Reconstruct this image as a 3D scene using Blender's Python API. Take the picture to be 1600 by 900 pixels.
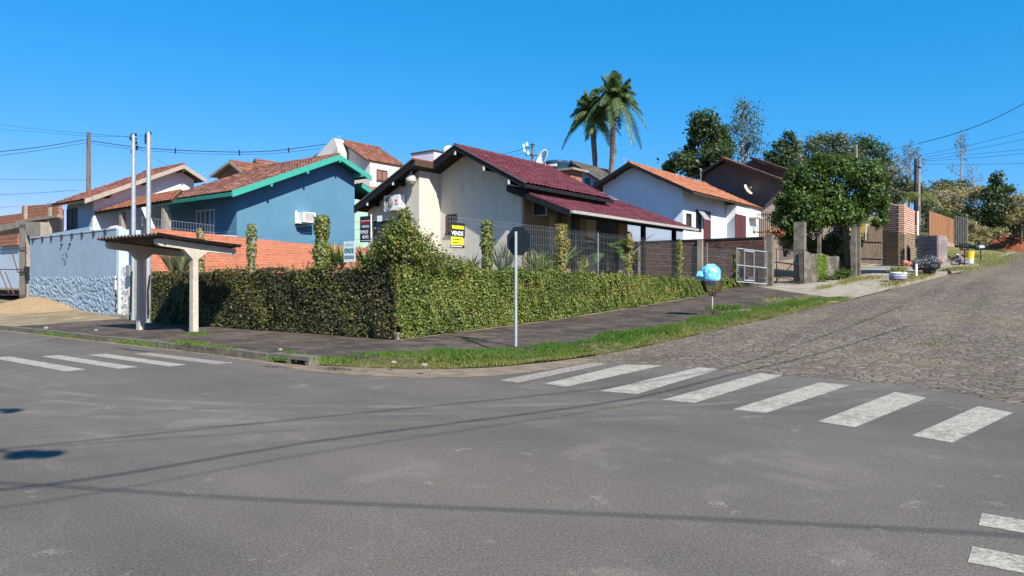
import bpy, math, random
import numpy as np
from mathutils import Vector, Matrix
R = math.radians
random.seed(7)
rng = np.random.default_rng(11)
for o in list(bpy.data.objects): bpy.data.objects.remove(o, do_unlink=True)
sc = bpy.context.scene
COL = sc.collection

# ------------------------------------------------------------------ camera
FPX, HOR, CZ = 1110.0, 440.0, 1.6            # focal length and horizon in 1600 px picture units, eye height
cam = bpy.data.cameras.new('camera'); camo = bpy.data.objects.new('camera', cam); COL.objects.link(camo)
camo.location = (0, 0, CZ); camo.rotation_euler = (R(90), 0, 0)
cam.sensor_width = 36; cam.lens = 36*FPX/1600; cam.shift_y = -10/1600
cam.clip_start = .1; cam.clip_end = 3000
sc.camera = camo

# ------------------------------------------------------------------ street frame: a = along the asphalt street (left), b = up the stone street
TH = math.atan2(840, 1110)
UB = (math.sin(TH), math.cos(TH)); UA = (-UB[1], UB[0])
C0 = ((622-800)/FPX*17.3, 17.3)
def W(a, b, z): return (C0[0]+a*UA[0]+b*UB[0], C0[1]+a*UA[1]+b*UB[1], z)
def toab(x, y):
    dx, dy = x-C0[0], y-C0[1]; return dx*UA[0]+dy*UA[1], dx*UB[0]+dy*UB[1]
def _ray(px, p, d):
    r = (px-800)/FPX; t = (r*p[1]-p[0])/(d[0]-r*d[1]); return t, p[1]+t*d[1]
def fa(px, py, a, k=0.0):                    # measured point on the vertical plane a = const (k: plane turning with b)
    p = (C0[0]+a*UA[0], C0[1]+a*UA[1]); d = (UB[0]-k*UA[0], UB[1]-k*UA[1])
    t, D = _ray(px, p, d); return (a-k*t, t, CZ+(HOR-py)/FPX*D)
def fb(px, py, b):                           # measured point on the vertical plane b = const
    p = (C0[0]+b*UB[0], C0[1]+b*UB[1]); t, D = _ray(px, p, UA); return (t, b, CZ+(HOR-py)/FPX*D)
def fd(px, py, D):                           # measured point at distance D
    x = (px-800)/FPX*D; a, b = toab(x, D); return (a, b, CZ+(HOR-py)/FPX*D)
def fz(px, py, z=0.0):                       # measured point on the ground at height z
    return fd(px, py, FPX*(CZ-z)/(py-HOR))

# ------------------------------------------------------------------ sun, sky, exposure
ELEV = 42.0
lh = Vector((-(UA[0]+.40*UB[0]), -(UA[1]+.40*UB[1]))).normalized()
LDIR = Vector((lh.x*math.cos(R(ELEV)), lh.y*math.cos(R(ELEV)), math.sin(R(ELEV))))   # towards the sun
sun = bpy.data.lights.new('sun', 'SUN'); suno = bpy.data.objects.new('sun', sun); COL.objects.link(suno)
sun.energy = 5.0; sun.angle = R(.55); sun.color = (1, .93, .82)
suno.rotation_euler = LDIR.to_track_quat('Z', 'Y').to_euler(); suno.location = (0, 0, 60)
wd = bpy.data.worlds.new('World'); sc.world = wd; wd.use_nodes = True
nt = wd.node_tree; nt.nodes.clear()
sky = nt.nodes.new('ShaderNodeTexSky'); sky.sky_type = 'NISHITA'; sky.sun_disc = False
sky.sun_elevation = R(ELEV); sky.sun_rotation = math.atan2(LDIR.x, LDIR.y)
sky.altitude = 0; sky.air_density = 1.0; sky.dust_density = .15; sky.ozone_density = 4.0
se = nt.nodes.new('ShaderNodeSeparateColor'); cb_ = nt.nodes.new('ShaderNodeCombineColor'); nt.links.new(sky.outputs[0], se.inputs[0])
for i, (kk, ex) in enumerate(((.078, 2.05), (1.02, .62), (1.80, .60))):      # deep phone-camera blue: grading of the sky's own colour
    pw = nt.nodes.new('ShaderNodeMath'); pw.operation = 'POWER'; pw.inputs[1].default_value = ex; nt.links.new(se.outputs[i], pw.inputs[0])
    ml = nt.nodes.new('ShaderNodeMath'); ml.operation = 'MULTIPLY'; ml.inputs[1].default_value = kk; nt.links.new(pw.outputs[0], ml.inputs[0]); nt.links.new(ml.outputs[0], cb_.inputs[i])
bg = nt.nodes.new('ShaderNodeBackground'); bg.inputs[1].default_value = .106
ow = nt.nodes.new('ShaderNodeOutputWorld')
nt.links.new(cb_.outputs[0], bg.inputs[0]); nt.links.new(bg.outputs[0], ow.inputs[0])
sc.view_settings.view_transform = 'Standard'; sc.view_settings.look = 'None'
sc.view_settings.exposure = 0.85; sc.view_settings.gamma = 1; sc.view_settings.use_curve_mapping = False
sc.render.engine = 'CYCLES'
sc.cycles.max_bounces = 6; sc.cycles.transparent_max_bounces = 8

# ------------------------------------------------------------------ materials
def rgb(h, k=1.0):
    if isinstance(h, str):
        h = h.lstrip('#'); c = [int(h[i:i+2], 16)/255 for i in (0, 2, 4)]
        c = [(x/12.92 if x <= .04045 else ((x+.055)/1.055)**2.4)*k for x in c]
    else: c = [x*k for x in h]
    return (*c, 1)
class N:
    def __init__(s, name):
        s.m = bpy.data.materials.new(name); s.m.use_nodes = True; s.t = s.m.node_tree
        s.b = s.t.nodes['Principled BSDF']; s.out = s.t.nodes['Material Output']
        s.co = s.t.nodes.new('ShaderNodeTexCoord')
    def n(s, kind, **kw):
        x = s.t.nodes.new('ShaderNode'+kind)
        for k, v in kw.items():
            if k in x.inputs: x.inputs[k].default_value = v
            else: setattr(x, k, v)
        return x
    def l(s, a, b): s.t.links.new(a, b)
    def noise(s, scale, detail=4, rough=.55, co='Object', stretch=None, dist=0):
        x = s.n('TexNoise', Scale=scale, Detail=detail, Roughness=rough, Distortion=dist)
        src = s.co.outputs[co]
        if stretch:
            mp = s.n('Mapping'); mp.inputs['Scale'].default_value = stretch; s.l(src, mp.inputs[0]); src = mp.outputs[0]
        s.l(src, x.inputs['Vector']); return x.outputs['Fac']
    def ramp(s, fac, stops, interp='LINEAR'):
        r = s.n('ValToRGB'); e = r.color_ramp; e.interpolation = interp
        while len(e.elements) < len(stops): e.elements.new(.5)
        for el, (p, c) in zip(e.elements, stops):
            el.position = p; el.color = c if len(c) == 4 else (*c, 1)
        s.l(fac, r.inputs[0]); return r.outputs[0]
    def fr(s, fac, lo, hi):                      # fac -> 0..1 between lo and hi
        r = s.n('MapRange'); r.inputs['From Min'].default_value = lo; r.inputs['From Max'].default_value = hi
        s.l(fac, r.inputs[0]); return r.outputs[0]
    def mix(s, fac, a, b, mode='MIX'):
        x = s.n('Mix', data_type='RGBA', blend_type=mode)
        for i, v in ((0, fac), (6, a), (7, b)):
            if hasattr(v, 'links') or hasattr(v, 'is_linked'): s.l(v, x.inputs[i])
            else: x.inputs[i].default_value = v
        return x.outputs[2]
    def mul(s, a, b):
        x = s.n('Math', operation='MULTIPLY')
        for i, v in enumerate((a, b)):
            if hasattr(v, 'is_linked'): s.l(v, x.inputs[i])
            else: x.inputs[i].default_value = v
        return x.outputs[0]
    def add(s, a, b):
        o = s.mul(1, 1).node; o.operation = 'ADD'
        for i, v in enumerate((a, b)):
            if hasattr(v, 'is_linked'): s.l(v, o.inputs[i])
            else: o.inputs[i].default_value = v
        return o.outputs[0]
    def bump(s, h, strength=.3, dist=.02):
        x = s.n('Bump', Strength=strength, Distance=dist); s.l(h, x.inputs['Height']); s.l(x.outputs[0], s.b.inputs['Normal'])
    def fin(s, col, rough=.8, spec=.3, metal=0):
        if hasattr(col, 'is_linked'): s.l(col, s.b.inputs['Base Color'])
        else: s.b.inputs['Base Color'].default_value = col
        if hasattr(rough, 'is_linked'): s.l(rough, s.b.inputs['Roughness'])
        else: s.b.inputs['Roughness'].default_value = rough
        s.b.inputs['Specular IOR Level'].default_value = spec; s.b.inputs['Metallic'].default_value = metal
        return s.m

def m_plain(name, c, rough=.6, metal=0, var=.12, scale=6, spec=.3, bump=0):
    n = N(name); f = n.noise(scale, 5)
    k0 = tuple(x*(1-var) for x in c[:3]); k1 = tuple(min(1, x*(1+var)) for x in c[:3])
    if bump: n.bump(n.noise(scale*8, 4), bump, .01)
    return n.fin(n.ramp(f, [(.3, k0), (.7, k1)]), rough, spec, metal)
def m_wall(name, c, stain=(.25, .22, .18), amt=.35, bump=.15):     # painted render with weather streaks
    n = N(name); f = n.noise(.7, 6, .6); g = n.noise(4.0, 6, .7, stretch=(1, 1, .12)); h = n.noise(35, 3); g2 = n.noise(1.1, 6, .7)
    c0 = n.ramp(f, [(.3, tuple(x*.9 for x in c[:3])), (.7, tuple(min(1, x*1.06) for x in c[:3]))])
    c1 = n.mix(n.mul(n.mul(n.fr(g, .46, .68), n.fr(g2, .42, .62)), amt), c0, (*stain, 1))
    n.bump(n.add(h, n.mul(f, 2)), bump, .006); return n.fin(c1, .88, .2)
def m_brick(name, c1, c2, mortar, bw=.24, bh=.1, ms=.015, stain=(.1, .09, .08), amt=.5, offs=.5, rough=.9, bump=.5, stain_lo=.5):
    n = N(name); br = n.n('TexBrick', Scale=1.0, **{'Mortar Size': ms, 'Mortar Smooth': .1, 'Brick Width': bw, 'Row Height': bh, 'Bias': 0.0})
    br.offset = offs
    n.l(n.co.outputs['UV'], br.inputs[0]); br.inputs['Color1'].default_value = c1; br.inputs['Color2'].default_value = c2; br.inputs['Mortar'].default_value = mortar
    f = n.noise(1.3, 6, .65); g = n.noise(14, 4)
    col = n.mix(n.mul(n.fr(f, stain_lo, stain_lo+.25), amt), br.outputs['Color'], (*stain, 1))
    col = n.mix(.35, col, n.ramp(g, [(.3, (.35, .35, .35)), (.7, (1, 1, 1))]), 'MULTIPLY')
    inv = n.n('Math', operation='SUBTRACT'); inv.inputs[0].default_value = 1; n.l(br.outputs['Fac'], inv.inputs[1])
    n.bump(n.add(inv.outputs[0], n.mul(g, .5)), bump, .012); return n.fin(col, rough, .2)
def m_tiles(name, cols, dirt, amt=.5):
    n = N(name); fl = n.n('VectorMath', operation='FLOOR'); n.l(n.co.outputs['UV'], fl.inputs[0])
    wn = n.n('TexWhiteNoise', noise_dimensions='2D'); n.l(fl.outputs[0], wn.inputs['Vector'])
    st = [((i+.5)/len(cols), c) for i, c in enumerate(cols)]
    c0 = n.ramp(wn.outputs['Value'], st); f = n.noise(.6, 7, .7); g = n.noise(5, 5, .6)
    c1 = n.mix(n.mul(n.fr(f, .42, .7), amt), c0, (*dirt, 1))
    c2 = n.mix(n.mul(n.fr(g, .5, .75), amt*.7), c1, (*dirt, 1)); n.bump(n.noise(40, 3), .2, .006)
    return n.fin(c2, .85, .2)
def m_leaf(name, cols, trans=.35, rough=.5):
    n = N(name); sp = n.n('SeparateXYZ'); n.l(n.co.outputs['UV'], sp.inputs[0])
    c = n.ramp(sp.outputs[0], [(i/(len(cols)-1), k) for i, k in enumerate(cols)])
    n.fin(c, rough, .35)
    tr = n.n('BsdfTranslucent'); mx = n.n('MixShader', Fac=trans); n.l(n.mix(.5, c, (.3, .5, .05, 1), 'MIX'), tr.inputs[0])
    n.l(n.b.outputs[0], mx.inputs[1]); n.l(tr.outputs[0], mx.inputs[2]); n.l(mx.outputs[0], n.out.inputs[0]); return n.m
def m_bark(name, c0, c1, s=6):
    n = N(name); f = n.noise(s, 6, .7, stretch=(1, 1, .3)); n.bump(f, .8, .03); return n.fin(n.ramp(f, [(.3, c0), (.7, c1)]), .95, .1)

# ------------------------------------------------------------------ mesh building
class MB:
    def __init__(s): s.v = []; s.f = []; s.uv = []; s.custom = False
    def face(s, pts, uv=None):
        i = len(s.v); s.v += [tuple(p) for p in pts]; s.f.append(tuple(range(i, i+len(pts))))
        if uv is None:
            a = Vector(pts[1])-Vector(pts[0]); b = Vector(pts[-1])-Vector(pts[0]); n = a.cross(b)
            if n.length < 1e-9 and len(pts) > 3: n = (Vector(pts[2])-Vector(pts[0])).cross(b)
            if n.length > 0: n.normalize()
            if abs(n.z) > .75: uv = [toab(p[0], p[1]) for p in pts]
            else:
                h = Vector((-n.y, n.x, 0)); h = h.normalized() if h.length > 1e-6 else Vector((1, 0, 0))
                uv = [(p[0]*h.x+p[1]*h.y, p[2]) for p in pts]
        s.uv += uv; return s
    def hexa(s, p):                        # 8 points: bottom 4 ccw, top 4
        for q in ((3, 2, 1, 0), (4, 5, 6, 7), (0, 1, 5, 4), (1, 2, 6, 5), (2, 3, 7, 6), (3, 0, 4, 7)): s.face([p[k] for k in q])
        return s
    def box(s, a0, a1, b0, b1, z0, z1):
        a0, a1 = sorted((a0, a1)); b0, b1 = sorted((b0, b1)); z0, z1 = sorted((z0, z1))
        return s.hexa([W(a1, b0, z0), W(a0, b0, z0), W(a0, b1, z0), W(a1, b1, z0), W(a1, b0, z1), W(a0, b0, z1), W(a0, b1, z1), W(a1, b1, z1)])
    def prism(s, pts, vec):                # polygon (world points) pushed along vec
        q = [tuple(Vector(p)+Vector(vec)) for p in pts]; n = len(pts)
        s.face(list(reversed(pts))); s.face(q)
        for i in range(n): j = (i+1) % n; s.face([pts[i], pts[j], q[j], q[i]])
        return s
    def beam(s, p, q, w, h, up=(0, 0, 1)):  # rectangular bar
        p, q = Vector(p), Vector(q); d = (q-p).normalized(); sd = d.cross(Vector(up))
        if sd.length < 1e-4: sd = d.cross(Vector((UA[0], UA[1], 0)))
        sd.normalize(); u = sd.cross(d).normalized(); sd *= w/2; u *= h/2
        return s.hexa([p-sd-u, p+sd-u, q+sd-u, q-sd-u, p-sd+u, p+sd+u, q+sd+u, q-sd+u])
    def tube(s, pts, r, n=6, cap=True):
        pts = [Vector(p) for p in pts]; rr = r if isinstance(r, (list, tuple)) else [r]*len(pts); i0 = len(s.v); L = 0
        prev = None
        for k, p in enumerate(pts):
            d = (pts[min(k+1, len(pts)-1)]-pts[max(k-1, 0)]).normalized()
            if prev is None:
                x = d.cross(Vector((0, 0, 1)))
                if x.length < 1e-3: x = d.cross(Vector((0, 1, 0)))
            else: x = prev-d*prev.dot(d)
            x.normalize(); prev = x; y = d.cross(x)
            for j in range(n):
                t = 2*math.pi*j/n; s.v.append(tuple(p+(x*math.cos(t)+y*math.sin(t))*rr[k]))
        for k in range(len(pts)-1):
            L2 = L+(pts[k+1]-pts[k]).length
            for j in range(n):
                j2 = (j+1) % n; s.f.append((i0+k*n+j, i0+k*n+j2, i0+(k+1)*n+j2, i0+(k+1)*n+j))
                u0, u1 = j/n*rr[k]*6.28, (j+1)/n*rr[k]*6.28; s.uv += [(u0, L), (u1, L), (u1, L2), (u0, L2)]
            L = L2
        if cap:
            s.f.append(tuple(i0+j for j in reversed(range(n)))); s.uv += [(0, 0)]*n
            s.f.append(tuple(i0+(len(pts)-1)*n+j for j in range(n))); s.uv += [(0, 0)]*n
        return s
    def lathe(s, c, prof, n=16, axis=(0, 0, 1)):   # prof: (radius, height) list
        ax = Vector(axis).normalized(); c = Vector(c); x = ax.cross(Vector((.3, 1, .2))).normalized(); y = ax.cross(x); i0 = len(s.v)
        for r, h in prof:
            for j in range(n): t = 2*math.pi*j/n; s.v.append(tuple(c+ax*h+(x*math.cos(t)+y*math.sin(t))*max(r, 1e-4)))
        for k in range(len(prof)-1):
            for j in range(n):
                j2 = (j+1) % n; s.f.append((i0+k*n+j, i0+k*n+j2, i0+(k+1)*n+j2, i0+(k+1)*n+j)); s.uv += [(j/n, k), ((j+1)/n, k), ((j+1)/n, k+1), (j/n, k+1)]
        return s
    def grid(s, P, uv=None):               # P[i][j] points
        i0 = len(s.v); m, n = len(P), len(P[0])
        for row in P: s.v += [tuple(p) for p in row]
        for i in range(m-1):
            for j in range(n-1):
                q = (i0+i*n+j, i0+i*n+j+1, i0+(i+1)*n+j+1, i0+(i+1)*n+j); s.f.append(q)
                if uv: s.uv += [uv[i][j], uv[i][j+1], uv[i+1][j+1], uv[i+1][j]]
                else: s.uv += [toab(*s.v[k][:2]) for k in q]
        return s

def mesh_obj(name, v, f, uv, mat, parent=None, smooth=False):
    org = Vector(parent.get('_o', (0, 0, 0))) if parent is not None else None
    v = np.array(v, dtype=float)
    if org is None: o_ = np.array([v[:, 0].mean(), v[:, 1].mean(), v[:, 2].min()])
    else: o_ = np.array(org)
    v = v-o_
    me = bpy.data.meshes.new(name); me.from_pydata(v.tolist(), [], f)
    ul = me.uv_layers.new(name='uv'); ul.data.foreach_set('uv', np.array(uv, dtype=np.float32).ravel())
    me.materials.append(mat)
    if smooth: me.polygons.foreach_set('use_smooth', [True]*len(f))
    me.update(); ob = bpy.data.objects.new(name, me); COL.objects.link(ob)
    ob['_o'] = [float(x) for x in o_]
    if parent is not None: ob.parent = parent
    else: ob.location = o_
    return ob
def obj(name, mb, mat, parent=None, smooth=False): return mesh_obj(name, mb.v, mb.f, mb.uv, mat, parent, smooth)
def struct(name, mb, mat, smooth=False, kind='structure'):
    o = obj(name, mb, mat, None, smooth); o['kind'] = kind
    if kind == 'stuff': pass
    return o
def tag(o, label, cat, group=None, kind=None):
    o['label'] = label; o['category'] = cat
    if group: o['group'] = group
    if kind: o['kind'] = kind
    return o
def thing(name, label, cat, at, group=None):
    e = bpy.data.objects.new(name, None); COL.objects.link(e); e.location = at; e.empty_display_size = .2
    e['_o'] = [float(x) for x in at]
    return tag(e, label, cat, group)
def dup(root, to, label, group=None):              # copy a thing with parts and sub-parts
    def cp(o, par):
        c = o.copy(); COL.objects.link(c); c.parent = par
        for ch in [x for x in bpy.data.objects if x.parent == o]: cp(ch, c)
        return c
    kids = [x for x in bpy.data.objects if x.parent == root]
    r = root.copy(); COL.objects.link(r); r.location = to; r['label'] = label
    if group: r['group'] = group
    for k in kids: cp(k, r)
    return r

# ------------------------------------------------------------------ leaves (numpy)
def leaf_cloud(name, P, Nrm, size, mat, parent=None, jitter=.6, aspect=.55, tone=None, sizevar=.35, r=None):
    r = r or rng; n = len(P); P = np.asarray(P, float); Nn = np.asarray(Nrm, float)
    Nn = Nn+r.normal(0, jitter, (n, 3)); Nn /= np.linalg.norm(Nn, axis=1)[:, None]+1e-9
    T = np.cross(Nn, r.normal(0, 1, (n, 3))); T /= np.linalg.norm(T, axis=1)[:, None]+1e-9
    B = np.cross(Nn, T); s = (size*(1+r.uniform(-sizevar, sizevar, n)))[:, None]
    V = np.empty((n, 4, 3)); V[:, 0] = P-T*s*.5; V[:, 1] = P+B*s*.5*aspect+Nn*s*.08; V[:, 2] = P+T*s*.5; V[:, 3] = P-B*s*.5*aspect+Nn*s*.08
    u = (r.uniform(0, 1, n) if tone is None else np.clip(tone, 0, 1)); UV = np.zeros((n, 4, 2)); UV[:, :, 0] = u[:, None]; UV[:, :, 1] = .5
    org = np.array(parent['_o']) if parent is not None else np.array([P[:, 0].mean(), P[:, 1].mean(), P[:, 2].min()])
    me = bpy.data.meshes.new(name); me.vertices.add(n*4); me.vertices.foreach_set('co', (V-org).ravel())
    me.loops.add(n*4); me.loops.foreach_set('vertex_index', np.arange(n*4)); me.polygons.add(n)
    me.polygons.foreach_set('loop_start', np.arange(n)*4)
    try: me.polygons.foreach_set('loop_total', np.full(n, 4))
    except Exception: pass
    ul = me.uv_layers.new(name='uv'); ul.data.foreach_set('uv', UV.ravel().astype(np.float32)); me.materials.append(mat)
    me.update(calc_edges=True); me.validate()
    ob = bpy.data.objects.new(name, me); COL.objects.link(ob); ob['_o'] = [float(x) for x in org]
    if parent is not None: ob.parent = parent
    else: ob.location = org
    return ob
def wall_leaves(n, p0, ua, ub, off=.05, r=None):   # points on parallelogram p0 + s*ua + t*ub
    r = r or rng; s = r.uniform(0, 1, n)[:, None]; t = r.uniform(0, 1, n)[:, None]
    nn = np.cross(np.array(ua), np.array(ub)); nn = nn/np.linalg.norm(nn)
    return np.array(p0)+s*np.array(ua)+t*np.array(ub)+nn*r.uniform(0, off, n)[:, None], np.tile(nn, (n, 1))
def blob_leaves(n, c, rad, shell=.55, r=None, cluster=26, cs=.22):
    r = r or rng; m = max(1, n//cluster); d = r.normal(0, 1, (m, 3)); d /= np.linalg.norm(d, axis=1)[:, None]
    rr = (shell+(1-shell)*r.uniform(0, 1, m)**.5)[:, None]*(1+r.normal(0, .09, m))[:, None]
    C = np.array(c)+d*rr*np.array(rad); k = n//m
    P = np.repeat(C, k, 0)+r.normal(0, 1, (m*k, 3))*np.array(rad)*cs
    return P, np.repeat(d, k, 0)+np.array([0, 0, .35])

def ip(x, xs, ys): return float(np.interp(x, xs, ys))
# ================================================================== SETTING
def zr(b): return ip(b, [-99, 0, 2, 5.9, 10, 15.5, 20, 24, 28, 36.5, 45, 58, 75, 120, 300], [0, 0, .03, .24, .47, .78, 1.06, 1.32, 1.6, 2.16, 2.85, 4.0, 5.5, 8.5, 12])
def land(b): return ip(b, [-3.6, 0, 6.6, 12, 18.8, 24, 33, 39, 45, 60, 80, 120, 300], [.15, .19, .38, .62, .97, 1.40, 2.12, 2.5, 2.95, 4.2, 6.0, 9, 12.5])
def edge(b): return -4.8-.1*max(b, 0)
def sideA(a, b): return ip(b, [-3.6, 0, 2], [.14, .19+max(0, min(1, (a-13)/8))*.5, .25+max(0, min(1, (a-13)/8))*.55])

n = N('asphalt'); f = n.noise(.35, 6, .6); g = n.noise(1.7, 8, .75, dist=.4); h = n.noise(85, 3, .8); k = n.noise(9, 4, .7, stretch=(1, 1, 1))
c = n.ramp(f, [(.32, (.102, .089, .076)), (.68, (.136, .119, .102))])
c = n.mix(n.mul(n.fr(g, .62, .8), .45), c, (.21, .185, .16, 1)); c = n.mix(n.mul(n.fr(g, .44, .25), .6), c, (.085, .076, .068, 1))
c = n.mix(.85, c, n.ramp(h, [(.38, (.45, .45, .45)), (.62, (1.45, 1.45, 1.45))]), 'MULTIPLY')
h2 = n.noise(38, 4, .8); c = n.mix(.6, c, n.ramp(h2, [(.36, (.55, .55, .55)), (.64, (1.35, 1.35, 1.35))]), 'MULTIPLY')
sm = n.noise(.55, 4, .6, co='UV', stretch=(.3, 1, 1), dist=.3); c = n.mix(n.mul(n.fr(sm, .54, .72), .30), c, (.095, .084, .074, 1))
sp_ = n.noise(2.1, 7, .8); gr_ = n.noise(60, 3, .8); c = n.mix(n.mul(n.mul(n.fr(sp_, .60, .68), n.fr(gr_, .42, .56)), .8), c, (.34, .31, .27, 1)); sg_ = n.noise(.8, 5, .7, dist=.8); c = n.mix(n.mul(n.mul(n.fr(sg_, .56, .66), n.fr(gr_, .4, .6)), .45), c, (.24, .215, .185, 1))
c = n.mix(n.mul(n.fr(k, .70, .76), .5), c, (.26, .235, .205, 1)); dk = n.noise(9, 5, .8); c = n.mix(n.mul(n.fr(dk, .72, .76), .5), c, (.05, .045, .04, 1))
# lengthwise lane wear, paving seams, tyre arcs of turning cars, hairline cracks
lw_ = n.noise(1.0, 5, .6, co='UV', stretch=(.045, .75, 1)); c = n.mix(.75, c, n.ramp(lw_, [(.3, (.80, .79, .78)), (.5, (1, 1, 1)), (.7, (1.16, 1.15, 1.14))]), 'MULTIPLY')
def ring(ca, cb, r, w, lo, hi, amt, colr, base):
    sb = n.n('VectorMath', operation='SUBTRACT'); n.l(n.co.outputs['UV'], sb.inputs[0]); sb.inputs[1].default_value = (ca, cb, 0)
    ln = n.n('VectorMath', operation='LENGTH'); n.l(sb.outputs[0], ln.inputs[0]); d = n.n('Math', operation='SUBTRACT'); n.l(ln.outputs['Value'], d.inputs[0]); d.inputs[1].default_value = r
    ab = n.n('Math', operation='ABSOLUTE'); n.l(d.outputs[0], ab.inputs[0]); msk = n.noise(.9, 4, .7, dist=.5)
    return n.mix(n.mul(n.mul(n.fr(ab.outputs[0], w, w*.3), n.fr(msk, lo, hi)), amt), base, colr)
for (ca, cb, r, w, amt, colr) in ((1.0, 3.5, 11.6, .13, .40, (.23, .21, .19, 1)), (1.0, 3.5, 12.1, .10, .35, (.22, .20, .18, 1)), (1.6, 4.2, 13.6, .16, .30, (.22, .20, .18, 1)), (-26, -22, 24.6, .10, .55, (.075, .067, .060, 1)), (-26, -22, 25.1, .09, .5, (.078, .069, .062, 1)), (-26, -22, 26.3, .11, .5, (.078, .069, .062, 1)), (-24, -20, 21.2, .12, .4, (.08, .07, .063, 1)), (6, -30, 24, .14, .3, (.09, .08, .07, 1))):
    c = ring(ca, cb, r, w, .38, .6, amt, colr, c)
fl_ = n.noise(22, 4, .85); c = n.mix(n.mul(n.fr(fl_, .655, .70), .75), c, (.045, .04, .036, 1)); fl2 = n.noise(27, 4, .85, stretch=(1, 1.7, 1)); c = n.mix(n.mul(n.fr(fl2, .66, .70), .6), c, (.36, .33, .28, 1))
n.bump(n.add(h, n.mul(k, .4)), .5, .014); M_ASPH = n.fin(c, .86, .25)

n = N('cobblestones'); mp = n.n('Mapping'); mp.inputs['Scale'].default_value = (1, 1.35, 1); n.l(n.co.outputs['UV'], mp.inputs[0])
dn = n.n('TexNoise', Scale=3.0); n.l(mp.outputs[0], dn.inputs[0]); dm = n.mix(.06, mp.outputs[0], dn.outputs['Color'])
v1 = n.n('TexVoronoi', feature='DISTANCE_TO_EDGE', Scale=6.2); v2 = n.n('TexVoronoi', feature='F1', Scale=6.2)
n.l(dm, v1.inputs['Vector']); n.l(dm, v2.inputs['Vector']); wn = n.n('TexWhiteNoise', noise_dimensions='3D'); n.l(v2.outputs['Color'], wn.inputs['Vector'])
c = n.ramp(wn.outputs['Value'], [(0, (.118, .094, .073)), (.5, (.160, .130, .103)), (1, (.215, .178, .142))])
big = n.noise(.25, 5, .6); fine = n.noise(22, 5, .7)
j = n.fr(v1.outputs['Distance'], .11, .02)
jc = n.mix(n.fr(big, .4, .62), (.04, .032, .024, 1), (.145, .12, .06, 1))
c = n.mix(.5, c, n.ramp(fine, [(.3, (.5, .5, .5)), (.7, (1.3, 1.3, 1.3))]), 'MULTIPLY')
trk = n.noise(1.0, 4, .6, co='UV', stretch=(.9, .06, 1)); c = n.mix(.8, c, n.ramp(trk, [(.35, (.72, .71, .70)), (.5, (1, 1, 1)), (.68, (1.18, 1.16, 1.12))]), 'MULTIPLY')
c = n.mix(n.mul(j, .8), c, jc); c = n.mix(n.mul(n.fr(n.noise(.6, 6, .7), .55, .75), .35), c, (.2, .18, .09, 1))
n.bump(n.add(n.fr(v1.outputs['Distance'], 0, .16), n.mul(fine, .5)), .75, .025); M_COB = n.fin(c, .85, .25)

n = N('weathered_slabs'); br = n.n('TexBrick', Scale=1.0, **{'Mortar Size': .012, 'Mortar Smooth': .2, 'Brick Width': .44, 'Row Height': .22}); n.l(n.co.outputs['UV'], br.inputs[0])
br.inputs['Color1'].default_value = (.040, .032, .027, 1); br.inputs['Color2'].default_value = (.088, .070, .058, 1); br.inputs['Mortar'].default_value = (.03, .025, .02, 1)
f = n.noise(.8, 7, .7); g = n.noise(6, 5, .7); h = n.noise(60, 3)
c = n.mix(n.mul(n.fr(f, .45, .68), .75), br.outputs['Color'], (.125, .090, .068, 1)); c = n.mix(n.mul(n.fr(f, .45, .3), .55), c, (.034, .03, .027, 1))
c = n.mix(n.mul(n.fr(g, .6, .74), .5), c, (.17, .14, .115, 1)); c = n.mix(.6, c, n.ramp(h, [(.3, (.6, .6, .6)), (.7, (1.2, 1.2, 1.2))]), 'MULTIPLY')
n.bump(n.add(br.outputs['Fac'], n.mul(g, -1)), .4, .012); M_SLAB = n.fin(n.mix(n.mul(n.mul(br.outputs['Fac'], n.fr(n.noise(1.6, 5, .7), .5, .6)), .7), c, (.24, .205, .17, 1)), .85, .25)

def m_dirt(name, c0, c1, c2, s=1.2):
    n = N(name); f = n.noise(s, 7, .7); g = n.noise(s*9, 6, .7)
    c = n.ramp(f, [(.32, c0), (.52, c1), (.7, c2)]); c = n.mix(.45, c, n.ramp(g, [(.3, (.55, .55, .55)), (.7, (1.25, 1.25, 1.25))]), 'MULTIPLY')
    n.bump(g, .6, .03); return n.fin(c, .95, .1)
M_DIRT = m_dirt('dry_dirt', (.15, .13, .08), (.24, .19, .125), (.33, .265, .18))
M_SOIL = m_dirt('grassy_soil', (.04, .05, .018), (.085, .08, .032), (.17, .135, .08), 3.5)
M_SAND = m_dirt('sand', (.27, .19, .105), (.34, .24, .135), (.39, .29, .17), 3)
M_SANDR = m_dirt('sandy_grit', (.14, .115, .09), (.215, .165, .122), (.30, .235, .175), 3.0)
M_CONC = m_dirt('worn_concrete', (.20, .175, .15), (.30, .26, .21), (.37, .32, .26), 1.5)
M_FIELD = m_dirt('field', (.07, .11, .03), (.16, .15, .06), (.26, .19, .09), .5)

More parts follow.
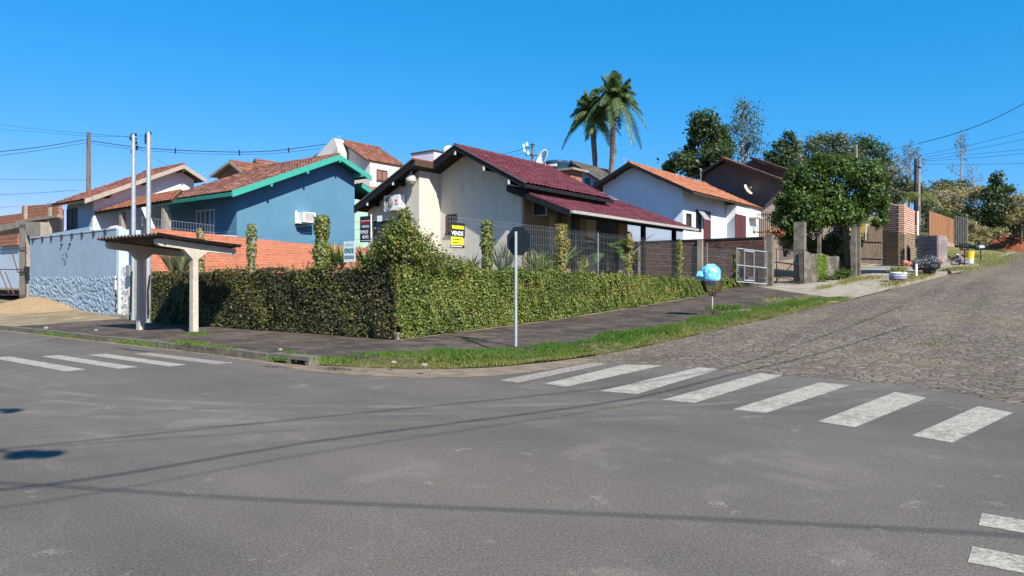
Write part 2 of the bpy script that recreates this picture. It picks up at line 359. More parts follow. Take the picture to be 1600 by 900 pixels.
def sheet(name, g0, g1, zf, mat, ns=2, skirt=0, nb=None, off=0.0, kind='structure'):
    """strip between two polylines of (a,b) points, heights from zf(a,b)"""
    m = MB(); P = []
    for (a0, b0), (a1, b1) in zip(g0, g1):
        P.append([W(a0+(a1-a0)*t/ns, b0+(b1-b0)*t/ns, zf(a0+(a1-a0)*t/ns, b0+(b1-b0)*t/ns)+off) for t in range(ns+1)])
    m.grid(P)
    if skirt:
        for side in (0, -1):
            for i in range(len(P)-1):
                p, q = P[i][side], P[i+1][side]; m.face([p, q, (q[0], q[1], q[2]-skirt), (p[0], p[1], p[2]-skirt)])
        for i in (0, -1):
            for j in range(ns):
                p, q = P[i][j], P[i][j+1]; m.face([p, q, (q[0], q[1], q[2]-skirt), (p[0], p[1], p[2]-skirt)])
    # faces upward
    o = struct(name, m, mat); return o
def lin(p, q, n): return [(p[0]+(q[0]-p[0])*i/n, p[1]+(q[1]-p[1])*i/n) for i in range(n+1)]

# ground sheet to the horizon
m = MB(); As = [-600, -300, -150, -80, -45]+[x for x in range(-30, 40, 3)]+[50, 70, 100, 160, 300, 600]; Bs = [-600, -300, -100, -50, -30, -20, -16]+[x for x in range(-14, 90, 3)]+[95, 110, 130, 160, 220, 300, 600]
def gz(a, b):
    z = zr(b)-.3 if a < 4 else zr(b)-.3
    if b > 40 and a > edge(b)-1: z = land(b)-.02+.09*max(0, min(40, b-45))*min(1, max(0, (a-edge(b))/6)) if b > 46 else z
    if a < -20: z = zr(b)-.3
    return z
m.grid([[W(a, b, gz(a, b)) for a in reversed(As)] for b in Bs]); struct('ground', m, M_FIELD)

# asphalt: the wide street plus the mouth of the stone street
mouth = [(a, bb) for a, bb in [(-3.9, -2.6), (-4.72, -.59), (-5.87, .15), (-7.0, .8), (-8.0, 1.15), (-9.0, 1.08), (-9.68, .89), (-10.73, .43), (-11.64, -.23), (-12.32, -.83), (-13.2, -1.9), (-14.2, -3.2), (-15.0, -3.5)]]
mm_ = []
for (p, q) in zip(mouth[:-1], mouth[1:]):
    k_ = max(1, int(math.hypot(q[0]-p[0], q[1]-p[1])/.16))
    mm_ += [(p[0]+(q[0]-p[0])*i/k_, p[1]+(q[1]-p[1])*i/k_+random.uniform(-.055, .055)) for i in range(k_)]
mouth = mm_+[mouth[-1]]
xs = [90, 60, 40, 25, 15, 8, 3, 0, -1, -2, -3]
top = [(x, -3.52) for x in xs]+[(-3.6, -3.1)]+mouth+[(-25, -3.55), (-60, -3.55), (-110, -3.55)]
bot = [(p[0], -13.6) for p in top]
sheet('asphalt_road', top, bot, lambda a, b: 0.0, M_ASPH, 6)
# stone street
L = [(edge(b), b) for b in (0, 1.5, 3, 5, 7.5, 10, 13, 16, 20, 24, 28, 32, 37, 42, 48, 54, 60, 68, 75)]
Rr = [(-13.6-.1*max(0, b), b) for _, b in L]
L = [(-4.9, -3.0)]+L; Rr = [(-16.0, -3.0)]+Rr
sheet('stone_road', L, Rr, lambda a, b: zr(b) if b > .5 else zr(b)-.006, M_COB, 8)
# far verge of the stone street and the opposite side
sheet('grass_verge', [(-13.55-.1*b, b) for b in (0, 3, 10, 20, 40, 75)], [(-30-.1*b, b) for b in (0, 3, 10, 20, 40, 75)], lambda a, b: zr(b)+.02, M_FIELD, 3)
m = MB(); P = [(-13.0, -1.55), (-12.5, -.55), (-12.9, .9), (-13.6, 3), (-19, 3), (-30, -2.6), (-15, -3.3)]
m.prism([W(a, b, -.05) for a, b in P], (0, 0, .13)); struct('dirt_bank', m, M_DIRT)

# pavement round the corner
IN = [(0, -.0), (0, 3), (0, 6.6), (0, 10), (0, 14), (0, 17.5), (0, 24.6)]
OUT = [(-4.15, -.6), (-4.3, 3), (-4.4, 6.6), (-4.6, 10), (-4.85, 14), (-5.2, 16.6), (-5.5, 18.6)]
sheet('pavement_uphill', IN, OUT, lambda a, b: land(b), M_SLAB, 8, skirt=.3)
sheet('pavement_corner', [(0, .0), (0, 0), (0, 0), (0, 0), (0, 0)], [(-4.15, -.6), (-3.9, -1.5), (-3.1, -2.4), (-2.0, -3.15), (-.3, -3.48)], lambda a, b: land(b), M_SLAB, 6, skirt=.3)
sheet('pavement_streetside', [(-.3, -3.48), (0, -3.48), (4, -3.48), (8, -3.48), (12, -3.48), (14.2, -3.48)], [(0, 0), (0, .0), (4, 0), (8, 0), (12, 0), (14.2, .3)], sideA, M_SLAB, 4, skirt=.3)
sheet('dirt_pavement', [(14.2, -3.48), (16, -3.48), (19, -3.48), (23, -3.48), (30, -3.48), (60, -3.48)], [(14.2, 1), (16, 1), (19, 1), (23, 1.), (30, 4), (60, 4)], sideA, M_DIRT, 6, skirt=.3)
# kerb stones
kp = [(x, -3.56) for x in np.arange(60, .2, -.8)]
m = MB()
for i, (a, b) in enumerate(kp):
    if -1.7 < a < -.3: continue
    dz = random.uniform(-.012, .008); m.box(a-.79, a, b-.07+random.uniform(-.006, .006), b+.085, -.1, .145+dz)
struct('kerb', m, m_dirt('kerb_stone', (.09, .08, .065), (.17, .15, .115), (.24, .21, .16), 3))
# drain inlet
th = thing('drain_inlet', 'concrete storm drain block with two dark slots in the kerb at the corner', 'storm drain', W(-.85, -3.62, 0))
m = MB(); M_DC = m_dirt('drain_concrete', (.10, .09, .08), (.16, .145, .125), (.22, .2, .17), 5)
m.box(-1.5, -.2, -3.75, -3.45, .10, .17); m.box(-1.5, -1.38, -3.74, -3.45, -.02, .10); m.box(-.91, -.80, -3.74, -3.45, -.02, .10); m.box(-.33, -.2, -3.74, -3.45, -.02, .10)
obj('body', m, M_DC, th); m = MB(); m.box(-1.38, -.33, -3.60, -3.5, -.02, .10); obj('slot', m, m_plain('black_hole', (.01, .01, .01), .9), th)
# frontage dirt and concrete beyond the hedge
def front(b): return -1.4-.165*(b-24) if b < 33 else -2.9-.17*(b-33)
bs = [24.6, 27, 30, 33, 36, 39, 42, 45, 50, 56, 62, 70]
sheet('driveway_apron', [(front(b)+2.5, b) for b in bs], [(edge(b)+.1 if b > 24.7 else -6.0, b) for b in bs], lambda a, b: land(b), M_CONC, 5, skirt=.3)
sheet('driveway_apron', [(0, 24.65), (-1.8, 22.6), (-3.6, 20.6), (-5.55, 18.65), (-6.6, 18.6)], [(0, 24.7), (-2.4, 24.6), (-4.2, 24.6), (-6, 24.6), (-7.3, 24.6)], lambda a, b: land(b)-.004, M_CONC, 4)
sheet('dirt_path', [(edge(b)+.85, b) for b in (15.5, 18.8, 22, 25)], [(edge(b)-.02, b) for b in (15.5, 18.8, 22, 25)], lambda a, b: zr(b)+.03, M_CONC, 2, off=.004)
# sandy grit at the corner edge
E1 = [(3.2, -3.66), (1, -3.68), (-.69, -3.8), (-1.55, -3.56), (-2.37, -3.3), (-3.34, -2.93), (-3.9, -2.5), (-4.34, -1.93), (-4.72, -.6), (-4.93, 1.5)]
E2 = [(3.2, -3.74), (1, -3.80), (-.8, -3.98), (-1.9, -4.15), (-3.0, -4.1), (-4.2, -3.75), (-4.9, -3.1), (-5.3, -2.3), (-5.4, -.9), (-5.3, 1.3)]
def dens_(L, k=8, j=0.0):
    out = []
    for p, q in zip(L[:-1], L[1:]): out += [(p[0]+(q[0]-p[0])*i/k+random.uniform(-j, j), p[1]+(q[1]-p[1])*i/k+random.uniform(-j, j)) for i in range(k)]
    return out+[L[-1]]
E1, E2 = dens_(E1), dens_(E2, 8, .07)
sheet('sandy_gutter', E1, E2, lambda a, b: .004, M_SANDR, 2)
sheet('gutter_dust', [(60, -3.62), (30, -3.62), (15, -3.62), (3.2, -3.62)], [(60, -3.84), (30, -3.80), (15, -3.76), (3.2, -3.74)], lambda a, b: .004, M_DIRT, 1)
# soil under the corner grass
G0 = [(-.6, -3.46), (-1.87, -3.2), (-2.12, -2.25), (-3.2, -1.5), (-3.72, -.5), (-4.1, 1.3), (-4.25, 2.08), (-4.35, 4.07), (-4.4, 8.22), (-4.75, 12.4), (-5.3, 16.5), (-5.9, 18.2)]
G1 = [(-.72, -3.72), (-1.6, -3.5), (-2.5, -3.2), (-3.6, -2.7), (-4.45, -1.6), (-4.85, 1.0), (-4.98, 2.08), (-5.2, 4.07), (-5.6, 8.22), (-6.0, 12.4), (-6.45, 16.5), (-6.6, 18.2)]
def gsz(a, b):
    full = (land(b)+.012) if b > 1.5 else .165
    d = 9.0
    for (p, q) in zip(G1[:-1], G1[1:]):
        vx, vy = q[0]-p[0], q[1]-p[1]; t = max(0, min(1, ((a-p[0])*vx+(b-p[1])*vy)/(vx*vx+vy*vy))); d = min(d, math.hypot(a-p[0]-vx*t, b-p[1]-vy*t))
    lo = zr(b)+.012; return lo+(full-lo)*min(1, d/.42)+.012*math.sin(a*7+b*5)
sheet('soil_verge', G0, G1, gsz, M_SOIL, 8, skirt=.03)
# lots behind the walls
sheet('garden_lawn', [(0.2, .3), (.2, 24.4)], [(14, .3), (14, 24.4)], lambda a, b: 1.7, M_SOIL, 2)
sheet('dirt_lots', [(-1.4, 24.6), (-2.6, 32), (-2.6, 45)], [(30, 24.6), (30, 32), (30, 45)], lambda a, b: land(b)-.02+min(1, max(0, (a+1.0)/6))*.9, M_DIRT, 4)
sheet('back_lots', [(14, .4), (14, 24)], [(60, .4), (60, 24)], lambda a, b: 1.6 if b > 5 else 1.2, M_DIRT, 3)

# painted crossings
n = N('road_paint'); f = n.noise(30, 6, .8); g = n.noise(5, 6, .75, stretch=(1, 1, 1), dist=1.5); k = n.noise(140, 3)
c = n.mix(n.mul(n.fr(n.add(n.mul(f, .6), n.mul(g, .4)), .45, .57), .9), (.41, .375, .315, 1), (.15, .135, .115, 1)); c = n.mix(.3, c, n.ramp(k, [(.3, (.6, .6, .6)), (.7, (1.1, 1.1, 1.1))]), 'MULTIPLY')
M_PAINT = n.fin(c, .75, .25)
n = N('worn_road_paint'); f = n.noise(14, 6, .8); c = n.mix(n.fr(f, .40, .6), (.34, .305, .26, 1), (.14, .125, .11, 1)); M_WORN = n.fin(c, .8, .2)
def paint(label, P, mat=M_PAINT, group='', z=.004):
    m = MB(); m.face([W(a, b, z) for a, b in P]); m.face([W(a, b, z-.003) for a, b in P][::-1])
    o = obj('crossing_stripe', m, mat); o.location.z -= 0; return tag(o, label, 'road marking', group)
far = [(1036, 571, 975, 570), (1125, 577, 1093, 574), (1222, 587, 1187, 583), (1328, 602, 1280, 598), (1448, 622, 1399, 612.6), (1583, 645, 1528, 635)]
near = [(850, 600, 885, 604.5), (937, 611.5, 995, 616), (1034, 625, 1085, 630), (1145, 640, 1195, 646), (1278, 659, 1335, 668), (1424, 681, 1487, 692)]
ordn = ['white stripe nearest the grass corner on the stone street crossing', 'second white stripe from the grass corner on the stone street crossing', 'third white stripe from the grass corner on the stone street crossing',
        'third white stripe from the right on the stone street crossing', 'second white stripe from the right on the stone street crossing', 'rightmost white stripe of the crossing at the stone street mouth']
for (x1, y1, x2, y2), (u1, v1_, u2, v2_), lb in zip(far, near, ordn):
    P = [fz(u1, v1_)[:2], fz(u2, v2_)[:2], fz(x1, y1)[:2], fz(x2, y2)[:2]]
    paint(lb, P, group='stripes of the stone street crossing')
paint('worn faint stripe beside the sandy corner, almost rubbed away', [(-5.95, -3.1), (-5.55, -3.1), (-5.45, .0), (-5.8, .0)], M_WORN, 'stripes of the stone street crossing')
for b0, nm in ((-4.62, 'thin worn stripe nearest the kerb on the left crossing'), (-5.33, 'second stripe from the kerb on the left crossing'), (-6.07, 'third stripe from the kerb on the left crossing'), (-6.82, 'large stripe at the left edge, fourth from the kerb on the left crossing')):
    paint(nm, [(.2 if b0 > -5 else .4+(-b0-5)*.5, b0-.02), (.2 if b0 > -5 else .4+(-b0-5)*.5, b0+.32), (3.5+(-b0-4.6)*.7, b0+.32), (3.5+(-b0-4.6)*.7, b0-.02)], M_PAINT if b0 < -5 else M_WORN, 'stripes of the left crossing')
for b0, nm in ((-6.56, 'cut off stripe higher at the bottom right corner of the view'), (-7.33, 'cut off stripe lower at the bottom right corner of the view')):
    paint(nm, [(-12.28, b0), (-12.28, b0+.3), (-15.8, b0+.3), (-15.8, b0)], M_PAINT, 'stripes of the bottom right crossing')

# grass blades (uncountable)
M_GRASS = m_leaf('grass_blade', [(.035, .09, .012), (.06, .135, .018), (.095, .17, .028), (.16, .19, .045), (.26, .22, .085)], .35)
M_DRYG = m_leaf('dry_grass_blade', [(.10, .16, .03), (.2, .2, .06), (.3, .25, .1), (.38, .31, .14)], .3)
def blades(name, pts, h, w, mat, tone=None, lean=.35, parent=None, hv=.4):
    P = np.asarray(pts, float); n_ = len(P); ang = rng.uniform(0, 6.283, n_); hh = h*(1+rng.uniform(-hv, hv, n_)) if not hasattr(h, '__len__') else np.asarray(h)
    d = np.stack([np.cos(ang), np.sin(ang), np.zeros(n_)], 1); ln = rng.normal(0, lean, (n_, 3)); ln[:, 2] = 0
    V = np.empty((n_, 4, 3)); up = np.array([0, 0, 1.0])
    V[:, 0] = P-d*w; V[:, 1] = P+d*w; V[:, 2] = P+(up+ln)*hh[:, None]+d*w*.25; V[:, 3] = P+(up*.55+ln*.3)*hh[:, None]-d*w
    u = rng.uniform(0, 1, n_) if tone is None else np.clip(tone, 0, 1)
    f = [(4*i, 4*i+1, 4*i+2, 4*i+3) for i in range(n_)]; uv = np.zeros((n_, 4, 2)); uv[:, :, 0] = u[:, None]
    return mesh_obj(name, V.reshape(-1, 3), f, uv.reshape(-1, 2), mat, parent)
def strip_pts(g0, g1, dens, zf, edge_in=0):
    out = []
    for i in range(len(g0)-1):
        a, b_, c_, d_ = [np.array(x) for x in (g0[i], g0[i+1], g1[i], g1[i+1])]
        ar = .5*(np.linalg.norm(c_-a)+np.linalg.norm(d_-b_))*.5*(np.linalg.norm(b_-a)+np.linalg.norm(d_-c_)); k_ = int(ar*dens)
        for _ in range(k_):
            s, t = random.random(), random.random(); p = (a*(1-s)+b_*s)*(1-t)+(c_*(1-s)+d_*s)*t
            out.append((p[0], p[1], t))
    return [W(p[0], p[1], zf(p[0], p[1])) for p in out], np.array([p[2] for p in out])
# corner grass: ragged inner edge, lush middle, dry outer edge
G0g = [(p[0]+random.uniform(-.02, .22), p[1]) for p in G0]
pts, t = strip_pts(G0g, [(p[0]-.08, p[1]-.03) for p in G1], 3600, gsz)
ab_ = [toab(p[0], p[1]) for p in pts]
nz = np.array([math.sin(a*2.1+b*1.3)+math.sin(a*5.3-b*3.1)*.6+math.sin(b*2.7) for a, b in ab_])
keep = (nz > -.9+(t > .8)*.9+(t < .25)*.7+(np.array([b for a, b in ab_]) < -2.0)*.8+(np.array([b for a, b in ab_]) > 3.5)*(.35+(t > .6)*.9)) | (rng.uniform(0, 1, len(t)) < .15)
bb = np.array([b for a, b in ab_]); tone = .12+.38*rng.uniform(0, 1, len(t))+np.maximum(0, t-.55)*2.0*rng.uniform(.3, 1, len(t))+(bb > 5)*.18+(bb < -2.3)*.12
pts = np.array(pts)[keep]; tone = tone[keep]; hh = (.05+.05*rng.uniform(0, 1, len(pts)))*(1+.5*np.clip(nz[keep], 0, 1.5))*(1-.4*(t[keep] > .8))
g_ = blades('grass', pts, hh, .0065, M_GRASS, tone); tag(g_, 'green grass verge with dry outer edge round the street corner', 'grass', kind='stuff')
def tuft(a, b, z, r, nn, h, mat=M_GRASS, tn=None):
    q = [(a+random.gauss(0, r[0]), b+random.gauss(0, r[1])) for _ in range(nn)]; return [W(x, y, z(x, y) if callable(z) else z) for x, y in q]
ts = []
for px_, py_, z_, r_, nn in ((305, 523, .15, (.18, .12), 700), (297, 538, .15, (.35, .1), 500), (210, 538, .15, (.5, .06), 500), (345, 545, .13, (.3, .05), 150), (530, 566, .14, (.3, .12), 500), (430, 563, .14, (.2, .05), 120),
                             (740, 535, .16, (.25, .1), 120), (90, 525, .1, (.8, .08), 300)):
    a, b, _ = fz(px_, py_, z_); ts += tuft(a, b, z_, r_, nn, 0)
g_ = blades('grass', np.array(ts), .075, .006, M_GRASS, rng.uniform(.1, .8, len(ts))); tag(g_, 'small green grass tufts on the pavement by the shelter and kerb', 'grass', kind='stuff')
# uphill frontage weeds
ts = []
for px_, py_, D_, rr_, nn in ((1330, 428, 36, (.2, 1.2), 900), (1290, 432, 33, (.15, .5), 300), (1400, 447, 34, (.25, 1.4), 900), (1440, 433, 37, (.3, 1.6), 900), (1545, 405, 47, (.6, 2.6), 2600), (1500, 418, 41, (.5, 1.2), 1100),
                              (1250, 458, 28, (.25, .8), 400), (1205, 452, 28, (.2, .5), 250), (1420, 438, 36, (.4, 1.0), 500), (1360, 425, 37, (.3, .8), 500), (1530, 383, 52, (2.2, 2.0), 2500), (1485, 392, 50, (1.2, 1.5), 900)):
    a, b, z_ = fd(px_, py_, D_); ts += tuft(a, b, lambda x, y: max(land(y), gz(x, y))+.005, rr_, nn, 0)
g_ = blades('grass', np.array(ts), .095, .011, M_DRYG, rng.uniform(0, 1, len(ts))); tag(g_, 'patchy dry grass and weeds up the side of the stone street', 'grass', kind='stuff')
# little weeds in the stone street joints
ts = []
for _ in range(60):
    a, b = random.uniform(-13, -6.5), random.uniform(1.5, 22)
    if random.random() < .5: a = random.uniform(-13, -10.5)
    ts += tuft(a, b, lambda x, y: zr(y), (.12, .1), 14, 0)
ts += tuft(-13.2, .2, lambda x, y: .05, (.35, .5), 500, 0)+tuft(*fz(1455, 512, .6)[:2], lambda x, y: zr(y), (.2, .15), 120, 0)
g_ = blades('grass', np.array(ts), .05, .006, M_DRYG, rng.uniform(0, 1, len(ts))); tag(g_, 'tiny weeds between the street stones and on the right bank', 'grass', kind='stuff')

# sand pile at left
m = MB(); Pg = []
ca, cb, _ = fz(60, 490, .25)
for i in range(22):
    row = []
    for j in range(14):
        a = ca+3.6*(i/21-.5)*2; b = -.9+1.6*(j/13-.5)*2
        r_ = math.hypot((a-ca)/3.5, (b+.55)/1.5)
        h_ = max(0, 1-r_)**1.1*.36+.04*math.sin(a*3+b*2)*max(0, 1-r_)+.05*max(0, 1-math.hypot((a-ca-1.8)/1.8, (b+.5)/1.2)); row.append(W(a, b, sideA(a, b)+h_-.015))
    Pg.append(row)
m.grid(Pg); tag(obj('sand_pile', m, M_SAND, None, True), 'low heap of yellow building sand against the blue grey wall', 'sand pile')
# ================================================================== HOUSES
T_RED = m_tiles('clay_tiles', [(.22, .080, .052), (.27, .108, .068), (.19, .070, .048), (.32, .14, .092), (.15, .062, .044)], (.07, .045, .036), .6)
T_OLD = m_tiles('old_clay_tiles', [(.22, .088, .062), (.28, .125, .09), (.18, .072, .053), (.34, .175, .13), (.15, .063, .047)], (.08, .052, .042), .65)
T_ORG = m_tiles('orange_clay_tiles', [(.36, .14, .07), (.42, .18, .095), (.32, .12, .062), (.47, .22, .125), (.28, .105, .055)], (.14, .07, .045), .45)
T_MAR = m_tiles('maroon_tiles', [(.098, .022, .032), (.118, .03, .042), (.085, .019, .028), (.14, .042, .055), (.105, .025, .036)], (.08, .035, .044), .4)
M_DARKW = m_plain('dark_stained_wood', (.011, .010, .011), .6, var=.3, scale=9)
M_BROWNW = m_plain('brown_wood', (.075, .045, .03), .6, var=.35, scale=9)
M_GLASS = m_plain('dark_glass', (.012, .014, .018), .08, spec=.6, var=.1)
M_SHUT = m_plain('dark_shutter', (.03, .025, .026), .6, var=.2)
M_MAROOND = m_plain('maroon_door_paint', (.095, .028, .034), .5, var=.15)
M_WHITEM = m_plain('white_metal', (.72, .72, .70), .45, var=.05)
M_GALV = m_plain('galvanised_steel', (.42, .45, .46), .45, .55, var=.15, scale=12)
M_BLACKM = m_plain('black_iron', (.02, .02, .021), .5, .3, var=.2)

def PT(ax, s, t, z): return W(s, t, z) if ax == 'B' else W(t, s, z)
def slope(th, ax, t0, t1, E, Rg, mat, pitch=.23, row=.38, amp=.04, name='roof_tiles', step=.03, parent=None):
    (sE, zE), (sR, zR) = E, Rg; Ls = math.hypot(sR-sE, zR-zE); nr = max(1, round(Ls/row)); nc = max(1, round(abs(t1-t0)/pitch)); K = 4
    us = (sR-sE)/Ls; uz = (zR-zE)/Ls; ns, nz_ = (-uz, us) if us > 0 else (uz, -us)
    rows = []; uv = []; jit = rng.normal(0, .006, (nr, nc+1))
    for k in range(nr):
        for q, hs_ in ((0, step), (.999, .0)):
            d = Ls*(k+q)/nr; line = []; u_ = []
            for j in range(nc*K+1):
                c = j/K; ci = min(int(c), nc-1); h = amp*abs(math.sin(math.pi*c))+hs_+jit[k, ci]
                line.append(PT(ax, sE+us*d+ns*h, t0+(t1-t0)*j/(nc*K), zE+uz*d+nz_*h)); u_.append((c+.0001, k+q*.98+.01))
            rows.append(line); uv.append(u_)
    m = MB(); m.grid(rows, uv)
    return obj(name, m, mat, parent or th)
def deck(th, ax, t0, t1, E, Rg, mat, thick=.07, drop=.02, name='roof_deck'):
    (sE, zE), (sR, zR) = E, Rg
    m = MB(); pts = [PT(ax, sE, t0, zE-drop-thick), PT(ax, sE, t0, zE-drop), PT(ax, sR, t0, zR-drop), PT(ax, sR, t0, zR-drop-thick)]
    m.prism(pts, Vector(PT(ax, sE, t1, 0))-Vector(PT(ax, sE, t0, 0))); return obj(name, m, mat, th)
def barge(th, ax, t, E, Rg, mat, h=.2, w=.05, name='bargeboard', lip=0.03):
    (sE, zE), (sR, zR) = E, Rg; m = MB()
    pts = [PT(ax, sE, t, zE-h+lip), PT(ax, sE, t, zE+lip), PT(ax, sR, t, zR+lip), PT(ax, sR, t, zR-h+lip)]
    m.prism(pts, Vector(PT(ax, sE, t-w, 0))-Vector(PT(ax, sE, t, 0))); return obj(name, m, mat, th)
def ridge_cap(th, ax, t0, t1, s, z, mat, r=.11):
    m = MB(); n_ = max(2, int(abs(t1-t0)/.4))
    for i in range(n_):
        u0 = t0+(t1-t0)*i/n_; u1 = t0+(t1-t0)*(i+1.08)/n_; i0 = len(m.v); m.tube([PT(ax, s, u0, z-.02), PT(ax, s, u1, z-.02+.0)], [r, r*.86], 8)
        m.uv[-len(m.uv)+0:] = m.uv  # keep
    k_ = 0
    m.uv = [(i % 37+.5, (i//26) % 91+.5) for i in range(len(m.uv))]
    return obj('ridge_tiles', m, mat, th)
def gable_walls(th, ax, t0, t1, sL, sR, z0, L, Rr, P, mat, drop=.12, name='wall'):
    """closed pentagon body under the roof lines L-P-R"""
    def zroof(s):
        if (s-P[0])*(L[0]-P[0]) > 0: return P[1]+(L[1]-P[1])*(s-P[0])/(L[0]-P[0])
        return P[1]+(Rr[1]-P[1])*(s-P[0])/(Rr[0]-P[0])
    pts = [PT(ax, sL, t0, z0), PT(ax, sR, t0, z0), PT(ax, sR, t0, zroof(sR)-drop)]
    if min(sL, sR) < P[0] < max(sL, sR): pts.append(PT(ax, P[0], t0, P[1]-drop))
    pts.append(PT(ax, sL, t0, zroof(sL)-drop))
    m = MB(); m.prism(pts, Vector(PT(ax, 0, t1, 0))-Vector(PT(ax, 0, t0, 0))); return obj(name, m, mat, th)
def gable_roof(th, ax, t0, t1, L, Rr, P, tile, wood, barge_m=None, pitch=.23, row=.38, amp=.04, cap=None, left=True, right=True, back=True, bh=.2):
    bm = barge_m or wood
    if left: slope(th, ax, t0, t1, L, P, tile, pitch, row, amp); deck(th, ax, t0+.02*(1 if t1 > t0 else -1), t1, L, P, wood); barge(th, ax, t0, L, P, bm, bh)
    if right: slope(th, ax, t0, t1, Rr, P, tile, pitch, row, amp); deck(th, ax, t0+.02*(1 if t1 > t0 else -1), t1, Rr, P, wood); barge(th, ax, t0, Rr, P, bm, bh)
    ridge_cap(th, ax, t0, t1, P[0], P[1]+amp, cap or tile)
def purlins(th, ax, t0, t1, L, Rr, P, mat, fr=(.25, .6), size=(.07, .14), tip=None, apex=True):
    for E in (L, Rr):
        for f in fr:
            s = E[0]+(P[0]-E[0])*f; z = E[1]+(P[1]-E[1])*f-.14; m = MB(); m.beam(PT(ax, s, t0, z), PT(ax, s, t1, z), size[0], size[1]); obj('purlin', m, mat, th)
    if apex: m = MB(); m.beam(PT(ax, P[0], t0, P[1]-.2), PT(ax, P[0], t1, P[1]-.2), size[0], size[1]); obj('purlin', m, mat, th)
def window(th, ax, s0, s1, z0, z1, t, mframe, mglass=None, out=-1, fw=.05, bars=1, hb=0, name='window', proud=.03, label=None):
    """window on the plane t, facing the side 'out' of axis t"""
    g = mglass or M_GLASS; s0, s1 = sorted((s0, s1)); o = out
    def bx(m, a0, a1, zz0, zz1, d0, d1):
        if ax == 'B': m.box(a0, a1, t+o*d0, t+o*d1, zz0, zz1)
        else: m.box(t+o*d0, t+o*d1, a0, a1, zz0, zz1)
    m = MB(); bx(m, s0, s1, z0, z0+fw, -.02, proud); bx(m, s0, s1, z1-fw, z1, -.02, proud); bx(m, s0, s0+fw, z0+fw, z1-fw, -.02, proud); bx(m, s1-fw, s1, z0+fw, z1-fw, -.02, proud)
    for i in range(bars): x = s0+(s1-s0)*(i+1)/(bars+1); bx(m, x-fw/2, x+fw/2, z0+fw, z1-fw, -.02, proud-.004)
    for i in range(hb): x = z0+(z1-z0)*(i+1)/(hb+1); bx(m, s0+fw, s1-fw, x-fw/3, x+fw/3, -.02, proud-.008)
    w = obj(name, m, mframe, th); m = MB(); bx(m, s0+fw*.5, s1-fw*.5, z0+fw*.5, z1-fw*.5, -.03, .008); obj('pane', m, g, w)
    m = MB(); bx(m, s0-.04, s1+.04, z0-.06, z0-.002, -.02, proud+.05); obj('sill', m, mframe, w)
    if label: w['label'] = label
    return w

# ---- maroon roofed house on the corner
M_CREAM = m_wall('cream_render', (.56, .515, .44), amt=.4)
mh = thing('corner_house', 'cream house with maroon tiled roof, dark eaves and long porch behind the ivy wall', 'house', W(5, 10, 1.7))
P_, Lm, Rm = (4.44, 6.50), (8.75, 4.46), (1.30, 4.88)
AM = dict(pitch=.24, row=.34, amp=.035)
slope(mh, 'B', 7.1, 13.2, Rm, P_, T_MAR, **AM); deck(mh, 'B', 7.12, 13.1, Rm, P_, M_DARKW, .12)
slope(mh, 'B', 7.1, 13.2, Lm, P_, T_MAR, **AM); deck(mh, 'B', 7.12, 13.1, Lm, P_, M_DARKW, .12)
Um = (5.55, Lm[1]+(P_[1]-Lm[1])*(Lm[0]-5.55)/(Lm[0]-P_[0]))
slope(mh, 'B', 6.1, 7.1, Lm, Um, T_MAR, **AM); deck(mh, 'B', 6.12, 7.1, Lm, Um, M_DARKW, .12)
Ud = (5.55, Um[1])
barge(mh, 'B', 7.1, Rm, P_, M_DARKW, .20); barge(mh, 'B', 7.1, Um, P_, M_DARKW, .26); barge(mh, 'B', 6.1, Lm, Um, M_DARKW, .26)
for (t_, E_, Q_) in ((7.05, Rm, P_), (7.05, Um, P_), (6.05, Lm, Um)): barge(mh, 'B', t_, (E_[0], E_[1]-.0), (Q_[0], Q_[1]), m_plain('grey_tile_edge', (.10, .09, .09), .7), .05, .03, 'verge_trim', .055)
m = MB(); m.box(5.50, 5.545, 6.1, 7.1, Um[1]-.2, Um[1]+.02); obj('fascia', m, M_BROWNW, mh)
m = MB(); m.tube([W(5.53, 6.0, Um[1]+.02), W(5.53, 7.15, Um[1]+.02)], .045, 8); obj('ridge_tiles', m, T_RED, mh)
ridge_cap(mh, 'B', 7.05, 13.2, P_[0], P_[1]+.02, T_MAR, .10)
gable_walls(mh, 'B', 7.8, 12.9, 8.75-.1, 2.0, 1.6, Lm, Rm, P_, M_CREAM, .14)
gable_walls(mh, 'B', 6.67, 7.8, 8.65, 5.85, 1.6, Lm, Rm, P_, M_CREAM, .14)
for s_, t_ in ((3.1, 7.1), (2.0, 7.1), (4.44, 7.1), (6.6, 6.1), (8.0, 6.1)):
    z_ = (P_[1]+(Rm[1]-P_[1])*(s_-P_[0])/(Rm[0]-P_[0])) if s_ < P_[0] else (P_[1]+(Lm[1]-P_[1])*(s_-P_[0])/(Lm[0]-P_[0]))
    m = MB(); m.beam(W(s_, t_-.03, z_-.24), W(s_, t_+.75, z_-.24), .07, .15); o = obj('purlin', m, M_DARKW, mh); m = MB(); m.box(s_-.04, s_+.04, t_-.045, t_-.031, z_-.33, z_-.17); obj('purlin_tip', m, M_WHITEM, o)
# eave board below the main right slope
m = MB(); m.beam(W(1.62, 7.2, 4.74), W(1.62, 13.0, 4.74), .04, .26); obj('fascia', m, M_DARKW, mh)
# hanging round lamp under the left eave
m = MB(); m.lathe(W(5.95, 6.35, 5.14), [(.01, 0), (.12, .03), (.19, .12), (.2, .2), (.14, .32), (.05, .38), (.02, .5)], 14); obj('eave_lamp', m, m_plain('frosted_shade', (.45, .42, .38), .4), mh)
